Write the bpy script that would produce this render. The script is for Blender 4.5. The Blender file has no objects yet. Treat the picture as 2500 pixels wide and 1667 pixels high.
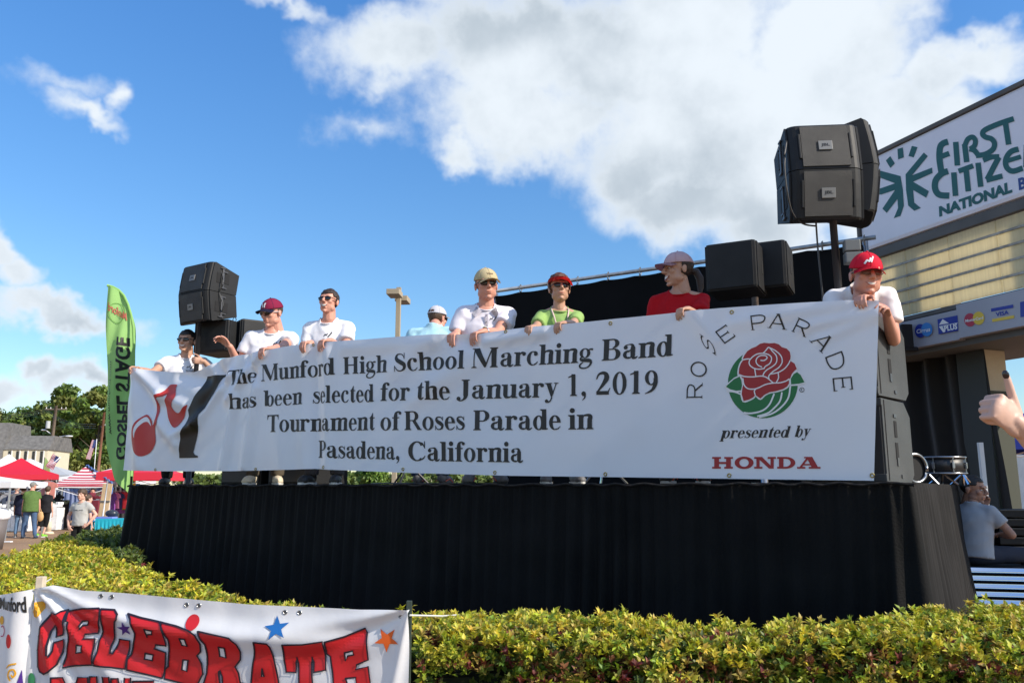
import bpy, bmesh, math, random
import numpy as np
from mathutils import Vector, Matrix, noise as mnoise
from mathutils.bvhtree import BVHTree

random.seed(7); rng = np.random.default_rng(7)
R = math.radians
sc = bpy.context.scene
COL = sc.collection

# ------------------------------------------------------------------ camera
FPX = 2018.0            # focal length in pixels of the 2500 px wide photograph
PITCH = R(10.08)
CAM = Vector((0, 0, 1.55))
cam = bpy.data.cameras.new('camera'); camo = bpy.data.objects.new('camera', cam); COL.objects.link(camo)
cam.sensor_width = 36.0; cam.lens = 36.0*FPX/2500.0
cam.clip_start = 0.05; cam.clip_end = 3000
camo.location = CAM; camo.rotation_euler = (R(90)+PITCH, 0, 0)
sc.camera = camo

# ------------------------------------------------------------------ light
SUN_AZ = R(62.0)       # from +Y towards +X ; sun stands to the right, a little behind the camera
SUN_AZ = R(116.0)
SUN_EL = R(34.0)
sd = Vector((math.sin(SUN_AZ)*math.cos(SUN_EL), math.cos(SUN_AZ)*math.cos(SUN_EL), math.sin(SUN_EL)))
sun = bpy.data.lights.new('sun', 'SUN'); suno = bpy.data.objects.new('sun', sun); COL.objects.link(suno)
sun.energy = 4.3; sun.angle = R(0.53); sun.color = (1.0, 0.90, 0.76)
suno.rotation_euler = sd.to_track_quat('Z', 'Y').to_euler(); suno.location = (20, -10, 30)

sc.view_settings.view_transform = 'Standard'; sc.view_settings.look = 'None'
sc.view_settings.exposure = 0.44; sc.view_settings.gamma = 1.0
sc.view_settings.use_curve_mapping = False
sc.cycles.max_bounces = 6; sc.cycles.diffuse_bounces = 3; sc.cycles.glossy_bounces = 3
sc.cycles.transparent_max_bounces = 6

def ray(px, py):
    """direction (forward component 1 along +Y) through a point of the photograph"""
    xc = (px-1250.0)/FPX; yc = (833.5-py)/FPX
    f = math.cos(PITCH) - math.sin(PITCH)*yc
    u = math.sin(PITCH) + math.cos(PITCH)*yc
    return Vector((xc/f, 1.0, u/f))
def at(px, py, D): return CAM + ray(px, py)*D
def at_z(px, py, z):
    r = ray(px, py); return CAM + r*((z-CAM.z)/r.z)
def azel(px, py):
    r = ray(px, py); return math.atan2(r.x, r.y), math.atan2(r.z, math.hypot(r.x, r.y))

# ------------------------------------------------------------------ sky
def make_world():
    w = bpy.data.worlds.new('World'); sc.world = w; w.use_nodes = True
    nt = w.node_tree; N = nt.nodes; L = nt.links; N.clear()
    def nd(t, **k):
        n = N.new(t)
        for a, b in k.items(): setattr(n, a, b)
        return n
    def mth(op, a, b=None, c=None, clamp=False):
        n = nd('ShaderNodeMath', operation=op, use_clamp=clamp)
        for i, v in enumerate((a, b, c)):
            if v is None: continue
            if isinstance(v, (int, float)): n.inputs[i].default_value = v
            else: L.new(v, n.inputs[i])
        return n.outputs[0]
    sky = nd('ShaderNodeTexSky', sky_type='NISHITA'); sky.sun_disc = False
    sky.sun_elevation = SUN_EL; sky.sun_rotation = SUN_AZ
    sky.air_density = 1.0; sky.dust_density = 0.4; sky.ozone_density = 1.6; sky.altitude = 60
    hs = nd('ShaderNodeHueSaturation'); hs.inputs['Saturation'].default_value = 1.19; hs.inputs['Value'].default_value = 1.0
    L.new(sky.outputs[0], hs.inputs['Color'])
    gam = nd('ShaderNodeMix', data_type='RGBA', blend_type='MULTIPLY'); gam.inputs[0].default_value = 1
    L.new(hs.outputs[0], gam.inputs[6])
    tc = nd('ShaderNodeTexCoord')
    sp = nd('ShaderNodeSeparateXYZ'); L.new(tc.outputs['Generated'], sp.inputs[0])
    az = mth('ARCTAN2', sp.outputs[0], sp.outputs[1]); el = mth('ARCSINE', sp.outputs[2])
    tm = nd('ShaderNodeMix', data_type='RGBA'); L.new(mth('MULTIPLY', el, 1.6, clamp=True), tm.inputs[0]); tm.inputs[6].default_value = (1.12, 1.16, 1.10, 1); tm.inputs[7].default_value = (SKYT[0], SKYT[1], SKYT[2], 1); L.new(tm.outputs[2], gam.inputs[7])
    cb = nd('ShaderNodeCombineXYZ'); L.new(az, cb.inputs[0]); L.new(el, cb.inputs[1])
    # warp
    nw = nd('ShaderNodeTexNoise'); nw.inputs['Scale'].default_value = 7.0; nw.inputs['Detail'].default_value = 5; nw.inputs['Roughness'].default_value = .6
    L.new(tc.outputs['Generated'], nw.inputs['Vector'])
    vs = nd('ShaderNodeVectorMath', operation='SUBTRACT'); L.new(nw.outputs['Color'], vs.inputs[0]); vs.inputs[1].default_value = (.5, .5, .5)
    vm = nd('ShaderNodeVectorMath', operation='SCALE'); L.new(vs.outputs[0], vm.inputs[0]); vm.inputs['Scale'].default_value = .16
    va = nd('ShaderNodeVectorMath', operation='ADD'); L.new(cb.outputs[0], va.inputs[0]); L.new(vm.outputs[0], va.inputs[1])
    s2 = nd('ShaderNodeSeparateXYZ'); L.new(va.outputs[0], s2.inputs[0])
    a2, e2 = s2.outputs[0], s2.outputs[1]
    def blob(cx, cy, rx, ry, k=1.0):
        a0, e0 = azel(cx, cy); a1, _ = azel(cx+rx, cy); _, e1 = azel(cx, cy-ry)
        ra = max(abs(a1-a0), .01); re = max(abs(e1-e0), .01)
        dx = mth('DIVIDE', mth('SUBTRACT', a2, a0), ra); dy = mth('DIVIDE', mth('SUBTRACT', e2, e0), re)
        q = mth('SQRT', mth('ADD', mth('MULTIPLY', dx, dx), mth('MULTIPLY', dy, dy)))
        return mth('MULTIPLY', mth('SUBTRACT', 1.0, q), k)
    m = None
    for b in CLOUDS:
        o = blob(*b)
        m = o if m is None else mth('SMOOTH_MAX', m, o, .12)
    # far from the frame: ordinary scattered clouds
    ng = nd('ShaderNodeTexNoise'); ng.inputs['Scale'].default_value = 2.3; ng.inputs['Detail'].default_value = 3
    mp = nd('ShaderNodeMapping'); mp.inputs['Scale'].default_value = (1, 1, 2.2); mp.inputs['Location'].default_value = (3.1, 1.7, .4)
    L.new(tc.outputs['Generated'], mp.inputs[0]); L.new(mp.outputs[0], ng.inputs['Vector'])
    gen = mth('MULTIPLY', mth('SUBTRACT', ng.outputs[0], .53), 4.0)
    away = mth('MULTIPLY_ADD', mth('ABSOLUTE', az), 5.0, -3.6, clamp=True)
    high = mth('MULTIPLY_ADD', el, 5.0, -3.5, clamp=True)
    gate = mth('MAXIMUM', away, high)
    gen = mth('SUBTRACT', gen, mth('MULTIPLY', mth('SUBTRACT', 1.0, gate), 3.0))
    m = mth('MAXIMUM', m, gen)
    nf = nd('ShaderNodeTexNoise'); nf.inputs['Scale'].default_value = 13.0; nf.inputs['Detail'].default_value = 9; nf.inputs['Roughness'].default_value = .58
    L.new(tc.outputs['Generated'], nf.inputs['Vector'])
    fb = mth('SUBTRACT', nf.outputs[0], .5)
    dens = mth('ADD', m, mth('MULTIPLY', fb, 1.2))
    mr = nd('ShaderNodeMapRange', interpolation_type='SMOOTHSTEP'); L.new(dens, mr.inputs[0])
    mr.inputs[1].default_value = -.26; mr.inputs[2].default_value = .50
    # shading: thick parts are greyer below
    ns = nd('ShaderNodeTexNoise'); ns.inputs['Scale'].default_value = 4.2; ns.inputs['Detail'].default_value = 6; ns.inputs['Roughness'].default_value = .55
    mp2 = nd('ShaderNodeMapping'); mp2.inputs['Location'].default_value = (.7, 0, .35)
    L.new(tc.outputs['Generated'], mp2.inputs[0]); L.new(mp2.outputs[0], ns.inputs['Vector'])
    thick = nd('ShaderNodeMapRange', interpolation_type='SMOOTHSTEP'); L.new(dens, thick.inputs[0]); thick.inputs[1].default_value = .12; thick.inputs[2].default_value = .75
    gn = nd('ShaderNodeMapRange', interpolation_type='SMOOTHSTEP'); L.new(ns.outputs[0], gn.inputs[0]); gn.inputs[1].default_value = .36; gn.inputs[2].default_value = .60
    gf = mth('MULTIPLY', thick.outputs[0], gn.outputs[0])
    ccol = nd('ShaderNodeMix', data_type='RGBA'); L.new(gf, ccol.inputs[0])
    ccol.inputs[6].default_value = (6.3, 6.85, 7.4, 1); ccol.inputs[7].default_value = (3.9, 4.5, 5.1, 1)
    # low clouds are warmer and dimmer
    mx = nd('ShaderNodeMix', data_type='RGBA'); L.new(mr.outputs[0], mx.inputs[0])
    L.new(gam.outputs[2], mx.inputs[6]); L.new(ccol.outputs[2], mx.inputs[7])
    bg = nd('ShaderNodeBackground'); bg.inputs['Strength'].default_value = SKYS
    L.new(mx.outputs[2], bg.inputs[0])
    out = nd('ShaderNodeOutputWorld'); L.new(bg.outputs[0], out.inputs[0])
SKYT = (1.06, 1.50, 1.85); SKYS = .1
CLOUDS = [(960, 120, 200, 130, 1), (1250, 110, 340, 200, 1.1), (1600, 110, 460, 260, 1.2), (1300, 275, 310, 115, 1), (1750, 320, 460, 260, 1.2),
          (1140, 350, 90, 60, .8), (2020, 120, 280, 220, 1.1), (2050, 330, 320, 200, 1.1), (1700, 500, 300, 120, 1), (1950, 520, 300, 150, 1.1), (1560, 430, 160, 130, .9), (2180, 560, 160, 120, 1),
          (2290, 180, 200, 90, .85), (2440, 130, 210, 80, .85), (2200, 60, 120, 50, .5), (2300, 290, 200, 80, .6),
          (200, 278, 100, 22, .5), (280, 225, 38, 44, .5), (135, 200, 60, 18, .2), (130, 255, 40, 40, .3), (700, 5, 110, 30, .4), (870, 330, 60, 30, .2),
          (15, 610, 60, 60, .9), (50, 670, 80, 60, .9), (120, 755, 230, 48, .9), (110, 900, 55, 40, .8), (160, 935, 110, 55, .7), (235, 925, 100, 45, .7), (20, 970, 140, 60, .8), (2480, 850, 60, 60, .7), (320, 990, 160, 50, .5)]
make_world()

# ------------------------------------------------------------------ materials
MATS = {}
def mat(name, col, rough=.7, var=0.0, vscale=8.0, bump=0.0, bscale=60.0, metal=0.0, sheen=0.0, spec=.5, attr=None, trans=0.0, stretch=None, bdist=.01, coat=0.0):
    if name in MATS: return MATS[name]
    m = bpy.data.materials.new(name); m.use_nodes = True; nt = m.node_tree; N = nt.nodes; L = nt.links
    p = N['Principled BSDF']; p.inputs['Base Color'].default_value = (*col, 1); p.inputs['Roughness'].default_value = rough
    p.inputs['Metallic'].default_value = metal; p.inputs['Specular IOR Level'].default_value = spec
    if sheen: p.inputs['Sheen Weight'].default_value = sheen; p.inputs['Sheen Roughness'].default_value = .5
    if coat: p.inputs['Coat Weight'].default_value = coat
    tc = N.new('ShaderNodeTexCoord'); src = tc.outputs['Object']
    if stretch:
        mp = N.new('ShaderNodeMapping'); mp.inputs['Scale'].default_value = stretch; L.new(src, mp.inputs[0]); src = mp.outputs[0]
    cur = None
    if attr:
        a = N.new('ShaderNodeVertexColor'); a.layer_name = attr; cur = a.outputs['Color']; L.new(cur, p.inputs['Base Color'])
    if var:
        n = N.new('ShaderNodeTexNoise'); n.inputs['Scale'].default_value = vscale; n.inputs['Detail'].default_value = 5; L.new(src, n.inputs['Vector'])
        mr = N.new('ShaderNodeMapRange'); mr.inputs[1].default_value = .3; mr.inputs[2].default_value = .7; mr.inputs[3].default_value = 1-var; mr.inputs[4].default_value = 1+var
        L.new(n.outputs[0], mr.inputs[0])
        mx = N.new('ShaderNodeMix'); mx.data_type = 'RGBA'; mx.blend_type = 'MULTIPLY'; mx.inputs[0].default_value = 1
        if cur: L.new(cur, mx.inputs[6])
        else: mx.inputs[6].default_value = (*col, 1)
        L.new(mr.outputs[0], mx.inputs[7]); L.new(mx.outputs[2], p.inputs['Base Color'])
    if bump:
        n = N.new('ShaderNodeTexNoise'); n.inputs['Scale'].default_value = bscale; n.inputs['Detail'].default_value = 4; L.new(src, n.inputs['Vector'])
        b = N.new('ShaderNodeBump'); b.inputs['Strength'].default_value = bump; b.inputs['Distance'].default_value = bdist
        L.new(n.outputs[0], b.inputs['Height']); L.new(b.outputs[0], p.inputs['Normal'])
    if trans:
        # light through leaves and thin cloth
        tr = N.new('ShaderNodeBsdfTranslucent'); ms = N.new('ShaderNodeMixShader'); ms.inputs[0].default_value = trans
        inp = p.inputs['Base Color']
        if inp.is_linked: L.new(inp.links[0].from_socket, tr.inputs[0])
        else: tr.inputs[0].default_value = (*col, 1)
        L.new(p.outputs[0], ms.inputs[1]); L.new(tr.outputs[0], ms.inputs[2]); L.new(ms.outputs[0], N['Material Output'].inputs[0])
    MATS[name] = m; return m

# ------------------------------------------------------------------ object helpers
def link(o, parent=None):
    COL.objects.link(o)
    if parent is not None: o.parent = parent
    return o
def tag(o, label=None, cat=None, group=None, kind=None):
    if label: o['label'] = label
    if cat: o['category'] = cat
    if group: o['group'] = group
    if kind: o['kind'] = kind
    return o
def empty(name, loc=(0, 0, 0), rz=0.0, label=None, cat=None, group=None):
    o = bpy.data.objects.new(name, None); o.location = loc; o.rotation_euler = (0, 0, rz); o.empty_display_size = .1
    COL.objects.link(o); return tag(o, label, cat, group)
def mesh_obj(name, me, m, parent=None, smooth=False):
    o = bpy.data.objects.new(name, me)
    if m is not None and len(me.materials) == 0: me.materials.append(m)
    if smooth: me.polygons.foreach_set('use_smooth', [True]*len(me.polygons))
    return link(o, parent)
def bm_obj(name, bm, m, parent=None, smooth=False):
    me = bpy.data.meshes.new(name); bm.to_mesh(me); bm.free()
    return mesh_obj(name, me, m, parent, smooth)
def py_obj(name, vs, fs, m, parent=None, smooth=False):
    me = bpy.data.meshes.new(name); me.from_pydata([tuple(v) for v in vs], [], fs); me.update()
    return mesh_obj(name, me, m, parent, smooth)
def copy_tree(o, parent=None):
    c = o.copy(); COL.objects.link(c); c.parent = parent
    for ch in list(o.children): copy_tree(ch, c)
    return c
def BM(): return bmesh.new()
def TRS(loc=(0, 0, 0), rot=None, s=(1, 1, 1)):
    M = Matrix.Translation(loc)
    if rot is not None: M = M @ (rot if isinstance(rot, Matrix) else Matrix.Rotation(rot, 4, 'Z'))
    return M @ Matrix.Diagonal((*s, 1))
def box(bm, c, s, rot=None, bevel=0.0):
    r = bmesh.ops.create_cube(bm, size=1, matrix=TRS(c, rot, s))
    if bevel:
        es = list({e for v in r['verts'] for e in v.link_edges})
        bmesh.ops.bevel(bm, geom=es, offset=bevel, segments=2, affect='EDGES', profile=.6)
def align(a, b):
    d = Vector(b)-Vector(a); q = d.to_track_quat('Z', 'Y'); return q.to_matrix().to_4x4(), d.length
def cone(bm, a, b, ra, rb, seg=12, caps=True):
    q, l = align(a, b)
    bmesh.ops.create_cone(bm, cap_ends=caps, segments=seg, radius1=ra, radius2=rb, depth=l, matrix=Matrix.Translation((Vector(a)+Vector(b))/2) @ q)
def ball(bm, c, r, sub=2, rot=None):
    if isinstance(r, (int, float)): r = (r, r, r)
    bmesh.ops.create_icosphere(bm, subdivisions=sub, radius=1, matrix=TRS(c, rot, r))
def capsule(bm, a, b, ra, rb, seg=14, sub=2):
    cone(bm, a, b, ra, rb, seg); ball(bm, a, ra, sub); ball(bm, b, rb, sub)
def tube(bm, pts, r, seg=8):
    pts = [Vector(p) for p in pts]; prev = None
    for i, p in enumerate(pts):
        t = (pts[min(i+1, len(pts)-1)]-pts[max(i-1, 0)]).normalized()
        ref = Vector((0, 0, 1)) if abs(t.z) < .95 else Vector((1, 0, 0))
        u = t.cross(ref).normalized(); w = t.cross(u)
        rr = r[i] if isinstance(r, (list, tuple)) else r
        ring = [bm.verts.new(p+(u*math.cos(k/seg*2*math.pi)+w*math.sin(k/seg*2*math.pi))*rr) for k in range(seg)]
        if prev:
            for k in range(seg): bm.faces.new((prev[k], prev[(k+1) % seg], ring[(k+1) % seg], ring[k]))
        else: bm.faces.new(ring)
        prev = ring
    bm.faces.new(list(reversed(prev)))
def loft(bm, rings):
    prev = None; first = None
    for ring in rings:
        vs = [bm.verts.new(p) for p in ring]; n = len(vs)
        if prev:
            for k in range(n): bm.faces.new((prev[k], prev[(k+1) % n], vs[(k+1) % n], vs[k]))
        else: first = vs
        prev = vs
    bm.faces.new(list(reversed(first))); bm.faces.new(prev)
def prism(bm, poly, x0, x1, axis=0):
    """polygon (a,b) in the plane across axis, extruded"""
    def P(p, x):
        return ((x, p[0], p[1]), (p[0], x, p[1]), (p[0], p[1], x))[axis]
    a = [bm.verts.new(P(p, x0)) for p in poly]; b = [bm.verts.new(P(p, x1)) for p in poly]; n = len(poly)
    for i in range(n): bm.faces.new((a[i], a[(i+1) % n], b[(i+1) % n], b[i]))
    bm.faces.new(list(reversed(a))); bm.faces.new(b)
    bmesh.ops.recalc_face_normals(bm, faces=bm.faces)
def voxel(bm, size, smooth=4, fac=.5):
    """union of overlapping closed shapes grown into one continuous skin"""
    me = bpy.data.meshes.new('t'); bm.to_mesh(me); bm.free()
    o = bpy.data.objects.new('t', me); COL.objects.link(o)
    r = o.modifiers.new('r', 'REMESH'); r.mode = 'VOXEL'; r.voxel_size = size; r.adaptivity = 0
    if smooth:
        s = o.modifiers.new('s', 'SMOOTH'); s.factor = fac; s.iterations = smooth
    dg = bpy.context.evaluated_depsgraph_get(); ev = o.evaluated_get(dg)
    out = bpy.data.meshes.new_from_object(ev)
    bpy.data.objects.remove(o); bpy.data.meshes.remove(me)
    return out
def join_meshes(mes):
    bm = BM()
    for m in mes: bm.from_mesh(m)
    for m in mes: bpy.data.meshes.remove(m)
    return bm

# ------------------------------------------------------------------ flat print: 2D shapes and lettering
def catmull(pts, n=8, closed=False):
    P = [Vector(p) for p in pts]; out = []
    N = len(P); rg = range(N) if closed else range(N-1)
    for i in rg:
        p0 = P[(i-1) % N] if closed or i > 0 else P[0]; p1 = P[i]; p2 = P[(i+1) % N]
        p3 = P[(i+2) % N] if closed or i+2 < N else P[-1]
        for k in range(n):
            t = k/n
            out.append(.5*((2*p1)+(-p0+p2)*t+(2*p0-5*p1+4*p2-p3)*t*t+(-p0+3*p1-3*p2+p3)*t*t*t))
    if not closed: out.append(P[-1])
    return out
def brush(pts, w, n=6, closed=False, straight=False):
    """strip of quads along a curve; w = width or list of widths at the control points"""
    W = w if isinstance(w, (list, tuple)) else [w]*len(pts)
    c = [Vector((p[0], p[1], ww)) for p, ww in zip(pts, W)]
    c = (c+[c[0]] if closed else c) if straight else catmull(c, n, closed)
    if closed and not straight: c = c+[c[0]]
    polys = []; prev = None
    for i, p in enumerate(c):
        a = c[max(i-1, 0)]; b = c[min(i+1, len(c)-1)]
        if closed and i in (0, len(c)-1): a = c[-2]; b = c[1]
        t = Vector((b.x-a.x, b.y-a.y))
        if t.length < 1e-9: t = Vector((1, 0))
        t.normalize(); nn = Vector((-t.y, t.x))*(p.z/2)
        cur = ((p.x+nn.x, p.y+nn.y), (p.x-nn.x, p.y-nn.y))
        if prev: polys.append([prev[0], cur[0], cur[1], prev[1]])
        prev = cur
    return polys
def ring(cx, cy, rx, ry, ix, iy, a0=0, a1=360, n=28, dx=0):
    ps = []
    for k in range(n):
        t0 = R(a0+(a1-a0)*k/n); t1 = R(a0+(a1-a0)*(k+1)/n)
        ps.append([(cx+rx*math.cos(t0), cy+ry*math.sin(t0)), (cx+rx*math.cos(t1), cy+ry*math.sin(t1)),
                   (cx+dx+ix*math.cos(t1), cy+iy*math.sin(t1)), (cx+dx+ix*math.cos(t0), cy+iy*math.sin(t0))])
    return ps
def disc(cx, cy, rx, ry=None, n=20): 
    ry = rx if ry is None else ry
    return [[(cx+rx*math.cos(k/n*2*math.pi), cy+ry*math.sin(k/n*2*math.pi)) for k in range(n)]]
def rect(x0, y0, x1, y1): return [[(x0, y0), (x1, y0), (x1, y1), (x0, y1)]]
def star(cx, cy, r, rot=0, k=.4, sx=1): 
    return [[(cx+sx*(r if i % 2 == 0 else r*k)*math.sin(R(rot+36*i)), cy-(r if i % 2 == 0 else r*k)*math.cos(R(rot+36*i))) for i in range(10)]]

def emit(name, pieces, f, m, parent, lift=.002, step=.03, dl=.00012):
    """pieces: list of strokes (each a list of polygons); f maps (x, y, lift) to 3D. Pieces are lifted one above the other."""
    bm = BM(); lay = bm.verts.layers.float.new('l')
    for i, polys in enumerate(pieces):
        cache = {}
        def V(p):
            k = (round(p[0], 5), round(p[1], 5))
            if k not in cache:
                v = bm.verts.new((p[0], p[1], 0)); v[lay] = lift+(i % 12)*dl; cache[k] = v
            return cache[k]
        for poly in polys:
            vs = []
            for p in poly:
                v = V(p)
                if v not in vs: vs.append(v)
            if len(vs) >= 3:
                try: bm.faces.new(vs)
                except ValueError: pass
    bm.normal_update()
    bmesh.ops.triangulate(bm, faces=[x for x in bm.faces if len(x.verts) > 4], quad_method='BEAUTY', ngon_method='EAR_CLIP')
    if step:
        xs = [v.co.x for v in bm.verts]; ys = [v.co.y for v in bm.verts]
        for ax, lo, hi in ((0, min(xs), max(xs)), (1, min(ys), max(ys))):
            k = math.floor(lo/step)+1
            while k*step < hi:
                co = [0, 0, 0]; co[ax] = k*step; no = [0, 0, 0]; no[ax] = 1
                bmesh.ops.bisect_plane(bm, geom=bm.verts[:]+bm.edges[:]+bm.faces[:], plane_co=co, plane_no=no)
                k += 1
    for v in bm.verts: v.co = f(v.co.x, v.co.y, v[lay])
    o = bm_obj(name, bm, m, parent, False)
    return o

def font_polys(s, bold=0.0, res=3):
    """built-in sans lettering as triangles, returned in a unit box: x 0..1, y 0..1 (cap height about 1)"""
    cu = bpy.data.curves.new('t', 'FONT'); cu.body = s; cu.resolution_u = res; cu.offset = bold; cu.fill_mode = 'BOTH'
    o = bpy.data.objects.new('t', cu); COL.objects.link(o)
    dg = bpy.context.evaluated_depsgraph_get(); me = bpy.data.meshes.new_from_object(o.evaluated_get(dg))
    vs = [v.co.copy() for v in me.vertices]; fs = [[tuple(vs[i][:2]) for i in p.vertices] for p in me.polygons]
    bpy.data.objects.remove(o); bpy.data.meshes.remove(me)
    x0 = min(v.x for v in vs); x1 = max(v.x for v in vs); y0 = min(v.y for v in vs); y1 = max(v.y for v in vs)
    return [[[( (p[0]-x0)/(x1-x0), (p[1]-y0)/(y1-y0)) for p in f] for f in fs]]
def quad_map(polys, bl, br, tr, tl):
    def q(p):
        u, v = p
        return ((1-u)*(1-v)*bl[0]+u*(1-v)*br[0]+u*v*tr[0]+(1-u)*v*tl[0], (1-u)*(1-v)*bl[1]+u*(1-v)*br[1]+u*v*tr[1]+(1-u)*v*tl[1])
    return [[[q(p) for p in f] for f in pc] for pc in polys]

# --- a bold book serif drawn stroke by stroke (cap height .676, x height .47)
X = .47; CP = .676; SW = .15; TH = .034
def st(x, y0, y1, w=SW, s0=True, s1=True, sl=.055, top='flat'):
    """stem with serifs"""
    o = [rect(x, y0, x+w, y1)]
    if s0: o.append([[(x-sl, y0), (x+w+sl, y0), (x+w+sl, y0+TH*.7), (x+w, y0+TH*1.6), (x, y0+TH*1.6), (x-sl, y0+TH*.7)]])
    if s1 and top == 'flat': o.append([[(x-sl, y1), (x+w+sl, y1), (x+w+sl, y1-TH*.7), (x+w, y1-TH*1.6), (x, y1-TH*1.6), (x-sl, y1-TH*.7)]])
    if s1 and top == 'flag': o.append([[(x-sl*1.1, y1), (x+w*.5, y1), (x+w*.5, y1-TH*2.6), (x-sl*.1, y1-TH*1.7), (x-sl*1.1, y1-TH*.9)]])
    return o
def arch(x0, x1, w=SW):
    """shoulder of n, h, m between stems with right stem at x1"""
    return [brush([(x0, X-.115), (x0+.04, X-.035), ((x0+x1+w)/2+.015, X-.018), (x1+w*.62, X-.06), (x1+w*.5, X-.16)], [.03, .05, .085, .13, w], 6)]
def GL():
    g = {}
    O = lambda cx, rx, ry, cy, w: [ring(cx, cy, rx, ry, rx-w, ry-.035)]
    g['T'] = (.667, st(.26, 0, CP, .16, s1=False)+[rect(.03, CP-.05, .637, CP)]+[[[(.03, CP-.04), (.06, CP-.04), (.14, CP-.04), (.07, CP-.09), (.05, CP-.19), (.03, CP-.19)]], [[(.637, CP-.04), (.53, CP-.04), (.6, CP-.09), (.617, CP-.19), (.637, CP-.19)]]])
    g['h'] = (.556, st(.07, 0, CP, SW, top='flag')+arch(.2, .35)+st(.35, 0, X-.14, SW, s1=False))
    g['n'] = (.556, st(.07, 0, X, SW, top='flag')+arch(.2, .35)+st(.35, 0, X-.14, SW, s1=False))
    g['m'] = (.833, st(.07, 0, X, SW, top='flag')+arch(.2, .345)+st(.345, 0, X-.14, SW, s1=False)+arch(.48, .62)+st(.62, 0, X-.14, SW, s1=False))
    g['u'] = (.556, st(.055, .1, X, SW, s0=False, top='flag')+[brush([(.13, .14), (.15, .06), (.22, .03), (.31, .045), (.36, .1)], [SW, .12, .075, .045, .03], 6)]+st(.35, .0, X, SW, s0=False, top='flag')+[[[(.45, 0), (.56, .0), (.56, .03), (.5, .045), (.45, .045)]]])
    g['i'] = (.278, st(.065, 0, X, SW, top='flag')+[disc(.14, .61, .082)])
    g['l'] = (.278, st(.065, 0, CP, SW, top='flag'))
    g['e'] = (.444, [ring(.225, .23, .2, .243, .075, .205, 0, 268, 22), rect(.09, .235, .4, .275), brush([(.225, .012), (.32, .03), (.41, .11)], [.035, .04, .02])])
    g['o'] = (.5, O(.25, .225, .243, .232, .13))
    g['c'] = (.444, [ring(.24, .232, .215, .243, .085, .205, 60, 285, 22), brush([(.29, .018), (.35, .045), (.415, .12)], [.05, .045, .02]), disc(.34, .375, .068), brush([(.27, .457), (.34, .44), (.38, .4)], [.03, .05, .06])])
    g['d'] = (.556, O(.225, .2, .243, .232, .125)+st(.335, 0, CP, SW, s0=False, top='flag')+[[[(.44, 0), (.54, .02), (.54, .05), (.44, .06)]]])
    g['b'] = (.556, O(.335, .2, .243, .232, .125)+st(.07, 0.02, CP, SW, s0=False, top='flag'))
    g['p'] = (.556, O(.335, .2, .243, .232, .125)+st(.07, -.2, X, SW, top='flag'))
    g['r'] = (.444, st(.07, 0, X, SW, top='flag')+[brush([(.2, .36), (.24, .42), (.3, .445), (.36, .42)], [.03, .05, .07, .09]), disc(.365, .4, .066)])
    g['s'] = (.389, [brush([(.325, .345), (.27, .43), (.19, .452), (.1, .425), (.085, .36), (.14, .29), (.25, .22), (.315, .16), (.29, .06), (.2, .018), (.11, .04), (.05, .135)], [.02, .035, .04, .06, .1, .125, .135, .11, .07, .04, .035, .02], 6), rect(.318, .32, .34, .465), rect(.035, 0, .06, .16)])
    g['t'] = (.333, [rect(.09, .08, .09+SW, X+.02), [[(.02, X-.03), (.09, X), (.15, X+.06), (.21, X+.16), (.24, X+.16), (.24, X-.03)]], rect(.23, X-.04, .32, X), brush([(.165, .1), (.185, .045), (.24, .03), (.31, .085)], [SW, .11, .06, .025])])
    g['f'] = (.333, st(.08, 0, .52, SW)[:2]+[rect(.015, X-.04, .31, X), brush([(.155, .5), (.175, .61), (.25, .665), (.32, .655)], [SW, .11, .05, .06]), disc(.335, .615, .058)])
    g['g'] = (.5, [ring(.215, .31, .18, .165, .075, .135), brush([(.12, .2), (.075, .13), (.12, .085), (.26, .075), (.39, .055), (.425, -.02), (.36, -.13), (.22, -.185), (.09, -.165), (.05, -.1), (.1, -.03), (.17, .01)], [.04, .07, .1, .12, .12, .075, .05, .045, .055, .06, .045, .03], 6), brush([(.33, .41), (.4, .44), (.48, .425)], [.03, .05, .07])])
    g['a'] = (.5, [st(.27, .08, .36, .14, s0=False, s1=False)[0], brush([(.34, .34), (.315, .435), (.22, .457), (.12, .43), (.09, .37)], [.13, .08, .03, .04, .09]), disc(.115, .365, .062), ring(.19, .14, .155, .135, .045, .075, 60, 300, 16), brush([(.275, .285), (.2, .25), (.13, .2)], [.03, .035, .05]), brush([(.2, .03), (.27, .05), (.3, .1)], [.06, .04, .03]), brush([(.34, .1), (.36, .035), (.42, .025), (.49, .07)], [.14, .1, .06, .03])])
    g['y'] = (.5, [[[(.06, X), (.22, X), (.335, .13), (.25, -.02)]], [[(.25, .0), (.29, .03), (.44, X), (.40, X)]], brush([(.27, .0), (.22, -.12), (.14, -.165), (.08, -.14)], [.05, .045, .05, .08]), disc(.09, -.13, .06), rect(.01, X-.03, .27, X), rect(.33, X-.03, .49, X)])
    g['M'] = (.944, st(.09, 0, CP, .035, s1=False, sl=.07)+st(.68, 0, CP, .16)+[[[(.02, CP), (.27, CP), (.53, .13), (.45, 0), (.09, CP-.06)]], [[(.45, 0), (.5, .03), (.74, CP), (.69, CP)]], rect(.02, CP-.03, .2, CP)])
    g['H'] = (.778, st(.1, 0, CP, .16)+st(.52, 0, CP, .16)+[rect(.25, .33, .53, .375)])
    g['S'] = (.556, [brush([(.46, .49), (.4, .61), (.28, .655), (.16, .63), (.12, .53), (.17, .43), (.33, .33), (.45, .24), (.44, .1), (.32, .02), (.18, .04), (.07, .2)], [.02, .04, .04, .07, .12, .15, .165, .15, .1, .045, .045, .02], 6), rect(.455, .46, .483, .69), rect(.05, -.01, .078, .22)])
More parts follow.
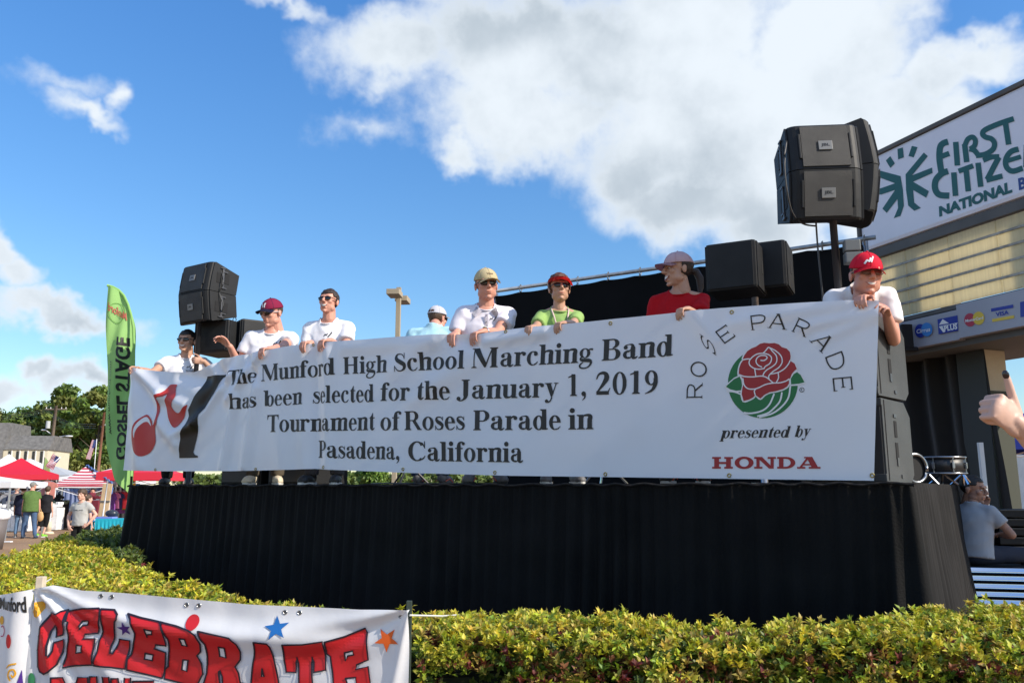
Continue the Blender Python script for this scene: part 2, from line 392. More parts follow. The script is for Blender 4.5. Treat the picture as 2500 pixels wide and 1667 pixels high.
    g['B'] = (.667, st(.1, 0, CP, .16)+[rect(.24, CP-.04, .4, CP), rect(.24, .33, .42, .368), rect(.24, 0, .42, .038), ring(.38, .525, .2, .151, .07, .115, -90, 90, 14), ring(.4, .184, .225, .184, .08, .148, -90, 90, 14)])
    g['J'] = (.5, [rect(.24, .12, .4, CP), st(.24, .1, CP, .16, s0=False)[1], brush([(.32, .16), (.3, .05), (.22, -.03), (.12, -.05), (.07, .0)], [.16, .11, .05, .05, .1]), disc(.08, .02, .07)])
    g['R'] = (.722, st(.1, 0, CP, .16)+[rect(.24, CP-.04, .4, CP), rect(.24, .32, .42, .358), ring(.38, .498, .21, .178, .075, .14, -90, 90, 14), [[(.34, .34), (.48, .34), (.68, .04), (.72, .03), (.72, 0), (.56, 0)]]])
    g['P'] = (.611, st(.1, 0, CP, .16)+[rect(.24, CP-.04, .37, CP), rect(.24, .29, .37, .328), ring(.36, .483, .23, .193, .09, .155, -90, 90, 14)])
    g['C'] = (.722, [ring(.37, .338, .33, .353, .17, .31, 38, 312, 26), brush([(.55, .055), (.63, .12), (.67, .19)], [.05, .04, .02]), rect(.635, .44, .665, .69), brush([(.5, .635), (.58, .6), (.65, .46)], [.05, .05, .02])])
    g['1'] = (.5, [rect(.19, .03, .33, .69), st(.19, 0, .6, .14)[1], [[(.07, .6), (.07, .57), (.19, .6), (.24, .6), (.3, .69), (.27, .69)]]])
    g['2'] = (.5, [brush([(.04, .48), (.1, .62), (.23, .67), (.33, .62), (.345, .5), (.27, .36), (.15, .2), (.05, .08)], [.03, .06, .09, .13, .16, .12, .07, .04], 6), rect(.03, 0, .42, .115), [[(.38, .09), (.42, .09), (.47, .2), (.44, .2)]]])
    g['0'] = (.5, O(.25, .215, .35, .335, .12))
    g['9'] = (.5, [ring(.235, .465, .2, .222, .085, .185), brush([(.37, .45), (.36, .28), (.26, .1), (.04, -.005)], [.13, .13, .08, .02], 6)])
    g[','] = (.25, [disc(.12, .065, .078), brush([(.165, .07), (.16, -.05), (.07, -.14)], [.07, .05, .015])])
    return g
GLY = GL()
def word(s, track=0.0):
    x = 0; out = []
    for ch in s:
        adv, pcs = GLY[ch]
        for pc in pcs: out.append([[(p[0]+x, p[1]) for p in poly] for poly in pc])
        x += adv+track
    return out, x
def word_px(s, x0, yb0, x1, yb1, h0, h1, slant=0.0):
    pcs, W = word(s); out = []
    for pc in pcs:
        q = []
        for poly in pc:
            r = []
            for gx, gy in poly:
                t = (gx-.03)/(W-.06); c = gy/CP
                # perspective: far end of the word is smaller
                r.append((x0+t*(x1-x0)+slant*c*(h0+t*(h1-h0)), yb0+t*(yb1-yb0)-c*(h0+t*(h1-h0))))
            q.append(r)
        out.append(q)
    return out
# ================================================================== SETTING
M_black = mat('black_cloth', (.0045, .0044, .0046), .8, var=.5, vscale=3, bump=.3, bscale=90, spec=.2)
M_blk2 = mat('black_plastic', (.018, .018, .02), .42, bump=.25, bscale=420, bdist=.002)
M_metal = mat('steel', (.55, .56, .58), .3, metal=1.0, var=.12, vscale=20)
M_white = mat('white_vinyl', (.80, .80, .81), .42, var=.03, vscale=2, bump=.05, bscale=25)
M_ink = mat('black_ink', (.013, .012, .012), .45)
M_red = mat('red_ink', (.36, .018, .022), .5)
M_green = mat('green_ink', (.01, .16, .045), .5)

def make_asphalt():
    m = bpy.data.materials.new('asphalt'); m.use_nodes = True; nt = m.node_tree; N = nt.nodes; L = nt.links
    p = N['Principled BSDF']; p.inputs['Roughness'].default_value = .9
    tc = N.new('ShaderNodeTexCoord')
    n1 = N.new('ShaderNodeTexNoise'); n1.inputs['Scale'].default_value = .35; n1.inputs['Detail'].default_value = 8; L.new(tc.outputs['Object'], n1.inputs[0])
    n2 = N.new('ShaderNodeTexNoise'); n2.inputs['Scale'].default_value = 60; n2.inputs['Detail'].default_value = 4; L.new(tc.outputs['Object'], n2.inputs[0])
    c = N.new('ShaderNodeValToRGB'); c.color_ramp.elements[0].color = (.235, .140, .075, 1); c.color_ramp.elements[1].color = (.36, .215, .115, 1)
    c.color_ramp.elements[0].position = .35; c.color_ramp.elements[1].position = .7
    L.new(n1.outputs[0], c.inputs[0])
    mx = N.new('ShaderNodeMix'); mx.data_type = 'RGBA'; mx.blend_type = 'OVERLAY'; mx.inputs[0].default_value = .6
    L.new(c.outputs[0], mx.inputs[6]); L.new(n2.outputs[0], mx.inputs[7]); L.new(mx.outputs[2], p.inputs[0])
    v = N.new('ShaderNodeTexVoronoi'); v.feature = 'DISTANCE_TO_EDGE'; v.inputs['Scale'].default_value = .5
    L.new(n1.outputs['Color'], v.inputs[0])
    b = N.new('ShaderNodeBump'); b.inputs['Strength'].default_value = .5; b.inputs['Distance'].default_value = .01; L.new(n2.outputs[0], b.inputs['Height']); L.new(b.outputs[0], p.inputs['Normal'])
    return m
M_asph = make_asphalt()
tag(py_obj('ground', [(-900, -300, 0), (900, -300, 0), (900, 1500, 0), (-900, 1500, 0)], [(0, 1, 2, 3)], M_asph), kind='structure')
# worn white bay lines on the car park
vs = []; fs = []
for k in range(7):
    x = -14.5+k*2.7; y0 = 20+k*.4
    i = len(vs); vs += [(x, y0, .004), (x+.1, y0, .004), (x+.1-1.6, y0+5, .004), (x-1.6, y0+5, .004)]; fs.append((i, i+1, i+2, i+3))
tag(py_obj('bay_markings', vs, fs, mat('worn_paint', (.5, .48, .44), .8, var=.4, vscale=6)), kind='structure')

# ------------------------------------------------------------------ stage
SL = Vector((-3.69, 8.14, 0)); SR = Vector((2.162, 4.54, 0)); SD = (SR-SL).normalized(); SLEN = (SR-SL).length
SN = Vector((-.524, -.852, 0)).normalized(); SB = -SN; DECK = 1.578; SDEP = 4.88
stage = empty('stage', (SL.x, SL.y, 0), math.atan2(SD.y, SD.x), 'low black stage platform hung with a pleated black skirt', 'stage')
# local frame of the stage: x along the front edge, y towards the back
bm = BM(); box(bm, (SLEN/2, SDEP/2, DECK-.06), (SLEN-.02, SDEP-.02, .10), bevel=.008); bm_obj('deck', bm, mat('deck_paint', (.02, .02, .022), .7, var=.3, vscale=5), stage)
for ix in range(5):
    for iy in range(3):
        bm = BM(); cone(bm, (.3+ix*(SLEN-.6)/4, .35+iy*(SDEP-.7)/2, 0), (.3+ix*(SLEN-.6)/4, .35+iy*(SDEP-.7)/2, DECK-.11), .03, .03); bm_obj('leg', bm, M_metal, stage)
def skirt_path(s0, s1, seed, ppm, flare):
    """pleated cloth hanging from the stage edge; the path runs along the front and turns round the right corner"""
    n = int((s1-s0)*110); rows = 26; vs = []; rr = .05
    def path(t):
        if t < 0: return Vector((-.03-.0, 0-0, 0))+Vector((0, -t, 0)), Vector((-1, 0, 0))
        if t < SLEN-rr: return Vector((t, 0, 0)), Vector((0, -1, 0))
        if t < SLEN+rr:
            a = (t-SLEN+rr)/(2*rr)*math.pi/2; return Vector((SLEN-rr+rr*math.sin(a), rr-rr*math.cos(a), 0)), Vector((math.sin(a), -math.cos(a), 0))
        return Vector((SLEN, t-SLEN, 0)), Vector((1, 0, 0))
    for j in range(rows+1):
        v = j/rows; z = DECK+.004-(DECK-.01)*v
        for i in range(n+1):
            t = s0+(s1-s0)*i/n; p, nn = path(t)
            k = min(1, max(0, (t-SLEN+.9)/1.1)); k = k*k*(3-2*k); fl_ = .10+(flare-.10)*k
            lf = max(0, (.35-t)/.35) if t < .35 else 0
            w1 = math.sin(t*ppm*5.2+4.5*math.sin(t*1.9+seed)+2.6*math.sin(t*4.7)+.8*v*math.sin(t*2.9)); w2 = math.sin(t*ppm*13.1+2.2*math.sin(t*3.3)+seed)
            big = mnoise.noise((t*1.4, v*1.3, seed))
            a = .008+.018*min(1, v*2.6)
            am = .4+1.6*abs(mnoise.noise((t*1.1, 3.3, seed)))
            off = .012+a*am*(w1*.75)+.006*math.exp(-v*4)*w2+fl_*v**1.35*(1+.3*big)+.02*big*v
            if j == 0: off = .010+.003*w2
            p = p+nn*off+Vector((-.10*v*lf, 0, 0))
            vs.append((p.x, p.y, z))
    W = n+1
    return vs, [(j*W+i, (j+1)*W+i, (j+1)*W+i+1, j*W+i+1) for j in range(rows) for i in range(n)]
vs, fs = skirt_path(-.02, SLEN+.03, 3, 9.5, .14); py_obj('front_skirt', vs, fs, M_black, stage, True)
M_bl_side = mat('black_cloth_sunlit', (.016, .015, .015), .85, var=.3, vscale=3, spec=.2)  # same black cloth; sunlight on the side is put into the colour
vs, fs = skirt_path(SLEN+.03, SLEN+SDEP, 3, 9.5, .14); py_obj('side_skirt', vs, fs, M_bl_side, stage, True)
bm = BM(); box(bm, (-.02, SDEP/2, DECK/2), (.012, SDEP, DECK-.01)); bm_obj('side_skirt', bm, M_black, stage)
# ruffled gathered hem along the top edge
bm = BM()
pts = [(x, -.03-.012*abs(math.sin(x*43)), DECK-.004+.012*math.sin(x*27+2*math.sin(x*5))*.5) for x in np.linspace(-.01, SLEN+.02, 420)]
tube(bm, pts, .009, 5); bm_obj('gathered_hem', bm, mat('hem', (.014, .013, .013), .8, spec=.2), stage, True)

def stg(u, v, z=0):       # stage coordinates -> world
    return SL+SD*u+SB*v+Vector((0, 0, z))

# ------------------------------------------------------------------ backdrop at the rear of the stage
bd = empty('stage_backdrop', tuple(stg(1.05, 4.8, 0)), math.atan2(SD.y, SD.x), 'tall black cloth screen tied to a grey pipe across the back of the stage', 'backdrop')
BT = 4.36; BL = 5.05
bm = BM(); tube(bm, [(-.05, 0, BT), (BL+.1, 0, BT-.02)], .026, 10); bm_obj('top_pipe', bm, mat('galvanised', (.38, .39, .4), .45, metal=.7, var=.2, vscale=12), bd, True)
n = 260; rows = 26; vs = []
for j in range(rows+1):
    v = j/rows
    for i in range(n+1):
        x = BL*i/n; 
        sag = .014*abs(math.sin(math.pi*x/.44))*(1-v)**6
        y = .02*math.sin(x*5+1.3*math.sin(x*1.7))*min(1, v*3)+.05*mnoise.noise((x*1.3, v*2.5, 4))+.03
        z = BT-.06-sag-(BT-DECK-.06)*v
        xx = x+(.16*v if i < 6 else 0)*(1-i/6 if i < 6 else 0)
        vs.append((xx, y, z))
W = n+1
py_obj('cloth', vs, [(j*W+i, j*W+i+1, (j+1)*W+i+1, (j+1)*W+i) for j in range(rows) for i in range(n)], mat('backdrop_cloth', (.005, .005, .0058), .8, var=.3, vscale=1.5, spec=.12), bd, True)
tb = None
for k in range(12):
    x = .02+k*.455
    if tb is None:
        bm = BM(); ringp = [(.034*math.cos(a), .034*math.sin(a)*0+.004, .04*math.sin(a)) for a in np.linspace(0, 2*math.pi, 13)]
        tube(bm, [(0, .035*math.cos(a), .05*math.sin(a)-.012) for a in np.linspace(0, 2*math.pi, 13)], .006, 5); ball(bm, (0, -.03, -.075), .011, 1); box(bm, (.01, -.01, .034), (.010, .010, .02))
        tb = bm_obj('tie', bm, mat('tie_grey', (.2, .2, .2), .5), bd); tb.location = (x, 0, BT)
    else:
        c = tb.copy(); COL.objects.link(c); c.parent = bd; c.location = (x, 0, BT-.02*x/BL)
for x in (0.02, BL-.02):
    bm = BM(); cone(bm, (x, .06, 0), (x, .06, BT-.02), .03, .03); bm_obj('upright', bm, M_metal, bd, True)

# ------------------------------------------------------------------ marching band banner
B0 = Vector((-3.89, 8.4, 0)); BDIR = Vector((.852, -.524, 0)).normalized(); BN = Vector((-.524, -.852, 0)).normalized()
def px_bn(px, py, off=0.0):
    """point of the photograph -> (u along the banner, z) on its hanging plane"""
    r = ray(px, py); b = B0+BN*off
    t = (b-CAM).dot(BN)/r.dot(BN); P = CAM+r*t
    return (P-b).dot(BDIR), P.z
TOPP = [(324, 897), (345, 901), (378, 905), (420, 908), (469, 908), (492, 902), (514, 888), (536, 876), (565, 868), (600, 865), (637, 857), (670, 851), (735, 841), (762, 838), (820, 833), (880, 829), (960, 823), (1075, 817), (1120, 816), (1170, 815), (1200, 810), (1250, 803), (1300, 798), (1370, 792), (1440, 785), (1500, 778), (1610, 767), (1700, 757), (1760, 752), (1850, 746), (1960, 739), (2070, 733), (2146, 734)]
BOTP = [(303, 1148), (400, 1150), (550, 1150), (640, 1148), (720, 1146), (770, 1144), (800, 1146), (900, 1150), (1000, 1154), (1250, 1161), (1480, 1164), (1700, 1167), (1900, 1170), (2134, 1173)]
tu = [px_bn(*p) for p in TOPP]; bu = [px_bn(*p) for p in BOTP]
def interp(t, s):
    s = sorted(s); t = max(s[0][0], min(s[-1][0], t))
    return float(np.interp(t, [a for a, b in s], [b for a, b in s]))
U0t, U1t = tu[0][0], tu[-1][0]; U0b, U1b = bu[0][0], bu[-1][0]
RID = [  # fold lines on the cloth: photo points a-b, half width, height
    ((325, 900), (395, 965), .07, .05), ((395, 965), (455, 990), .06, .03), ((328, 905), (380, 1010), .05, -.03), ((330, 920), (345, 1140), .09, .04),
    ((440, 915), (505, 925), .08, -.04), ((380, 1010), (430, 1085), .06, .03), ((430, 1060), (480, 1035), .05, .03), ((480, 1035), (560, 915), .05, .035),
    ((525, 885), (545, 935), .05, -.03), ((560, 872), (500, 990), .06, -.03), ((640, 862), (555, 975), .05, .035), ((628, 950), (600, 1140), .06, .032), ((575, 970), (545, 1145), .05, .035),
    ((605, 868), (622, 912), .035, -.03), ((700, 850), (690, 1140), .12, .02), ((768, 842), (778, 1144), .055, -.022), ((735, 860), (745, 1144), .07, .02), ((800, 860), (805, 1145), .06, .02),
    ((1075, 822), (960, 900), .09, .015), ((1105, 825), (1165, 840), .05, -.02), ((1180, 835), (1330, 812), .045, .022), ((1150, 860), (1060, 930), .08, .012), ((840, 850), (1060, 835), .06, .014),
    ((1190, 870), (1010, 980), .07, .010), ((1690, 765), (1745, 830), .06, .012), ((1790, 790), (2060, 742), .05, .012), ((1960, 800), (2140, 760), .035, .012), ((2000, 830), (2140, 775), .03, .008)]
RU = [(px_bn(*a), px_bn(*b), w, h) for a, b, w, h in RID]
def bn_disp(u, z):
    d = .0
    for (a, b, w, h) in RU:
        ax, az_ = a; bx, bz = b; vx, vz = bx-ax, bz-az_; L2 = vx*vx+vz*vz
        t = ((u-ax)*vx+(z-az_)*vz)/L2; tt = min(1, max(0, t))
        q = math.hypot(u-ax-tt*vx, z-az_-tt*vz)/w
        if q < 3: d += h*math.exp(-q*q)
    k = math.exp(-u/1.9)
    d += (.012+.05*k)*mnoise.noise((u*1.5, z*1.2, 3.3))+(.003+.009*k)*mnoise.noise((u*5, z*4, 8))
    return d
def bn_pt(u, z, lift=0.0):
    return B0+BDIR*u+BN*(bn_disp(u, z)+lift)+Vector((0, 0, z))
ban = empty('banner', tuple(B0+BDIR*3.5+Vector((0, 0, DECK))), 0, 'long white vinyl banner with black lettering and a red rose emblem along the stage', 'banner')
bi = Matrix.Translation(-ban.location)
def bnL(px, py, lift): 
    u, z = px_bn(px, py); return bi @ bn_pt(u, z, lift)
NU, NV = 560, 60; vs = []
for j in range(NV+1):
    v = j/NV
    for i in range(NU+1):
        s = i/NU; u = (U0t+(U1t-U0t)*s)*(1-v)+(U0b+(U1b-U0b)*s)*v
        zt = interp(u, tu); zb = interp(u, bu); z = zt*(1-v)+zb*v
        vs.append(bi @ bn_pt(u, z))
W = NU+1
py_obj('sheet', vs, [(j*W+i, (j+1)*W+i, (j+1)*W+i+1, j*W+i+1) for j in range(NV) for i in range(NU)], mat('banner_vinyl', (.80, .82, .88), .36, var=.02, vscale=2, bump=.04, bscale=18, trans=.10), ban, True)
WORDS = [('The', 558, 940.5, 624.5, 934, 36, 37, .02), ('Munford', 642, 931, 818.6, 914.5, 40, 41), ('High', 837.6, 913.2, 944.8, 908.4, 41, 42), ('School', 964, 907.4, 1135.6, 900, 43, 45),
         ('Marching', 1154, 899, 1446.6, 884.5, 48, 50, .04), ('Band', 1468, 881, 1641, 868, 52, 53, .03),
         ('has', 566, 999.5, 631.7, 994.5, 37.6, 38, .03), ('been', 648, 992.6, 741, 986.5, 38.8, 40), ('selected', 762.6, 984.5, 911.4, 980.5, 41.7, 43.5), ('for', 929, 978.5, 1000.7, 977, 44, 44, .04), ('the', 1019.8, 976, 1099, 975.5, 45, 46, .03), ('January', 1117, 974.5, 1362.6, 969, 47, 50, .03), ('1,', 1386, 967, 1433, 966, 52, 52), ('2019', 1457, 964, 1608, 959.5, 53.5, 56),
         ('Tournament', 656, 1054.8, 913.3, 1049.5, 41.5, 45), ('of', 929, 1050.3, 975.7, 1049.7, 45, 45.7), ('Roses', 988, 1049.5, 1134.8, 1049, 45.7, 48), ('Parade', 1155, 1050, 1369.5, 1048.5, 48.5, 50.5), ('in', 1390, 1048.3, 1448.6, 1047.5, 51, 52),
         ('Pasadena,', 774.5, 1117, 977, 1121.5, 42, 44), ('California', 997, 1124, 1277, 1128.6, 46.5, 49.5)]
for w in WORDS:
    emit('lettering', word_px(*w), bnL, M_ink, ban, .0032, step=5)
CZ = lambda p: (1650+p[0]/3.92, 760+p[1]/3.92)
def czp(pieces): return [[[CZ(p) for p in poly] for poly in pc] for pc in pieces]
emit('lettering', word_px('presented', *CZ((425, 1212)), *CZ((1080, 1205)), 27.0, 27.5, .30), bnL, M_ink, ban, .0025, step=14)
emit('lettering', word_px('by', *CZ((1135, 1204)), *CZ((1275, 1200)), 28.5, 29, .30), bnL, M_ink, ban, .0025, step=14)
# slab capitals
def slab(ch):
    if ch == 'H': return [rect(0, 0, .42, .16), rect(0, .84, .42, 1), rect(.58, 0, 1, .16), rect(.58, .84, 1, 1), rect(.1, .1, .33, .9), rect(.67, .1, .9, .9), rect(.3, .4, .7, .58)]
    if ch == 'O': return [ring(.5, .5, .5, .53, .25, .34)]
    if ch == 'N': return [rect(0, 0, .38, .16), rect(0, .84, .34, 1), rect(.62, .84, 1, 1), rect(.1, .1, .25, .9), rect(.75, .0, .9, .9), [[(.1, 1), (.36, 1), (.9, 0), (.68, 0)]]]
    if ch == 'D': return [rect(0, 0, .4, .16), rect(0, .84, .4, 1), rect(.1, .1, .34, .9), [[(.38, 0), (.5, 0), (.5, .17), (.38, .17)]], [[(.38, .83), (.5, .83), (.5, 1), (.38, 1)]], ring(.48, .5, .5, .5, .25, .33, -90, 90, 14)]
    if ch == 'A': return [rect(-.02, 0, .36, .15), rect(.52, 0, 1.06, .15), [[(.08, .1), (.2, .1), (.5, .85), (.45, 1)]], [[(.4, 1), (.68, 1), (.95, .1), (.66, .1)]], rect(.24, .27, .75, .4), rect(.3, .88, .62, 1)]
HX = [('H', 345, 545), ('O', 562, 745), ('N', 752, 960), ('D', 972, 1150), ('A', 1168, 1375)]
pcs = []
for ch, a, b in HX:
    for pc in slab(ch): pcs.append([[CZ((a+p[0]*(b-a), 1503-p[1]*112)) for p in poly] for poly in pc])
emit('lettering', pcs, bnL, M_red, ban, .0025, step=14)
# light engraved capitals on the arc
def light(ch):
    w = .085; s = []
    if ch == 'R': s = [brush([(.08, 0), (.08, 1)], w, straight=True), brush([(.08, .955), (.6, .955), (.86, .86), (.88, .7), (.76, .54), (.5, .48), (.08, .48)], w), brush([(.5, .48), (.9, .03)], w*1.2, straight=True), rect(-.02, 0, .2, .035), rect(-.02, .96, .2, 1), rect(.8, 0, 1.02, .035)]
    if ch == 'P': s = [brush([(.08, 0), (.08, 1)], w, straight=True), brush([(.08, .955), (.65, .955), (.93, .85), (.95, .68), (.82, .5), (.55, .43), (.08, .43)], w), rect(-.02, 0, .2, .035)]
    if ch == 'O': s = [ring(.5, .5, .52, .52, .43, .42)]
    if ch == 'S': s = [brush([(.88, .78), (.72, .93), (.5, .965), (.22, .9), (.12, .74), (.25, .58), (.5, .5), (.78, .42), (.88, .25), (.74, .07), (.48, .03), (.2, .08), (.08, .25)], w), rect(.86, .7, .91, .98), rect(.06, .02, .11, .32)]
    if ch == 'E': s = [brush([(.08, 0), (.08, 1)], w, straight=True), rect(.05, .92, .9, 1), rect(.05, .47, .72, .55), rect(.05, 0, .92, .08), rect(.87, .82, .92, 1.01), rect(.69, .4, .74, .62), rect(.89, 0, .94, .2)]
    if ch == 'A': s = [brush([(.08, 0), (.5, 1)], w*.8, straight=True), brush([(.5, 1), (.92, 0)], w*1.25, straight=True), rect(.2, .3, .8, .37), rect(-.04, 0, .2, .035), rect(.78, 0, 1.06, .035), rect(.38, .96, .6, 1)]
    if ch == 'D': s = [brush([(.08, 0), (.08, 1)], w, straight=True), brush([(.08, .955), (.45, .955), (.82, .82), (.95, .5), (.82, .18), (.45, .045), (.08, .045)], w)]
    return s
ARC = [('R', (250, 830), (98, 832), (255, 685)), ('O', (275, 640), (125, 600), (310, 505)), ('S', (395, 435), (268, 345), (350, 290)), ('E', (465, 315), (375, 200), (582, 235)), ('P', (730, 183), (713, 45), (878, 168)),
       ('A', (885, 160), (905, 20), (1057, 178)), ('R', (1112, 192), (1178, 62), (1245, 252)), ('A', (1283, 285), (1425, 188), (1398, 398)), ('D', (1428, 435), (1590, 372), (1478, 585)), ('E', (1500, 635), (1685, 618), (1514, 775))]
pcs = []
for ch, bl, tl, br in ARC:
    for pc in light(ch):
        pcs.append([[CZ((bl[0]+p[0]*(br[0]-bl[0])+p[1]*(tl[0]-bl[0]), bl[1]+p[0]*(br[1]-bl[1])+p[1]*(tl[1]-bl[1]))) for p in poly] for poly in pc])
emit('lettering', pcs, bnL, M_ink, ban, .0025, step=12)
# rose emblem, built up in flat layers
SIL = [(645, 455), (660, 420), (690, 380), (730, 355), (770, 340), (810, 312), (850, 303), (900, 308), (950, 305), (990, 318), (1020, 345), (1065, 358), (1095, 390), (1103, 430), (1098, 470), (1110, 482), (1140, 500), (1162, 552), (1140, 570), (1115, 600), (1100, 640), (1085, 650), (1088, 690), (1070, 720), (1030, 745), (960, 765), (900, 775), (850, 800), (812, 835), (785, 815), (765, 800), (740, 825), (700, 845), (650, 857), (632, 790), (640, 730), (650, 700), (640, 640), (625, 615), (605, 610), (608, 550), (625, 500), (650, 465)]
emit('emblem', czp([disc(835, 690, 336, 332, 48)]), bnL, M_green, ban, .002, step=10)
WH = 16
emit('emblem', czp([[SIL], brush(SIL, 26, 3, True), brush([(640, 800), (560, 770), (495, 765)], 14), brush([(945, 790), (900, 890), (830, 950), (720, 975), (650, 968)], WH), brush([(1020, 775), (1000, 860), (940, 930), (880, 975), (780, 1004)], WH), brush([(1100, 715), (1080, 830), (1010, 920), (920, 980), (800, 1012)], WH),
      [[(460, 722), (515, 672), (560, 635), (618, 608), (645, 660), (650, 715), (640, 770), (580, 775), (510, 758)]], [[(1090, 640), (1125, 590), (1165, 570), (1210, 605), (1252, 688), (1180, 708), (1100, 715)]], brush([(1100, 708), (1180, 705)], 14)]), bnL, M_white, ban, .0028, step=10)
emit('emblem', czp([[[(480, 720), (520, 682), (560, 648), (612, 624), (630, 660), (636, 710), (626, 755), (580, 760), (520, 745)]], [[(1105, 645), (1132, 602), (1165, 582), (1200, 612), (1236, 680), (1180, 694), (1108, 701)]]]), bnL, M_green, ban, .0045, step=10)
emit('emblem', czp([[SIL]]), bnL, M_red, ban, .0047, step=10)
PET = [[(608, 605), (660, 624), (740, 628), (820, 620), (870, 632), (900, 655), (940, 688)], [(645, 640), (655, 700), (690, 738), (750, 744), (800, 730), (860, 702), (930, 688), (1000, 685), (1060, 668), (1088, 648)],
       [(645, 465), (680, 458), (712, 456)], [(735, 440), (708, 475), (712, 515), (750, 545), (800, 555), (850, 548)], [(735, 440), (780, 412), (840, 404), (895, 418), (922, 450), (905, 500), (860, 530), (850, 552)], [(840, 404), (868, 375), (895, 347), (930, 385), (968, 430), (968, 490), (930, 530), (880, 560), (850, 590), (838, 618)],
       [(895, 347), (960, 380), (1012, 430), (1022, 490), (990, 540), (935, 578), (895, 620), (900, 655)], [(815, 470), (850, 472), (878, 450), (866, 428), (820, 425), (785, 445), (772, 480), (790, 515), (830, 535)], [(760, 553), (770, 622)], [(910, 602), (980, 588), (1040, 555), (1080, 510), (1100, 470)], [(985, 590), (988, 640), (965, 686)], [(765, 805), (755, 765), (770, 742)]]
emit('emblem', czp([brush(p, 11, 5) for p in PET]), bnL, M_white, ban, .0055, step=10)
emit('emblem', czp([ring(1210, 752, 24, 24, 19, 19), brush([(1203, 765), (1203, 740), (1216, 742), (1204, 752), (1217, 765)], 4, straight=True)]), bnL, M_ink, ban, .0025, step=10)
FZ = lambda p: (300+p[0]/5.6, 880+p[1]/5.6)
def fzp(pieces): return [[[FZ(p) for p in poly] for poly in pc] for pc in pieces]
NOTE = [(165, 1080), (170, 1000), (200, 900), (260, 800), (335, 740), (385, 770), (420, 830), (430, 885), (490, 800), (482, 700), (490, 510), (580, 450), (640, 350), (680, 328), (755, 332), (745, 380), (760, 470), (755, 530), (715, 610), (715, 650), (750, 700), (790, 720), (830, 700), (925, 605), (890, 720), (860, 800), (790, 890), (735, 918), (690, 880), (650, 780), (618, 640), (612, 560), (640, 500), (640, 465), (600, 500), (530, 530), (525, 700), (520, 850), (490, 890), (470, 940), (478, 1090), (450, 1180), (390, 1260), (300, 1310), (240, 1280), (190, 1200)]
sm = lambda P, n=4: [tuple(p)[:2] for p in catmull([(a, b, 0) for a, b in P], n, True)]
emit('logo', fzp([[sm(NOTE, 3)]]), bnL, mat('logo_red', (.52, .035, .03), .5), ban, .005, step=3.5)
emit('logo', fzp([[sm([(225, 1065), (213, 980), (240, 880), (290, 800), (340, 772), (382, 810), (408, 895), (398, 885), (360, 840), (310, 850), (260, 920), (234, 1000)], 3)]]), bnL, M_white, ban, .0065, step=3.5)
emit('logo', fzp([[[(1125, 215), (1365, 178), (1310, 225), (1230, 430), (1150, 640), (1085, 740), (1060, 900), (1000, 1100), (955, 1250), (970, 1285), (1010, 1300), (1008, 1325), (770, 1332), (780, 1220), (830, 1000), (900, 880), (930, 760), (925, 680), (960, 600), (1000, 500), (1080, 370)]]]), bnL, M_ink, ban, .005, step=3.5)
M_brass = mat('brass', (.55, .42, .16), .35, metal=1.0)
for px, py in [(762, 841), (1235, 810), (1490, 789), (1787, 762), (380, 1146), (625, 1145), (792, 1140), (985, 1145), (1210, 1153), (1479, 1157), (1780, 1160), (2130, 1160)]:
    u, z = px_bn(px, py); bm = BM(); c = bi @ bn_pt(u, z, .003)
    tube(bm, [c+BDIR*.011*math.cos(a)+Vector((0, 0, .011*math.sin(a))) for a in np.linspace(0, 2*math.pi, 11)], .004, 5); bm_obj('grommet', bm, M_brass, ban, True)

# ------------------------------------------------------------------ hedge
HZ = .98
LEAF_MATS = None
def hedge_leaves(pts, nrm, size, seed, kinds):
    """whorls of pointed leaves: pts (n,3), nrm (n,3) growth directions"""
    r = np.random.default_rng(seed); n = len(pts); K = 11
    V = np.zeros((n, K, 6, 3)); C = np.zeros((n, K, 3))
    az = r.uniform(0, 2*np.pi, (n, K)); tilt = r.uniform(.25, 1.35, (n, K)); ln = size*r.uniform(.55, 1.15, (n, K)); wd = ln*r.uniform(.17, .26, (n, K))
    up = nrm/np.linalg.norm(nrm, axis=1, keepdims=True)
    t = np.cross(up, np.array([.3, .2, 1.0])); bad = np.linalg.norm(t, axis=1) < .05; t[bad] = [1, 0, 0]
    t /= np.linalg.norm(t, axis=1, keepdims=True); b = np.cross(up, t)
    d = (up[:, None]*np.cos(tilt)[..., None]+(t[:, None]*np.cos(az)[..., None]+b[:, None]*np.sin(az)[..., None])*np.sin(tilt)[..., None])
    side = np.cross(d, up[:, None]); side /= (np.linalg.norm(side, axis=2, keepdims=True)+1e-9)
    nl = np.cross(side, d)
    base = pts[:, None]+up[:, None]*(r.uniform(-.35, .15, (n, K))*size)[..., None]
    bend = -.18
    p0 = base+d*(ln*.08)[..., None]
    m1 = base+d*(ln*.5)[..., None]; tip = base+d*ln[..., None]+nl*(ln*bend)[..., None]
    V[:, :, 0] = p0; V[:, :, 1] = m1+side*wd[..., None]+nl*(wd*.35)[..., None]; V[:, :, 2] = tip; V[:, :, 3] = m1-side*wd[..., None]+nl*(wd*.35)[..., None]; V[:, :, 4] = m1
    V = V[:, :, :5].reshape(-1, 3)
    base_c = kinds[r.integers(0, len(kinds), n)] if len(kinds.shape) == 2 else kinds
    C = base_c[:, None]*r.uniform(.75, 1.25, (n, K, 1))*np.array([1, 1, 1])
    C = C*(1+r.uniform(-.12, .12, (n, K, 3)))
    q = np.arange(n*K)[:, None]*5
    F = np.concatenate([q+np.array([[0, 1, 4]]), q+np.array([[1, 2, 4]]), q+np.array([[2, 3, 4]]), q+np.array([[3, 0, 4]])], 1).reshape(-1, 3)
    return V, F, np.repeat(C.reshape(-1, 3), 5, axis=0)
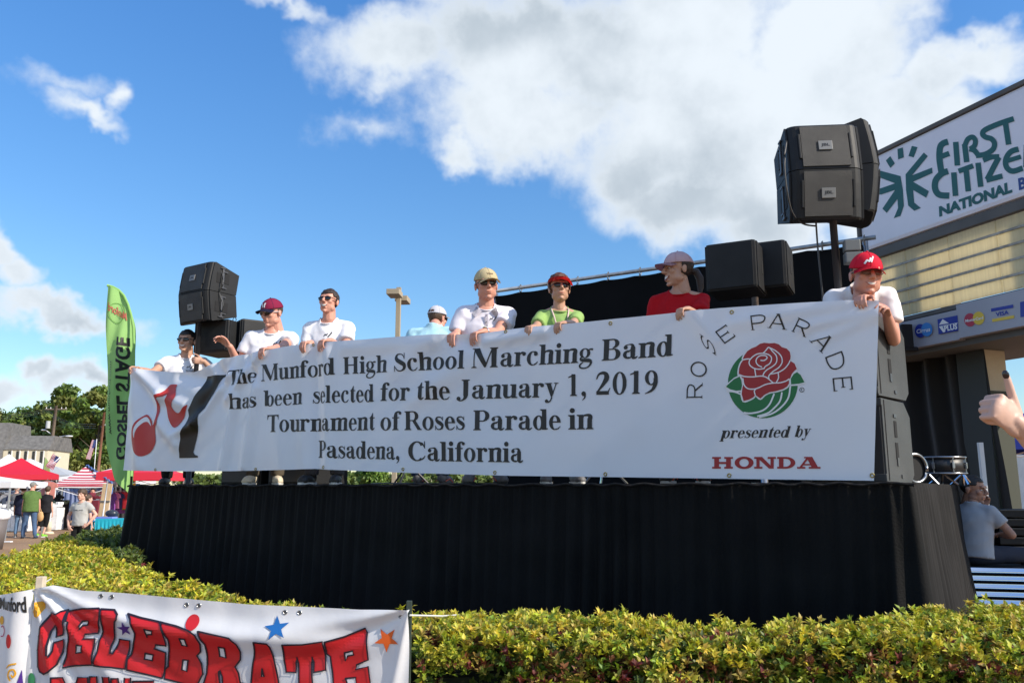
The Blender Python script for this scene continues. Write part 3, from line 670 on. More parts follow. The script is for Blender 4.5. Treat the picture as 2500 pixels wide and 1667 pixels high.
def np_mesh(name, V, F, C=None):
    me = bpy.data.meshes.new(name); me.vertices.add(len(V)); me.vertices.foreach_set('co', V.astype(np.float32).ravel())
    k = F.shape[1]; me.loops.add(F.size); me.loops.foreach_set('vertex_index', F.astype(np.int32).ravel())
    me.polygons.add(len(F)); me.polygons.foreach_set('loop_start', np.arange(0, F.size, k, dtype=np.int32)); me.polygons.foreach_set('loop_total', np.full(len(F), k, dtype=np.int32))
    me.update(calc_edges=True)
    if C is not None:
        a = me.color_attributes.new('Col', 'FLOAT_COLOR', 'POINT'); cc = np.ones((len(V), 4), dtype=np.float32); cc[:, :3] = np.clip(C, 0, 1); a.data.foreach_set('color', cc.ravel())
    return me
M_leaf = mat('shrub_leaf', (.2, .25, .02), .5, attr='Col', trans=.3)
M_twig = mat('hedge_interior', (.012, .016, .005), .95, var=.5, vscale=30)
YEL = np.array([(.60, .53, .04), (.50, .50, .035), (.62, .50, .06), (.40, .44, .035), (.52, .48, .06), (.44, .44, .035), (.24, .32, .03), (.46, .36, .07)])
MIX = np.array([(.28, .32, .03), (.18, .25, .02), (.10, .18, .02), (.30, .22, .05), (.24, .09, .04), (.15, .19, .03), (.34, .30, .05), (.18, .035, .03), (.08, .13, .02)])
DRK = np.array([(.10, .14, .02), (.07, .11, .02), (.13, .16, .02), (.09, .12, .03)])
def in_poly(x, y, P):
    c = np.zeros(len(x), bool); n = len(P); j = n-1
    for i in range(n):
        xi, yi = P[i]; xj, yj = P[j]
        k = ((yi > y) != (yj > y)) & (x < (xj-xi)*(y-yi)/(yj-yi+1e-12)+xi); c ^= k; j = i
    return c
def hz(px, py, z=HZ): p = at_z(px, py, z); return (p.x, p.y)
def hnoise(x, y, s=1.0): return .055*mnoise.noise((x*1.6, y*1.6, 5))+.03*mnoise.noise((x*5, y*5, 2))
def build_hedge(label, poly, z0, dens, size, top_cols, edge_drop, seed, faces=True, near=None, bump=1.0, group=None):
    P = np.array(poly); x0, y0 = P.min(0); x1, y1 = P.max(0); area = (x1-x0)*(y1-y0)
    root = empty('hedge', ((x0+x1)/2, (y0+y1)/2, 0), 0, label, 'hedge', group); off = np.array([root.location.x, root.location.y, 0])
    r = np.random.default_rng(seed)
    def sample(n):
        x = r.uniform(x0, x1, n); y = r.uniform(y0, y1, n); k = in_poly(x, y, poly); return x[k], y[k]
    def edge_dist(x, y):
        d = np.full(len(x), 9.0)
        for i in range(len(poly)):
            a = P[i]; b = P[(i+1) % len(poly)]; v = b-a; t = np.clip(((x-a[0])*v[0]+(y-a[1])*v[1])/(v@v), 0, 1)
            d = np.minimum(d, np.hypot(x-a[0]-t*v[0], y-a[1]-t*v[1]))
        return d
    def height(x, y):
        e = edge_dist(x, y); nz = np.array([hnoise(a, b) for a, b in zip(x, y)])*bump
        return z0+nz-edge_drop*np.exp(-(e/.09)**1.2)
    Vs = []; Fs = []; Cs = []; o = 0
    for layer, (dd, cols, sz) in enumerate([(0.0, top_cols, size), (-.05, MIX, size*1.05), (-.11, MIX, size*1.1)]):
        n = int(area*dens*(1.0 if layer == 0 else .6)); x, y = sample(n)
        keep = np.array([mnoise.noise((a*7, b*7, 9+layer)) > (-.25 if layer == 0 else -1) for a, b in zip(x, y)]); x = x[keep]; y = y[keep]
        z = height(x, y)+dd+r.uniform(-.025, .03, len(x))*(1 if layer == 0 else .6)
        tall = r.uniform(0, 1, len(x)) > .96; z = z+tall*r.uniform(.01, .045, len(x))
        nr = np.stack([r.normal(0, .35, len(x)), r.normal(0, .35, len(x))-.15, np.ones(len(x))], 1)
        s = 1.0
        V, F, C = hedge_leaves(np.stack([x, y, z], 1)-off, nr, sz, seed+layer, cols)
        Vs.append(V); Fs.append(F+o); Cs.append(C); o += len(V)
    if near:   # foliage of the upright faces
        for (ax, ay), (bx, by) in near:
            Ln = math.hypot(bx-ax, by-ay); nx, ny = (by-ay)/Ln, -(bx-ax)/Ln
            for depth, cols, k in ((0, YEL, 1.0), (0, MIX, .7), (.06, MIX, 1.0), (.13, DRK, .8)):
                n = int(Ln*z0*dens*k*.62); t = r.uniform(0, 1, n); h = r.uniform(0.35, 1, n)
                z = z0*h; x = ax+(bx-ax)*t; y = ay+(by-ay)*t
                bulge = np.array([.07*mnoise.noise((a*2.4, c*3.2, 3))+.045*mnoise.noise((a*7, c*8, 1)) for a, c in zip(x+y, z)])
                gap = np.array([mnoise.noise((a*6.5, c*8, 21)) for a, c in zip(x+y, z)])
                kk = gap > (-.12 if depth == 0 else -.45); x, y, z, bulge = x[kk], y[kk], z[kk], bulge[kk]
                rr = .10*(z/z0)**6
                x = x-nx*(depth+rr)+nx*bulge; y = y-ny*(depth+rr)+ny*bulge
                nr = np.stack([nx+r.normal(0, .4, len(x)), ny+r.normal(0, .4, len(x)), .75+r.normal(0, .35, len(x))], 1)
                V, F, C = hedge_leaves(np.stack([x, y, z], 1)-off, nr, size, seed+31+int(depth*100), cols)
                Vs.append(V); Fs.append(F+o); Cs.append(C); o += len(V)
    me = np_mesh('foliage', np.concatenate(Vs), np.concatenate(Fs), np.concatenate(Cs))
    mesh_obj('foliage', me, M_leaf, root); 
    # twiggy dark core a little inside the leaves
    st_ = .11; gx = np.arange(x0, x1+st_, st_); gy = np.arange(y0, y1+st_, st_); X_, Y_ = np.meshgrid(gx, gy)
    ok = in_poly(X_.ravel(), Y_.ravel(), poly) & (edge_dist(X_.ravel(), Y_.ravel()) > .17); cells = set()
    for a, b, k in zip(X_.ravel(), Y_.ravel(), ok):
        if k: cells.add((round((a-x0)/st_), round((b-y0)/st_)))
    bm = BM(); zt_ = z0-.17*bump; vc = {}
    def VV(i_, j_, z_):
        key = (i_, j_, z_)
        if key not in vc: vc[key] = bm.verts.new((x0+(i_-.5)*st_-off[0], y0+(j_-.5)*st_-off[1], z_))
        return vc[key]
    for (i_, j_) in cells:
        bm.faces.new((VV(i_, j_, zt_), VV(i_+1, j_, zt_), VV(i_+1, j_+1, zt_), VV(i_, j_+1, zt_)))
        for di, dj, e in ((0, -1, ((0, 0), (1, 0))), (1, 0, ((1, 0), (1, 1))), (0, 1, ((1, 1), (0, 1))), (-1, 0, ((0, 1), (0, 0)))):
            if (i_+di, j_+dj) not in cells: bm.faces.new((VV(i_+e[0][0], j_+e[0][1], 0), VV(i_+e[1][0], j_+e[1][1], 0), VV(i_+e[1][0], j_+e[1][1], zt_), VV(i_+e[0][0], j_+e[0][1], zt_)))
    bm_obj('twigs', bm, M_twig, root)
    return root
far = [hz(2620, 1440), hz(2500, 1455), hz(2350, 1482), hz(2200, 1495), hz(2040, 1528), hz(1900, 1500), hz(1700, 1505), hz(1500, 1500), hz(1300, 1476), hz(1050, 1488), hz(950, 1488), hz(700, 1472), hz(560, 1448)]
nearR = [(-.36, 3.42), (3.3, 3.16)]
polyA = far+[(-2.0, 4.35), (-.45, 3.55)]+[nearR[0], nearR[1]]
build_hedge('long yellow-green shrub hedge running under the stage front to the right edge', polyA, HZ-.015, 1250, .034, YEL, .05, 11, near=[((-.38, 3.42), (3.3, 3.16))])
leftB = [hz(560, 1450), hz(480, 1425), hz(400, 1412), hz(366, 1385), hz(306, 1372), hz(281, 1368), hz(275, 1347), hz(245, 1334), hz(183, 1318), hz(165, 1308), hz(143, 1311), hz(89, 1334), hz(56, 1347), hz(0, 1368), hz(-160, 1410), (-4.6, 5.0), (-2.35, 4.25), (-1.9, 4.4)]
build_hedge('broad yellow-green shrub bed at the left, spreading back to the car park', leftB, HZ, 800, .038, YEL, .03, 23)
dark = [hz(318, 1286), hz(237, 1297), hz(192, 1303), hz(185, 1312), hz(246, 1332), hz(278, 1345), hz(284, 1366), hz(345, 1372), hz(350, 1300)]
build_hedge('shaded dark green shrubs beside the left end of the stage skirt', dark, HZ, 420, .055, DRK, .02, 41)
tag(py_obj('planting_bed', [(-7.5, 3.0, .006), (4.2, 3.0, .006), (4.2, 5.2, .006), (-1, 8, .006), (-7.5, 14, .006)], [(0, 1, 2, 3, 4)], mat('mulch', (.05, .03, .02), .95, var=.5, vscale=25)), kind='structure')
# ================================================================== LOUDSPEAKERS
M_grille = mat('dusty_grille', (.034, .032, .029), .6, var=.35, vscale=6, bump=.6, bscale=500, bdist=.004)
M_cab = mat('cabinet_paint', (.011, .0115, .0125), .58, var=.25, vscale=7, bump=.25, bscale=300, bdist=.002, spec=.35)
M_recess = mat('recess', (.004, .004, .005), .8)
M_badge = mat('badge', (.20, .20, .195), .4)
def plane_text(name, s, M, w, h, m, parent, lift=.001, bold=.0):
    """M maps local (x,y,0) to parent space"""
    P = font_polys(s, bold)
    return emit(name, P, lambda x, y, l: M @ Vector(((x-.5)*w, (y-.5)*h, l)), m, parent, lift, step=None)
def array_box(parent_loc, rz, tilt, label, group, pivot_z=0, W=.50):
    """wedge cabinet: local x width, -y front, origin at centre of its joint edge"""
    o = bpy.data.objects.new('speaker', None); COL.objects.link(o); o.location = parent_loc; o.rotation_euler = (tilt, 0, rz); o.rotation_mode = 'XYZ'
    tag(o, label, 'speaker', group); return o
def fill_box(o, up=True, W=.50, Hf=.325, Hb=.235, D=.38, badge=True, handles=True):
    s = 1 if up else -1
    f, b = -D/2, D/2; lean = .045
    def FX(z): return f+lean*(z/Hf)**1.3          # the front leans back away from the joint
    prof = [(f, .003*s), (b, .003*s), (b+.028, Hb*s), (f+lean+.012, Hf*s), (f+lean, (Hf-.012)*s), (FX(Hf*.6), Hf*.6*s), (FX(Hf*.3), Hf*.3*s)]
    hw = W/2; bm = BM()
    def sect(x, inset): return [(x, y+(inset if y < f+lean+.02 else 0), z) for y, z in prof]
    xs = [(-hw+.012, .048), (-hw+.022, .026), (-hw+.04, .011), (-hw+.06, .003), (-hw+.09, 0)]; xs = xs+[(-a, c) for a, c in reversed(xs)]
    loft(bm, [sect(x, i) for x, i in xs]); bmesh.ops.recalc_face_normals(bm, faces=bm.faces); bm_obj('cabinet', bm, M_cab, o, False)
    for sg in (-1, 1):
        pr = [(y+(.040 if y < f+lean+.02 else .002), z*1.0) for y, z in prof]
        bm = BM(); prism(bm, pr, sg*(hw-.012), sg*hw); pl = bm_obj('side_plate', bm, M_cab, o)
        if handles:
            for (yy, w_) in ((-.045, .055), (.06, .06)):
                bm = BM(); box(bm, (sg*(hw+.001), yy, s*.16), (.006, w_, .115), bevel=.0025); bm_obj('handle_recess', bm, M_recess, pl)
            bm = BM(); box(bm, (sg*(hw+.006), .008, s*.16), (.01, .022, .24), bevel=.003); bm_obj('rigging_bar', bm, mat('rig_steel', (.10, .10, .105), .4, metal=.6), pl)
            for zz, yy in ((.05, .02), (.27, .0), (.23, .03)):
                bm = BM(); box(bm, (sg*(hw+.009), yy, s*zz), (.012, .06, .012), bevel=.002); bm_obj('rigging_pin', bm, MATS['rig_steel'], pl)
    n_ = 8; bm = BM(); g = []
    for k in range(n_+1):
        z = .018+(Hf-.036)*k/n_; g.append([bm.verts.new((x, FX(z)-.008, z*s)) for x in (-hw+.085, hw-.085)])
    for k in range(n_): bm.faces.new((g[k][0], g[k][1], g[k+1][1], g[k+1][0]))
    bmesh.ops.recalc_face_normals(bm, faces=bm.faces); bmesh.ops.solidify(bm, geom=bm.faces[:], thickness=.006); bm_obj('grille', bm, M_grille, o)
    for sg in (-1, 1):
        bm = BM(); box(bm, (sg*(hw-.074), FX(Hf*.5)-.002, s*Hf*.5), (.014, .016, Hf*.55), Rm_x(s*-.14), .003); bm_obj('grille_clip', bm, M_cab, o)
    if badge:
        y = FX(Hf*.5)-.0125; rx = Rm_x(-s*.16)
        bm = BM(); box(bm, (0, y, s*Hf*.5), (.088, .006, .066), rx, .002); bd_ = bm_obj('badge', bm, M_badge, o)
        plane_text('lettering', 'JBL', Matrix.Translation((0, y-.0035, s*Hf*.5)) @ rx @ Matrix.Rotation(R(90), 4, 'X'), .055, .026, M_ink, bd_, .0008, .02)
def Rm_x(a): return Matrix.Rotation(a, 4, 'X')
def pole(loc, z0, z1, r, label, m=M_blk2, lean=(0, 0), collar=True, mats=None):
    o = empty('speaker_pole', (loc[0], loc[1], z0), 0, label, 'pole')
    bm = BM(); tube(bm, [(0, 0, 0), (lean[0], lean[1], z1-z0)], r, 14); bm_obj('tube', bm, m, o, True)
    bm = BM(); f = .55; tube(bm, [(lean[0]*f, lean[1]*f, (z1-z0)*f), (lean[0]*(f+.05), lean[1]*(f+.05), (z1-z0)*(f+.05))], r*1.6, 14); ball(bm, (lean[0]*f-r*2.2, 0, (z1-z0)*(f+.02)), r*1.1, 2); bm_obj('locking_collar', bm, m, o, True)
    bm = BM(); cone(bm, (0, 0, 0), (0, 0, .02), .11, .11, 20); bm_obj('base_plate', bm, m, o)
    return o
# right array, front column and the column turned beside it
def stack(px, pyj, D, th, names, group, W=.5, badge=True, tl=(0, 0), sub=False):
    J = at(px, pyj, D)
    for up, lab, tt in ((True, names[0], tl[0]), (False, names[1], tl[1])):
        o = array_box(tuple(J), R(th), 0, lab, group)
        o.rotation_euler = (Matrix.Rotation(R(th), 4, 'Z') @ Matrix.Rotation(R(tt), 4, 'X')).to_euler()
        # origin is in the middle of the cabinet depth; joint edge stays put
        fill_box(o, up, W, badge=badge)
    return J
GA = 'loudspeakers of the raised arrays'
JR = stack(2000, 438, 5.25, -5, ('upper loudspeaker with dusty grey grille of the right raised array', 'lower loudspeaker with dusty grey grille of the right raised array'), GA, W=.47)
q = JR+Vector((.275, .20, .100)); 
for up, lab, tt in ((True, 'upper black loudspeaker turned sideways beside the dusty grilles of the right array', 0), (False, 'lower black loudspeaker turned sideways beside the dusty grilles of the right array', 0)):
    o = array_box(tuple(q), R(52), 0, lab, GA); o.rotation_euler = (Matrix.Rotation(R(72), 4, 'Z') @ Matrix.Rotation(R(tt), 4, 'X')).to_euler(); fill_box(o, up, .42, badge=False)
JL = stack(502, 722, 8.9, -33, ('upper black loudspeaker of the left array above the dark-haired man', 'lower black loudspeaker of the left array above the dark-haired man'), GA, W=.54)
# poles
pr_t = at(2041, 541, 5.22); pr_b = at(2066, 905, 5.12)
pole((pr_b.x, pr_b.y, 0), DECK, pr_t.z+.02, .024, 'black speaker pole under the right array, in front of the man in the red cap', lean=(pr_t.x-pr_b.x-.02, pr_t.y-pr_b.y))
pl_t = at(487, 786, 8.85); pl_b = at(478, 905, 8.75)
pole((pl_b.x, pl_b.y, 0), DECK, pl_t.z+.02, .026, 'black speaker pole gripped by the dark-haired man at the left', lean=(pl_t.x-pl_b.x+.0, pl_t.y-pl_b.y))
# clamp and lamp arm on right pole
cl = at(2068, 615, 5.15); o = empty('pole_clamp', tuple(cl), R(-10), 'grey clamp block bolted to the right speaker pole beside the red cap', 'clamp')
bm = BM(); box(bm, (.03, 0, .035), (.1, .07, .075), bevel=.008); bm_obj('block', bm, mat('clamp_grey', (.13, .14, .14), .5), o)
bm = BM(); box(bm, (.035, 0, -.045), (.11, .08, .07), bevel=.008); bm_obj('block', bm, MATS['clamp_grey'], o)
bm = BM(); tube(bm, [(.06, 0, -.04), (.10, -.01, -.13), (.13, -.015, -.19)], .017, 8); bm_obj('arm', bm, MATS['clamp_grey'], o, True)
cpts = [at(1992, 541, 5.25), at(1996, 600, 5.25), at(2002, 660, 5.25), at(2008, 720, 5.3), at(2012, 790, 5.35)]
bm = BM(); tube(bm, cpts, .006, 6); tag(bm_obj('cable', bm, mat('cable', (.05, .05, .05), .5), None, True), 'thin black cable hanging from the right speaker array', 'cable')
# side fills standing a little lower
def sidefill(px, py, D, th, W, H, label, W2=None, poleR=None, polem=None, handle=True):
    c = at(px, py, D); o = empty('speaker', tuple(c), R(th), label, 'speaker', 'low side-fill loudspeakers')
    d = .42
    bm = BM(); box(bm, (0, 0, 0), (W, d, H), bevel=.03); bm_obj('cabinet', bm, M_cab, o)
    bm = BM(); box(bm, (0, -d/2-.004, 0), (W-.05, .012, H-.04), bevel=.004); bm_obj('grille', bm, M_cab, o)
    for sg in (-1, 1):
        bm = BM(); box(bm, (sg*W/2, 0, 0), (.016, d-.05, H-.03), bevel=.003); pl = bm_obj('side_plate', bm, M_cab, o)
        bm = BM(); box(bm, (sg*(W/2+.008), 0, .0), (.006, .06, .11), bevel=.002); bm_obj('handle_recess', bm, M_recess, pl)
    if handle:
        bm = BM(); tube(bm, [(W*.3+.022*math.cos(a), 0, H/2+.03+.03*math.sin(a)) for a in np.linspace(-1.2, 4.3, 12)], .005, 6); bm_obj('lifting_eye', bm, M_cab, o, True)
    return o
sidefill(545, 828, 9.1, -20, .46, .36, 'black low loudspeaker between the dark-haired man and the maroon cap')
sidefill(622, 827, 9.2, 35, .44, .36, 'black loudspeaker partly hidden behind the man in the maroon cap')
sidefill(1797, 662, 6.9, -27, .42, .42, 'large black loudspeaker behind the woman in the red shirt', handle=False)
sidefill(1876, 660, 7.05, -26, .36, .42, 'black loudspeaker turned aside next to the hanging cable at the right', handle=False)
p1 = at(1842, 708, 7.0); pole((p1.x, p1.y, 0), DECK, p1.z, .03, 'chromed pole under the large loudspeaker behind the woman in the red shirt', m=M_metal)
p2 = at(585, 870, 9.15); pole((p2.x, p2.y, 0), DECK, p2.z, .025, 'black pole under the low loudspeakers at the left')
# subwoofers stacked at the right end
def subwoofer(loc, rz, label, H=.50, W=.50, D=.50):
    o = empty('subwoofer', loc, rz, label, 'subwoofer', 'stacked black subwoofers')
    M_s = mat('sub_paint', (.050, .051, .051), .5, var=.2, vscale=6, bump=.3, bscale=260, bdist=.002)
    prof = [(-D/2, .0), (D/2-.06, 0), (D/2, .05), (D/2, H-.09), (D/2-.10, H-.004), (-D/2, H-.004)]
    bm = BM(); prism(bm, prof, -W/2+.01, W/2-.01); bm_obj('cabinet', bm, M_s, o)
    for sg in (-1, 1):
        bm = BM(); prism(bm, [(y*1.01, z*.99+.002) for y, z in prof], sg*(W/2-.01), sg*W/2); sp_ = bm_obj('side_plate', bm, M_s, o)
        for zz in (.64, .38):
            bm = BM(); box(bm, (sg*(W/2+.001), -.04, H*zz), (.005, .045, .10), bevel=.002); bm_obj('handle_recess', bm, M_recess, sp_)
        bm = BM(); box(bm, (sg*(W/2+.002), -.04, H*.8), (.008, .05, .02)); box(bm, (sg*(W/2+.002), -.04, H*.25), (.008, .03, .05)); box(bm, (sg*(W/2+.002), .02, H*.08), (.008, .03, .02)); bm_obj('latch', bm, MATS['rig_steel'], sp_)
        for yy in (-D/2+.035,):
            bm = BM(); box(bm, (sg*(W/2+.001), yy, H/2), (.004, .008, H-.03)); bm_obj('seam', bm, M_recess, sp_)
    bm = BM(); box(bm, (0, -D/2-.006, H/2), (W-.02, .012, H-.03), bevel=.004); bm_obj('grille', bm, M_blk2, o)
    for sg in (-1, 1):
        for zz in (.03, H-.03):
            bm = BM(); box(bm, (sg*(W/2-.03), -D/2-.012, zz), (.07, .02, .045), bevel=.006); bm_obj('corner', bm, M_s, o)
sb = at(2098, 1178, 5.2)
sloc = Vector((sb.x, sb.y, DECK)); 
subwoofer((sloc.x, sloc.y, DECK+.004), R(-42), 'lower black subwoofer at the right end of the stage')
subwoofer((sloc.x-.0, sloc.y, DECK+.512), R(-44), 'upper black subwoofer under the elbow of the man in the red cap')
# low black cabinets seen under the left end of the banner
for k, (u, lab) in enumerate([(.55, 'black floor cabinet behind the left end of the banner'), (1.25, 'black floor cabinet standing second from the left behind the banner')]):
    c = stg(u, 1.1, DECK+.004); o = empty('subwoofer', tuple(c), math.atan2(SD.y, SD.x), lab, 'subwoofer', 'floor cabinets behind the banner')
    bm = BM(); box(bm, (0, 0, .24), (.6, .5, .47), bevel=.012); bm_obj('cabinet', bm, M_cab, o)
    bm = BM(); box(bm, (0, -.256, .24), (.55, .012, .42), bevel=.004); bm_obj('grille', bm, M_blk2, o)

# ------------------------------------------------------------------ drums and stand at the right rear of the stage
M_chrome = mat('chrome', (.8, .82, .85), .12, metal=1.0); M_dchr = mat('dull_chrome', (.30, .31, .33), .28, metal=1.0)
c = at(2236, 1150, 6.0); o = empty('hoop_drum', (c.x, c.y, DECK), R(20), 'chrome-hooped drum half hidden behind the stacked subwoofers', 'drum')
bm = BM(); tube(bm, [(.10*math.cos(a), 0, .115+.10*math.sin(a)) for a in np.linspace(0, 2*math.pi, 33)], .014, 8); bm_obj('hoop', bm, M_dchr, o, True)
bm = BM(); cone(bm, (0, .01, .115), (0, .16, .115), .094, .094, 28); bm_obj('shell', bm, M_recess, o, False)
for sg in (-1, 1):
    bm = BM(); tube(bm, [(sg*.1, -.02, .07), (sg*.15, -.05, 0)], .008, 6); bm_obj('spur', bm, M_chrome, o)
c = at(2300, 1155, 6.7); o = empty('snare_drum', (c.x, c.y, DECK+.06), 0, 'black drum with chrome rims standing at the back corner of the stage', 'drum')
bm = BM(); cone(bm, (0, 0, .03), (0, 0, .155), .17, .17, 32); bm_obj('shell', bm, M_blk2, o, True)
for z in (.03, .155):
    bm = BM(); tube(bm, [(.176*math.cos(a), .176*math.sin(a), z) for a in np.linspace(0, 2*math.pi, 33)], .009, 6); bm_obj('rim', bm, M_dchr, o, True)
for k in range(8):
    a = k/8*2*math.pi; bm = BM(); box(bm, (.18*math.cos(a), .18*math.sin(a), .09), (.02, .02, .05), Matrix.Rotation(a, 4, 'Z'), .004); cone(bm, (.18*math.cos(a), .18*math.sin(a), .03), (.18*math.cos(a), .18*math.sin(a), .155), .004, .004, 6); bm_obj('lug', bm, M_dchr, o)
for k in range(3):
    a = k*2.09; bm = BM(); tube(bm, [(0, 0, .03), (.12*math.cos(a), .12*math.sin(a), -.055)], .009, 6); bm_obj('leg', bm, M_chrome, o)
c = at(2350, 1150, 7.1); o = empty('cymbal_stand', (c.x, c.y, DECK), 0, 'short chrome stand beside the drum at the stage corner', 'stand')
bm = BM(); cone(bm, (0, 0, .0), (0, 0, .22), .012, .012); bm_obj('tube', bm, M_chrome, o, True)
bm = BM(); box(bm, (-.04, 0, .16), (.1, .04, .025), bevel=.005); ball(bm, (.01, 0, .19), .022, 2); bm_obj('clamp', bm, M_chrome, o, True)
for k in range(3):
    a = k*2.09+.4; bm = BM(); tube(bm, [(0, 0, .1), (.1*math.cos(a), .1*math.sin(a), .005)], .008, 6); bm_obj('leg', bm, M_chrome, o)
# small kit of stands seen under the banner
for px, D, lab in ((995, 7.6, 'folded black music stand feet seen under the banner near the orange shoes'), (1475, 6.6, 'chrome pedal and stand feet seen under the right half of the banner')):
    c = at(px, 1180, D); o = empty('stand_foot', (c.x, c.y, DECK), 0, lab, 'stand')
    for k in range(3):
        a = k*2.09+.3; bm = BM(); tube(bm, [(0, 0, .2), (.2*math.cos(a), .2*math.sin(a), .008)], .009, 6); bm_obj('leg', bm, M_blk2 if px < 1200 else M_chrome, o)
    bm = BM(); cone(bm, (0, 0, .15), (0, 0, .7), .012, .012); bm_obj('tube', bm, M_blk2, o)
cp = [at(x, y, d) for x, y, d in ((905, 1186, 7.3), (925, 1192, 6.55), (950, 1193, 6.5), (1000, 1184, 6.6), (1060, 1180, 6.9), (1200, 1184, 6.7))]
for p in cp: p.z = max(p.z, DECK+.012)
bm = BM(); tube(bm, [tuple(p)[:3] for p in catmull(cp, 6)], .007, 6); tag(bm_obj('cable', bm, MATS['cable'], None, True), 'black cable looping over the stage edge under the banner', 'cable')

# ================================================================== BANK CANOPY (right)
CP0 = Vector((5.35, 8.5, 0)); CPD = Vector((-.388, 1.0, 0)).normalized()     # along its long face, away from the camera
CPN = Vector((-1, -.388, 0)).normalized()                                     # outward normal of that face
bank = empty('bank_canopy', tuple(CP0), math.atan2(-CPD.y, -CPD.x), 'drive-through canopy with a big green-lettered sign, cream panels and card logos', 'canopy')
bkM = Matrix.Translation(bank.location) @ Matrix.Rotation(math.atan2(-CPD.y, -CPD.x), 4, 'Z'); bkI = bkM.inverted()
# local: +x towards the camera along the face, +y = into ... (face normal is -y side)
def cpx(px, py, off=0.0):
    r = ray(px, py); b = CP0+CPN*off; t = (b-CAM).dot(CPN)/r.dot(CPN); return CAM+r*t
def cpl(px, py, lift=0.0): return bkI @ cpx(px, py, 0) + (bkI.to_3x3() @ CPN)*lift
nl = bkI.to_3x3() @ CPN
sgn = 1 if nl.y > 0 else -1
# heights measured on the photograph
zs = lambda px, py: cpx(px, py).z
z_strip_b = .5*(zs(2240, 850)+zs(2490, 802)); z_strip_t = .5*(zs(2250, 783)+zs(2490, 716)); z_pan_b = z_strip_t+.07; z_pan_t = zs(2261, 592); z_sign_b = zs(2261, 566)-.03; z_sign_t = zs(2500, 212)
xl = (bkI @ cpx(2108, 600)).x; xr = 3.6
def slab_face(name, x0, x1, z0, z1, d0, d1, m, bevel=0.0, seams=None, parent=bank):
    bm = BM(); box(bm, ((x0+x1)/2, sgn*(d0+d1)/2, (z0+z1)/2), (x1-x0, abs(d1-d0), z1-z0), bevel=bevel); return bm_obj(name, bm, m, parent)
M_panel = mat('ribbed_cream_panel', (.80, .73, .54), .75, trans=.68, var=.07, vscale=3.0, bump=.15, bscale=30, stretch=(14, 1, .5), bdist=.02)
M_trim = mat('grey_trim', (.095, .088, .082), .6, var=.2, vscale=3)
for xx in np.arange(xl+.9, xr, 1.55):
    slab_face('frame_beam', xx, xx+.12, z_strip_b+.02, z_sign_t-.05, -.42, -.22, M_trim)
slab_face('strip_backing', xl+.05, xr, z_strip_b+.02, z_strip_t+.05, -.3, -.1, M_trim)
slab_face('soffit', xl, xr, z_strip_b-.06, z_strip_b+.02, -1.5, -.06, mat('soffit', (.12, .12, .12), .8))
rows = [z_pan_b+(z_pan_t-z_pan_b)*k/5 for k in range(6)]
pan = None; pw = .62
for r_ in range(5):
    k = 0; x = xl+.03-(.31 if r_ % 2 else 0)*0
    while x < xr-.02:
        x2 = min(x+pw, xr)
        bm = BM(); zc = (rows[r_]+rows[r_+1])/2; dz = random.uniform(-.006, .006)
        box(bm, ((x+x2)/2, sgn*(-.015+dz), zc), (x2-x-.012, .03, rows[r_+1]-rows[r_]-.022), bevel=.006); bm_obj('panel', bm, M_panel, bank); x = x2
for r_ in range(1, 5):
    slab_face('joint_bead', xl+.02, xr, rows[r_]-.013, rows[r_]+.013, -.02, .012, mat('bead', (.33, .31, .27), .6, var=.4, vscale=12))
slab_face('trim', xl, xr, z_pan_t, z_sign_b+.02, -.16, .03, M_trim, .01)
slab_face('trim', xl, xr, z_strip_t+.012, z_pan_b-.004, -.16, .02, M_trim, .006)
M_sign = mat('sign_white', (.76, .76, .84), .4, var=.04, vscale=2)
sb_ = slab_face('sign_board', xl+.02, xr, z_sign_b+.03, z_sign_t, -.10, .05, M_sign, .05)
slab_face('sign_frame', xl, xr, z_sign_t-.005, z_sign_t+.05, -.14, .07, M_trim, .01)
bm = BM(); box(bm, (xl-.012, sgn*(-.03), (z_sign_b+z_sign_t)/2+.03), (.035, .2, z_sign_t-z_sign_b-.02), bevel=.012); bm_obj('sign_frame', bm, M_trim, bank)
# card strip: two boards slightly offset
M_strip = mat('strip_white_shaded', (.36, .36, .41), .4, var=.05, vscale=3)  # white boards; their deeper shade is mixed into this grey
xm = cpl(2345, 800).x
slab_face('card_strip', xl+.32, xm, z_strip_b, z_strip_t-.0, -.08, .035, M_strip, .004); slab_face('card_strip', xm+.004, xr, z_strip_b+.012, z_strip_t+.05, -.08, .045, M_strip, .004)
M_teal = mat('sign_teal', (.010, .105, .105), .5)
GZ = lambda p: (1850+p[0]/3.409, 260+p[1]/3.409)
def gz(pcs): return [[[GZ(p) for p in poly] for poly in pc] for pc in pcs]
def spx(lift0): 
    return lambda x, y, l: cpl(x, y, lift0+l)
EMB = [[(1190, 360), (1235, 347), (1243, 430), (1195, 447)], [(1310, 335), (1357, 345), (1325, 430), (1282, 418)], [(1093, 455), (1130, 420), (1168, 480), (1130, 517)],
       [(1258, 570), (1410, 390), (1443, 420), (1310, 580), (1478, 515), (1482, 560), (1320, 632), (1452, 710), (1430, 765), (1320, 700), (1330, 805), (1385, 850), (1330, 873), (1280, 830), (1262, 700)],
       [(990, 530), (1045, 540), (1215, 585), (1235, 700), (1243, 830), (1215, 915), (1160, 935), (1195, 850), (1190, 775), (1100, 890), (1065, 855), (1170, 700), (1055, 738), (1000, 735), (1010, 700), (1170, 645), (1050, 600), (985, 580)]]
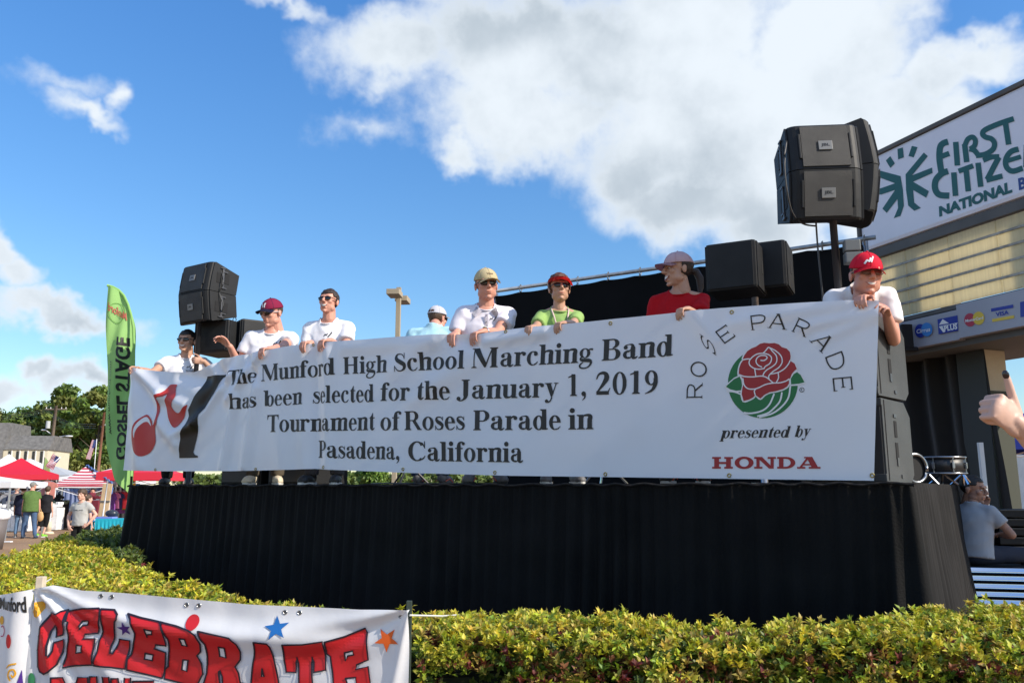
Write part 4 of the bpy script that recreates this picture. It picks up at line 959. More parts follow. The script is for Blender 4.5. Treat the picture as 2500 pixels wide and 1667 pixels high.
LET = [(brush([(1612, 300), (1570, 315), (1545, 350), (1540, 440), (1558, 560)], 52), ), (brush([(1548, 425), (1622, 398)], 44, straight=True),), (brush([(1676, 302), (1690, 498)], 46, straight=True),),
       (brush([(1750, 320), (1768, 470)], 46, straight=True),), (brush([(1752, 335), (1775, 282), (1815, 262), (1840, 290), (1832, 335), (1795, 362)], 42),), (brush([(1790, 360), (1830, 372), (1865, 412)], 44),),
       (brush([(1845, 415), (1920, 405), (1985, 365), (2000, 315), (1975, 278), (1925, 262), (1900, 235), (1925, 200), (2040, 150), (2160, 110)], 44),), (brush([(2092, 150), (2118, 325)], 46, straight=True),),
       (brush([(1612, 545), (1560, 565), (1510, 620), (1505, 690), (1540, 740), (1622, 748)], 52),), (brush([(1660, 555), (1675, 750)], 46, straight=True),), (brush([(1700, 545), (1822, 500)], 42, straight=True),), (brush([(1762, 525), (1782, 712)], 46, straight=True),), (brush([(1862, 475), (1885, 675)], 46, straight=True),),
       (brush([(1905, 455), (1975, 428), (2038, 425)], 42),), (brush([(2036, 428), (1938, 615)], 46, straight=True),), (brush([(1932, 620), (2066, 585)], 44, straight=True),),
       (brush([(2200, 362), (2135, 385), (2095, 445), (2100, 510), (2150, 545), (2235, 520)], 46),), (brush([(2105, 460), (2220, 425)], 38, straight=True),),
       (brush([(2262, 510), (2250, 345), (2370, 480), (2355, 300)], 44, straight=True),), (brush([(2520, 250), (2440, 270), (2430, 320), (2520, 340), (2510, 410), (2420, 430)], 44),)]
emit('emblem', gz([[e] for e in EMB]), spx(.052), M_teal, sb_, .002, step=None)
emit('lettering', gz([l[0] for l in LET]), spx(.052), M_teal, sb_, .002, step=None)
emit('lettering', quad_map(font_polys('NATIONAL', .055), GZ((1540, 925)), GZ((2150, 722)), GZ((2140, 625)), GZ((1535, 838))), spx(.052), M_teal, sb_, .002, step=None)
emit('lettering', quad_map(font_polys('BANK', .035), GZ((2205, 705)), GZ((2520, 598)), GZ((2505, 498)), GZ((2195, 606))), spx(.052), mat('sign_navy', (.02, .06, .25), .5), sb_, .002, step=None)
HZ8 = lambda p: (2100+p[0]/3.92, 700+p[1]/3.92)
def h8(pcs): return [[[HZ8(p) for p in poly] for poly in pc] for pc in pcs]
stp = lambda x, y, l: cpl(x, y, .047+l)
Mb = mat('card_blue', (.012, .03, .30), .4); Ml = mat('card_light_blue', (.03, .22, .62), .4); Mr = mat('card_red', (.45, .035, .07), .4); My = mat('card_yellow', (.72, .50, .05), .4)
emit('card_logo', h8([disc(605, 424, 52, 66)]), stp, Mb, bank, .002, step=None); emit('card_logo', h8([disc(668, 411, 54, 66)]), stp, Ml, bank, .0028, step=None)
emit('lettering', quad_map(font_polys('Cirrus', .02), HZ8((570, 452)), HZ8((702, 428)), HZ8((702, 388)), HZ8((570, 412))), stp, M_white, bank, .0042, step=None)
emit('card_logo', h8([[[(770, 315), (962, 276), (970, 422), (780, 457)]]]), stp, Mb, bank, .002, step=None)
emit('card_logo', h8([[[(785, 368), (820, 312), (880, 352)]], [[(785, 385), (818, 380), (845, 436), (825, 440)]], [[(785, 383), (965, 345), (965, 350), (785, 388)]]]), stp, M_white, bank, .003, step=None)
emit('lettering', quad_map(font_polys('PLUS', .04), HZ8((838, 432)), HZ8((962, 408)), HZ8((960, 352)), HZ8((832, 378))), stp, M_white, bank, .0042, step=None)
emit('card_logo', h8([disc(1082, 320, 56, 64)]), stp, Mr, bank, .002, step=None); emit('card_logo', h8([disc(1165, 304, 56, 64)]), stp, My, bank, .0028, step=None)
emit('lettering', quad_map(font_polys('MasterCard', .02), HZ8((1040, 345)), HZ8((1210, 312)), HZ8((1208, 284)), HZ8((1038, 317))), stp, M_white, bank, .0042, step=None)
emit('card_logo', h8([[[(1283, 212), (1495, 173), (1498, 205), (1285, 243)]]]), stp, Mb, bank, .002, step=None)
emit('card_logo', h8([[[(1293, 312), (1505, 275), (1507, 304), (1296, 341)]]]), stp, My, bank, .002, step=None)
emit('lettering', quad_map(font_polys('VISA', .03), HZ8((1330, 290)), HZ8((1455, 266)), HZ8((1452, 225)), HZ8((1327, 249))), stp, Mb, bank, .003, step=None)
emit('card_logo', h8([[[(1562, 150), (1780, 110), (1784, 260), (1566, 295)]]]), stp, Mb, bank, .002, step=None)
# column and hanging curtain below
M_conc = mat('beige_column', (.50, .43, .32), .8, var=.1, vscale=3, bump=.3, bscale=40)
cc = at(2418, 1100, 9.7)
bm = BM(); box(bm, (0, 0, (z_strip_b-.06)/2), (.36, .34, z_strip_b-.06), bevel=.01)
col = bm_obj('column', bm, M_conc, bank); lc = bkI @ Vector((cc.x, cc.y, 0)); col.location = (lc.x, lc.y, 0)
bm = BM(); box(bm, (0, sgn*.178, (z_strip_b-.06)/2), (.37, .012, z_strip_b-.07)); cd_ = bm_obj('column_cladding_and_shade', bm, mat('dark_cladding', (.055, .06, .058), .7), bank); cd_.location = (lc.x, lc.y, 0)
bm = BM(); box(bm, (.188, 0, 1.33), (.012, .33, 2.66)); cd_ = bm_obj('column_cladding_and_shade', bm, mat('olive_column_shade', (.05, .055, .04), .8), bank); cd_.location = (lc.x, lc.y, 0)  # sheet added over the beige end face; its dark colour paints the shade
n = 150; rw = 20; vs = []; x0 = cpl(2160, 900).x-.7; x1 = cpl(2335, 900).x; L_ = x1-x0
for j in range(rw+1):
    v = j/rw
    for i in range(n+1):
        x = x0+L_*i/n; vs.append((x+.25*v*(i/n), sgn*(-.5+.05*math.sin(x*14+1.5*math.sin(x*4))+.03*mnoise.noise((x*4, v*3, 1))), z_strip_b-.05-(z_strip_b-.08)*v))
W = n+1
cu = tag(py_obj('curtain', [bkM @ Vector(v) for v in vs], [(j*W+i, j*W+i+1, (j+1)*W+i+1, (j+1)*W+i) for j in range(rw) for i in range(n)], mat('brown_black_curtain', (.016, .013, .011), .85, sheen=.2), None, True), 'dark brownish-black curtain hanging under the card-logo strip', 'curtain')
# dark bracket in front of the strip
b0 = cpx(2214, 822, .12); bm = BM(); box(bm, b0, (.13, .06, .30), bevel=.01); box(bm, b0+Vector((.03, 0, -.15)), (.17, .06, .05), bevel=.01); tag(bm_obj('bracket', bm, M_recess), 'dark bracket fixed at the left end of the card-logo strip', 'bracket')
# pale building and greenery beyond
c = at(2545, 1160, 30); o = empty('pale_building', (c.x, c.y, 0), R(-8), 'sunlit white building far behind the seated man', 'building')
bm = BM(); box(bm, (0, 0, 1.55), (2.4, 4, 3.1)); bm_obj('wall', bm, mat('white_wall', (.7, .7, .68), .8, var=.1, vscale=2), o)
bm = BM(); box(bm, (0, 0, 3.2), (2.6, 4.2, .2)); bm_obj('roof', bm, mat('fascia_white', (.75, .75, .73), .7), o)
for k in range(3):
    bm = BM(); box(bm, (-.85+k*.8, -2.0, 1.5), (.5, .06, 1.4), bevel=.01); bm_obj('window', bm, mat('pale_window', (.30, .38, .45), .2), o)

# blue canopy tent
def tent(loc, rz, sx, sy, eave, peak, val, m, label, legs=True, legm=None, group=None, parts=True, scallop=0, roof_only=False, stripes=None):
    o = empty('canopy_tent', loc, rz, label, 'canopy tent', group); hx, hy = sx/2, sy/2
    vs = []; fs = []; K = 10
    # four sagging roof faces
    cor = [(-hx, -hy), (hx, -hy), (hx, hy), (-hx, hy)]
    for s in range(4):
        a = Vector((*cor[s], eave)); b = Vector((*cor[(s+1) % 4], eave)); t = Vector((0, 0, peak)); bm = BM(); idx = {}
        for i in range(K+1):
            for j in range(K+1):
                v = i/K; e = a.lerp(b, j/K); p = e.lerp(t, v); p.z -= .10*(peak-eave)*math.sin(math.pi*v)*1.0+.02*math.sin(math.pi*j/K)*(1-v)
                idx[i, j] = bm.verts.new(p)
        for i in range(K):
            for j in range(K):
                bm.faces.new((idx[i, j], idx[i, j+1], idx[i+1, j+1], idx[i+1, j]))
        for j in range(K):
            q0 = idx[0, j].co.copy(); q1 = idx[0, j+1].co.copy(); q0.z -= val; q1.z -= val
            bm.faces.new((idx[0, j+1], idx[0, j], bm.verts.new(q0), bm.verts.new(q1)))
        bmesh.ops.remove_doubles(bm, verts=bm.verts, dist=1e-4)
        bm_obj('roof_panel', bm, m, o, False)
    if legs:
        lm = legm or mat('tent_leg', (.5, .5, .5), .4, metal=.6)
        for x, y in cor:
            bm = BM(); box(bm, (x*.98, y*.98, eave/2), (.045, .045, eave)); bm_obj('leg', bm, lm, o)
        for s in range(4):
            a = Vector((*cor[s], eave-.12))*1; b = Vector((*cor[(s+1) % 4], eave-.12)); a.x *= .98; a.y *= .98; b.x *= .98; b.y *= .98
            bm = BM(); mid = (a+b)/2; cone(bm, a, (mid.x, mid.y, eave-.45), .014, .014, 6); cone(bm, (mid.x, mid.y, eave-.45), b, .014, .014, 6); bm_obj('truss', bm, lm, o)
    return o
M_tw = mat('tent_white', (.78, .78, .80), .7, trans=.15); M_tr = mat('tent_red', (.60, .012, .035), .65, trans=.12); M_tb = mat('tent_blue', (.012, .035, .34), .6)
bt = at(2470, 1065, 12.6); tent((bt.x+.55, bt.y+1.2, 0), R(-20), 2.4, 2.4, bt.z+.15, bt.z+.55, .32, M_tb, 'bright blue canopy tent beyond the seated man at the right', legm=mat('white_leg', (.7, .7, .72), .4))
wp = at(2401, 1165, 9.0); bm = BM(); box(bm, (0, 0, 1.02), (.045, .045, 2.04)); tag(bm_obj('white_post', bm, MATS['white_leg']), 'white metal post just left of the seated man’s head', 'post').location = (wp.x, wp.y, 0)

# signal cables looping off the raised arrays
for pts_, lab in (([at(540, 660, 8.75), at(546, 690, 8.7), at(536, 715, 8.72), at(545, 745, 8.72), at(538, 770, 8.78), at(530, 792, 8.9), at(520, 850, 9.0)], 'thin black cable running down the side of the left speaker array'),
                  ([at(1920, 345, 5.05), at(1915, 400, 5.0), at(1922, 470, 5.02), at(1935, 520, 5.1), at(1960, 546, 5.2), at(1992, 552, 5.25)], 'thin black cable on the flank of the right speaker array')):
    bm = BM(); tube(bm, [tuple(p)[:3] for p in catmull(pts_, 5)], .006, 6); tag(bm_obj('cable', bm, MATS['cable'], None, True), lab, 'cable')
# ================================================================== COLOURED BANNER IN FRONT OF THE HEDGE
D_L, D_R = 3.78, 3.36
A0 = at(84, 1437, D_L); A1 = at(1001, 1487, D_R)
KD = Vector((A1.x-A0.x, A1.y-A0.y, 0)); KL = KD.length; KD.normalize(); KN = Vector((KD.y, -KD.x, 0))
def kpx(px, py):
    r = ray(px, py); b = Vector((A0.x, A0.y, 0)); t = (b-CAM).dot(KN)/r.dot(KN); P = CAM+r*t
    return (P-b).dot(KD), P.z
KT = [kpx(*p) for p in [(84, 1437), (130, 1428+0), (200, 1441), (300, 1447), (450, 1460), (600, 1474), (750, 1481), (880, 1487), (1001, 1487)]]
def k_disp(u, z):
    zt = interp(u, KT); d = 0
    dd = zt-z
    # sag folds under the top hem and rays from the tied corners
    d += .030*math.exp(-((dd-.10-.03*math.sin(u*1.2))/.045)**2)*math.sin(math.pi*min(1, max(0, u/KL)))
    for ang, h, w in ((12, .018, .03), (24, -.02, .035), (38, .02, .04), (55, -.018, .04), (70, .016, .04), (82, -.012, .03)):
        a = R(ang); qx, qz = u+.0, dd; along = qx*math.cos(a)+qz*math.sin(a); off = -qx*math.sin(a)+qz*math.cos(a)
        if along > 0: d += h*math.exp(-(off/(w*(.25+along)))**2)*math.exp(-along/.7)
    for ang, h, w in ((10, .02, .05), (26, -.015, .05), (78, .02, .05)):
        a = R(ang); qx, qz = KL-u, dd; along = qx*math.cos(a)+qz*math.sin(a); off = -qx*math.sin(a)+qz*math.cos(a)
        if along > 0: d += h*math.exp(-(off/(w*(.25+along)))**2)*math.exp(-along/.8)
    d += .010*mnoise.noise((u*3, z*3, 2))+.004*mnoise.noise((u*9, z*7, 5))
    return d
def k_pt(u, z, l=0): return Vector((A0.x, A0.y, 0))+KD*u+KN*(k_disp(u, z)+l)+Vector((0, 0, z))
kb = empty('banner', (A0.x+KD.x*KL/2, A0.y+KD.y*KL/2, 0), 0, 'white event banner with big red outlined letters and stars in front of the hedge', 'banner')
kI = Matrix.Translation(-kb.location)
def kL(px, py, l): u, z = kpx(px, py); return kI @ k_pt(u, z, l)
NU, NV = 320, 70; vs = []
for j in range(NV+1):
    for i in range(NU+1):
        u = KL*i/NU; zt = interp(u, KT); z = zt-(zt-.30)*(j/NV); vs.append(kI @ k_pt(u, z))
W = NU+1
M_kv = mat('event_vinyl', (.80, .80, .82), .4, var=.02, vscale=2, bump=.1, bscale=22, trans=.12)
py_obj('sheet', vs, [(j*W+i, (j+1)*W+i, (j+1)*W+i+1, j*W+i+1) for j in range(NV) for i in range(NU)], M_kv, kb, True)
DZ = lambda p: (p[0]/4.523, 1420+p[1]/4.523)
EZ = lambda p: (500+p[0]/4.523, 1420+p[1]/4.523)
LD = [([(755, 305), (740, 440), (705, 580), (618, 605), (612, 500), (598, 483), (570, 540), (545, 700), (545, 800), (565, 818), (595, 760), (605, 665), (705, 632), (690, 780), (650, 900), (560, 985), (500, 1012), (450, 985), (425, 930), (420, 750), (440, 600), (480, 480), (540, 370), (600, 328), (665, 348), (700, 318)], []),
      ([(762, 320), (940, 288), (1120, 282), (1148, 300), (1135, 420), (1095, 562), (968, 568), (955, 618), (1072, 620), (1062, 780), (1045, 908), (860, 915), (710, 940), (712, 900), (745, 760), (770, 640), (782, 435), (762, 425)], [[(928, 428), (1000, 423), (985, 470), (938, 473), (905, 515), (900, 480)], [(882, 688), (950, 692), (935, 768), (866, 776), (872, 720)]]),
      ([(1150, 290), (1290, 300), (1338, 350), (1343, 400), (1318, 430), (1285, 560), (1242, 700), (1237, 780), (1265, 785), (1295, 720), (1322, 630), (1443, 645), (1420, 800), (1400, 955), (1230, 930), (1065, 912), (1068, 880), (1100, 775), (1120, 640), (1165, 480), (1160, 400)], []),
      ([(1442, 342), (1600, 385), (1800, 425), (1832, 455), (1863, 560), (1853, 700), (1735, 688), (1718, 732), (1842, 775), (1830, 900), (1790, 1062), (1600, 1010), (1420, 963), (1417, 850), (1450, 800), (1482, 680), (1520, 560), (1512, 475), (1490, 400)], [[(1655, 508), (1738, 525), (1725, 567), (1668, 570), (1652, 600)], [(1607, 785), (1697, 802), (1678, 868), (1592, 850)]]),
      ([(1812, 427), (2000, 470), (2140, 520), (2212, 572), (2250, 670), (2238, 760), (2190, 808), (2238, 900), (2252, 1010), (2200, 1110), (2140, 1150), (1815, 1068), (1817, 965), (1860, 930), (1882, 760), (1902, 620), (1862, 520)], [[(2040, 610), (2095, 618), (2100, 698), (2045, 688)], [(2030, 855), (2085, 862), (2070, 982), (2015, 965)]])]
LE = [([(-20, 530), (0, 532), (150, 565), (330, 600), (400, 670), (420, 760), (412, 850), (350, 930), (385, 1000), (400, 1105), (450, 1117), (450, 1230), (215, 1230), (205, 1040), (180, 975), (165, 985), (172, 1060), (190, 1230), (-20, 1230), (0, 1110), (35, 1000), (45, 800), (40, 680), (5, 620)], [[(187, 708), (250, 718), (255, 828), (187, 812)]]),
      ([(597, 648), (740, 665), (762, 700), (788, 880), (840, 1230), (700, 1230), (682, 1150), (600, 1150), (580, 1230), (500, 1230), (520, 1090), (552, 880), (590, 700)], [[(652, 950), (665, 1035), (640, 1035)]]),
      ([(900, 680), (1110, 680), (1322, 650), (1335, 800), (1342, 968), (1215, 990), (1205, 880), (1188, 830), (1182, 900), (1215, 1230), (1065, 1230), (1038, 900), (1025, 832), (1014, 880), (1010, 995), (905, 990), (890, 850)], []),
      ([(1345, 655), (1550, 600), (1772, 510), (1788, 560), (1810, 855), (1682, 910), (1672, 962), (1810, 930), (1850, 1230), (1440, 1230), (1420, 1000), (1390, 820), (1350, 790)], [[(1550, 778), (1642, 755), (1650, 800), (1585, 812), (1558, 862)], [(1560, 1060), (1670, 1050), (1680, 1120), (1590, 1140)]])]
# second row: tops of the next word just enter the picture
def blk(x0, x1, y0, y1, ch):
    P = lambda a, b: (x0+(x1-x0)*a, y0+(y1-y0)*b)
    T = {'M': [P(0, 0), P(.3, 0), P(.5, .4), P(.7, 0), P(1, 0), P(1, 1), P(.72, 1), P(.72, .5), P(.5, .85), P(.28, .5), P(.28, 1), P(0, 1)],
         'U': [P(0, 0), P(.35, 0), P(.35, .7), P(.65, .7), P(.65, 0), P(1, 0), P(1, .85), P(.8, 1), P(.2, 1), P(0, .85)],
         'N': [P(0, 0), P(.35, 0), P(.68, .5), P(.68, 0), P(1, 0), P(1, 1), P(.68, 1), P(.32, .5), P(.32, 1), P(0, 1)],
         'F': [P(0, 0), P(1, 0), P(1, .3), P(.45, .3), P(.45, .42), P(.8, .42), P(.8, .65), P(.45, .65), P(.45, 1), P(0, 1)],
         'O': [P(.2, 0), P(.8, 0), P(1, .2), P(1, .8), P(.8, 1), P(.2, 1), P(0, .8), P(0, .2)],
         'R': [P(0, 0), P(.8, 0), P(1, .2), P(.9, .5), P(1, 1), P(.65, 1), P(.5, .6), P(.4, .6), P(.4, 1), P(0, 1)],
         'D': [P(0, 0), P(.7, 0), P(1, .25), P(1, .75), P(.7, 1), P(0, 1)]}
    return T[ch]
LD2 = [(blk(590, 985, 1050, 1500, 'M'), []), (blk(1005, 1240, 1040, 1490, 'U'), []), (blk(1262, 1460, 1055, 1500, 'N'), []), (blk(1480, 1700, 1090, 1530, 'F'), []), (blk(1730, 2020, 1160, 1600, 'O'), []), (blk(2060, 2360, 1230, 1660, 'R'), []), (blk(2400, 2720, 1290, 1720, 'D'), [])]
M_lr = mat('letter_red', (.58, .012, .018), .45); M_ol = mat('outline_black', (.012, .008, .02), .45)
for Z_, LS in ((DZ, LD), (EZ, LE), (DZ, LD2)):
    for out, holes in LS:
        zz = lambda P: [[Z_(p) for p in P]]
        so = [tuple(p)[:2] for p in catmull([(a, b, 0) for a, b in out], 2, True)] if False else out
        emit('letter', [zz(so)], kL, M_lr, kb, .004, step=7)
        if holes: emit('counter', [zz(h) for h in holes], kL, M_kv, kb, .0055, step=7)
        emit('outline', [[[Z_(p) for p in poly] for poly in brush(c+[c[0]], 19, straight=True)] for c in [so]+holes]+[[[Z_(p) for p in poly] for poly in disc(x, y, 9.5, n=8)] for c in [so]+holes for x, y in c], kL, M_ol, kb, .0068, step=7)
def deco(name, polys, Z_, m, f=kL, par=kb): emit(name, [[[Z_(p) for p in poly] for poly in pc] for pc in polys], f, m, par, .004, step=7)
deco('star', [star(828, 500, 138, -8)], EZ, mat('star_blue', (.01, .13, .42), .5)); deco('star', [star(2015, 632, 142, 182)], EZ, mat('star_orange', (.75, .12, .01), .5)); deco('star', [star(1407, 512, 84, -4)], DZ, mat('star_purple', (.07, .02, .22), .5))
deco('balloon', [disc(2158, 436, 70, 85)], DZ, M_lr); deco('balloon', [[[tuple(p) for p in [(365, 330), (375, 260), (410, 220), (450, 212), (485, 235), (485, 290), (455, 370), (410, 402), (370, 385)]]]], DZ, mat('balloon_orange', (.75, .36, .01), .5)); deco('balloon', [disc(352, 1090, 34, 90)], DZ, mat('balloon_green', (.03, .2, .08), .5))
def grommet(Z_, p, f=kL, par=kb, r=.0085):
    px, py = Z_(p); c = f(px, py, .0008); bm = BM(); tube(bm, [c+KD*r*math.cos(a)+Vector((0, 0, r*math.sin(a))) for a in np.linspace(0, 2*math.pi, 15)], .0022, 6)
    g = bm_obj('grommet', bm, mat('nickel', (.5, .5, .48), .25, metal=1.0), par, True)
    bm = BM(); cone(bm, c, c+KN*.001, r*.8, r*.8, 12); bm_obj('grommet_hole', bm, mat('grommet_shade', (.10, .10, .10), .6), par)
for p in ((1110, 155), (1230, 165), (2065, 250), (2200, 258)): grommet(DZ, p)
for p in ((890, 333), (1048, 338), (2160, 378)): grommet(EZ, p)
# neighbouring banner turning the corner
L0 = Vector((A0.x, A0.y, 0)); LDv = Vector((-1, .12, 0)).normalized(); LN = Vector((-LDv.y*-1, -LDv.x, 0)); LN = Vector((LDv.y, -LDv.x, 0)); LN = -LN if LN.dot(Vector((0, -1, 0))) < 0 else LN
def lpx(px, py):
    r = ray(px, py); t = (L0-CAM).dot(LN)/r.dot(LN); P = CAM+r*t; return (P-L0).dot(LDv), P.z
ZT = A0.z
def l_pt(u, z, l=0):
    fold = .022*math.sin(u*26)*math.exp(-u*.6)+.015*mnoise.noise((u*5, z*3, 4)); return L0+LDv*u+LN*(fold+l)+Vector((0, 0, z))
lb = empty('banner', tuple(L0+LDv*.8), 0, 'second white banner with coloured balloons left of the wooden stake', 'banner'); lI = Matrix.Translation(-lb.location)
vs = []; NU, NV = 120, 30
for j in range(NV+1):
    for i in range(NU+1):
        u = 2.4*i/NU; zt = ZT-.045*math.sin(min(1, u/.75)*math.pi)*(1 if u < .75 else 0)+.0; z = zt-(zt-.3)*j/NV; vs.append(lI @ l_pt(u, z))
W = NU+1
py_obj('sheet', vs, [(j*W+i, (j+1)*W+i, (j+1)*W+i+1, j*W+i+1) for j in range(NV) for i in range(NU)], M_kv, lb, True)
def lL(px, py, l): u, z = lpx(px, py); return lI @ l_pt(u, z, l)
emit('lettering', quad_map(font_polys('Munford', .03), DZ((-30, 300)), DZ((318, 335)), DZ((318, 150)), DZ((-30, 175))), lL, M_ink, lb, .003, step=8)
for nm, pl, m in (('balloon', [disc(128, 645, 34, 78)], M_lr), ('balloon', [disc(8, 425, 32, 48)], MATS['balloon_orange']), ('swirl', [brush([(95, 950), (140, 905), (215, 890)], [4, 16, 18]), brush([(150, 1080), (125, 1030), (140, 970), (185, 955), (205, 1000), (180, 1040), (160, 1010)], 18)], MATS['balloon_orange']), ('swirl', [brush([(0, 600), (40, 590), (58, 530), (30, 485), (0, 500)], 12)], mat('swirl_pink', (.45, .03, .12), .5)), ('triangle', [[[(210, 1117), (262, 960), (268, 1117)]]], MATS['star_purple'])):
    emit(nm, [[[DZ(p) for p in poly] for poly in pc] for pc in pl], lL, m, lb, .003, step=8)
# stakes and cords
bm = BM(); box(bm, (0, 0, (A0.z+.05)/2), (.032, .032, A0.z+.05), bevel=.003); tag(bm_obj('wooden_stake', bm, mat('raw_wood', (.62, .52, .40), .8, var=.15, vscale=20)), 'short white-painted wooden stake tying the two coloured banners together', 'stake').location = (A0.x+.01, A0.y+.03, 0)
ps = empty('metal_post', (A1.x-.006, A1.y+.025, 0), 0, 'thin green-black metal post at the right edge of the event banner', 'post')
bm = BM(); box(bm, (0, 0, (A1.z+.03)/2), (.022, .018, A1.z+.03), bevel=.003); bm_obj('post_bar', bm, mat('post_green', (.03, .045, .035), .5, var=.3, vscale=20), ps)
bm = BM()
for k in range(10): box(bm, (-.013, 0, A1.z-.10-k*.035), (.006, .012, .012), bevel=.001)
bm_obj('post_studs', bm, MATS['post_green'], ps)
bm = BM(); tube(bm, [(A1.x, A1.y-.01, A1.z-.02), tuple(at(1080, 1503, 3.6)), tuple(at(1120, 1500, 3.9))], .0035, 5); tag(bm_obj('cord', bm, mat('white_cord', (.6, .6, .58), .7)), 'thin white cord pulling the banner corner into the hedge', 'cord')
bm = BM(); tube(bm, [(A0.x, A0.y, A0.z-.02), tuple(at(92, 1432, 4.1)), tuple(at(125, 1412, 4.6))], .004, 5); tag(bm_obj('cord', bm, MATS['white_cord']), 'white cord tied round the wooden stake at the left', 'cord')

# ================================================================== GREEN FEATHER FLAG
FD = 9.6
fbase = at(316, 1200, FD); fl = empty('feather_flag', (fbase.x, fbase.y, 0), 0, 'tall lime-green feather flag with mirrored black lettering left of the stage', 'flag'); fI = Matrix.Translation(-fl.location)
QZ = lambda p: (230+p[0]/2.8, 680+p[1]/2.8)
LEFT = [(88, 45), (90, 200), (92, 400), (91, 700), (92, 950), (100, 1150), (112, 1240), (130, 1310), (160, 1385), (200, 1445), (232, 1490)]
RIGHT = [(88, 45), (125, 58), (165, 78), (200, 115), (228, 175), (250, 250), (264, 330), (270, 450), (268, 700), (266, 900), (262, 1100), (256, 1250), (252, 1350), (250, 1430), (248, 1500)]
M_fl = mat('flag_green', (.36, .64, .20), .7, var=.06, vscale=3, trans=.35, bump=.1, bscale=10)
def fl_pt(px, py, l=0):
    p = at(px, py, FD); x = p.x-fbase.x; z = p.z; return fI @ Vector((p.x, p.y+.05*math.sin(x*16+z*1.1)+.03*math.sin(x*31-z*2.2)-l, p.z))
def curve_y(C, y): return float(np.interp(y, [c[1] for c in C], [c[0] for c in C]))
vs = []; NR, NC = 110, 26
for j in range(NR+1):
    y = 45+(1492-45)*j/NR; xa = curve_y(LEFT, y); xb = curve_y(RIGHT, y)
    for i in range(NC+1):
        vs.append(fl_pt(*QZ((xa+(xb-xa)*i/NC, y))))
W = NC+1
py_obj('sail', vs, [(j*W+i, j*W+i+1, (j+1)*W+i+1, (j+1)*W+i) for j in range(NR) for i in range(NC)], M_fl, fl, True)
fl_map = lambda x, y, l: fl_pt(x, y, l)
# lettering runs up the sail, mirrored because the flag is seen from behind
emit('lettering', quad_map(font_polys('GOSPEL STAGE', .035), QZ((158, 1238)), QZ((165, 402)), QZ((234, 402)), QZ((222, 1238))), fl_map, M_ink, fl, .012, step=6)
emit('lettering', quad_map(font_polys('www.munford.com', .01), QZ((122, 1065)), QZ((118, 568)), QZ((132, 568)), QZ((138, 1065))), fl_map, M_ink, fl, .012, step=6)
emit('emblem', quad_map(font_polys('Munford', .02), QZ((225, 290)), QZ((115, 228)), QZ((122, 170)), QZ((222, 235))), fl_map, mat('flag_red', (.40, .08, .05), .6), fl, .012, step=6)
emit('emblem', [[[QZ(p) for p in poly] for poly in pc] for pc in [ring(165, 240, 48, 70, 44, 65)]], fl_map, mat('flag_dark_green', (.12, .30, .05), .6), fl, .010, step=6)
bm = BM(); pts = [fI @ at(*QZ(p), FD) for p in [(90, 47), (128, 58), (168, 80), (203, 117), (231, 177), (253, 252), (267, 332), (272, 450), (270, 700), (268, 900), (264, 1100), (258, 1250), (254, 1350), (250, 1500)]]+[Vector((0, 0, .9)), Vector((0, 0, 0))]
tube(bm, pts[:13], .016, 8); bm_obj('pole_sleeve', bm, M_fl, fl, True)
bm = BM(); tube(bm, pts[12:], .013, 8); bm_obj('flag_pole', bm, M_blk2, fl, True)
# ================================================================== TREES
M_tl = mat('tree_leaf', (.05, .09, .02), .6, attr='Col', trans=.2)
M_bark = mat('bark', (.09, .07, .05), .9, var=.3, vscale=8)
def tree(loc, h, w, label, seed, n=9000, leaf=.30, cols=None, trunk=.28, cname='tree', low=.12):
    o = empty(cname, loc, 0, label, 'tree', 'trees behind the market'); r = np.random.default_rng(seed); rr = random.Random(seed)
    bm = BM(); tube(bm, [(0, 0, 0), (.1, 0, h*.2), (-.05, .1, h*.45), (.1, 0, h*.75)], [trunk, trunk*.8, trunk*.55, trunk*.2], 8)
    for k in range(9):
        a = rr.uniform(0, 6.28); z = h*rr.uniform(.22, .6); l = w*rr.uniform(.25, .42)
        tube(bm, [(0, 0, z), (l*.5*math.cos(a), l*.5*math.sin(a), z+l*.35), (l*math.cos(a), l*math.sin(a), z+l*.8)], [trunk*.35, trunk*.22, trunk*.08], 5)
    bm_obj('trunk', bm, M_bark, o, True)
    # clumps
    NC = 64; cl = []
    for k in range(NC):
        z = h*rr.uniform(low, .97); q = (z/h-low)/(1-low); prof = math.sin(math.pi*min(1, q*.82+.16))**.7
        a = rr.uniform(0, 6.28); d = w/2*prof*rr.uniform(.25, .95); cl.append((d*math.cos(a), d*math.sin(a), z, w*rr.uniform(.09, .17)))
    C = np.array(cl); idx = r.integers(0, NC, n); d = r.normal(0, 1, (n, 3)); d /= np.linalg.norm(d, axis=1, keepdims=True)
    rad = C[idx, 3]*r.uniform(.55, 1.05, n)**.5
    P = C[idx, :3]+d*rad[:, None]*np.array([1, 1, .75]); P[:, 2] = np.maximum(P[:, 2], .3)
    u = r.normal(0, 1, (n, 3)); u /= np.linalg.norm(u, axis=1, keepdims=True); v = np.cross(u, d+r.normal(0, .5, (n, 3))); v /= np.linalg.norm(v, axis=1, keepdims=True)+1e-9
    s = leaf*r.uniform(.5, 1.2, n)[:, None]
    V = np.stack([P+u*s, P+v*s*.6, P-u*s, P-v*s*.6], 1).reshape(-1, 3); F = np.arange(n*4).reshape(n, 4)
    cols = np.array(cols if cols else [(.10, .17, .028), (.13, .20, .035), (.17, .22, .04), (.075, .13, .025), (.20, .22, .05)])
    ck = cols[r.integers(0, len(cols), NC)][idx]*r.uniform(.7, 1.3, (n, 1))
    mesh_obj('crown', np_mesh('crown', V, F, np.repeat(ck, 4, axis=0)), M_tl, o)
    return o
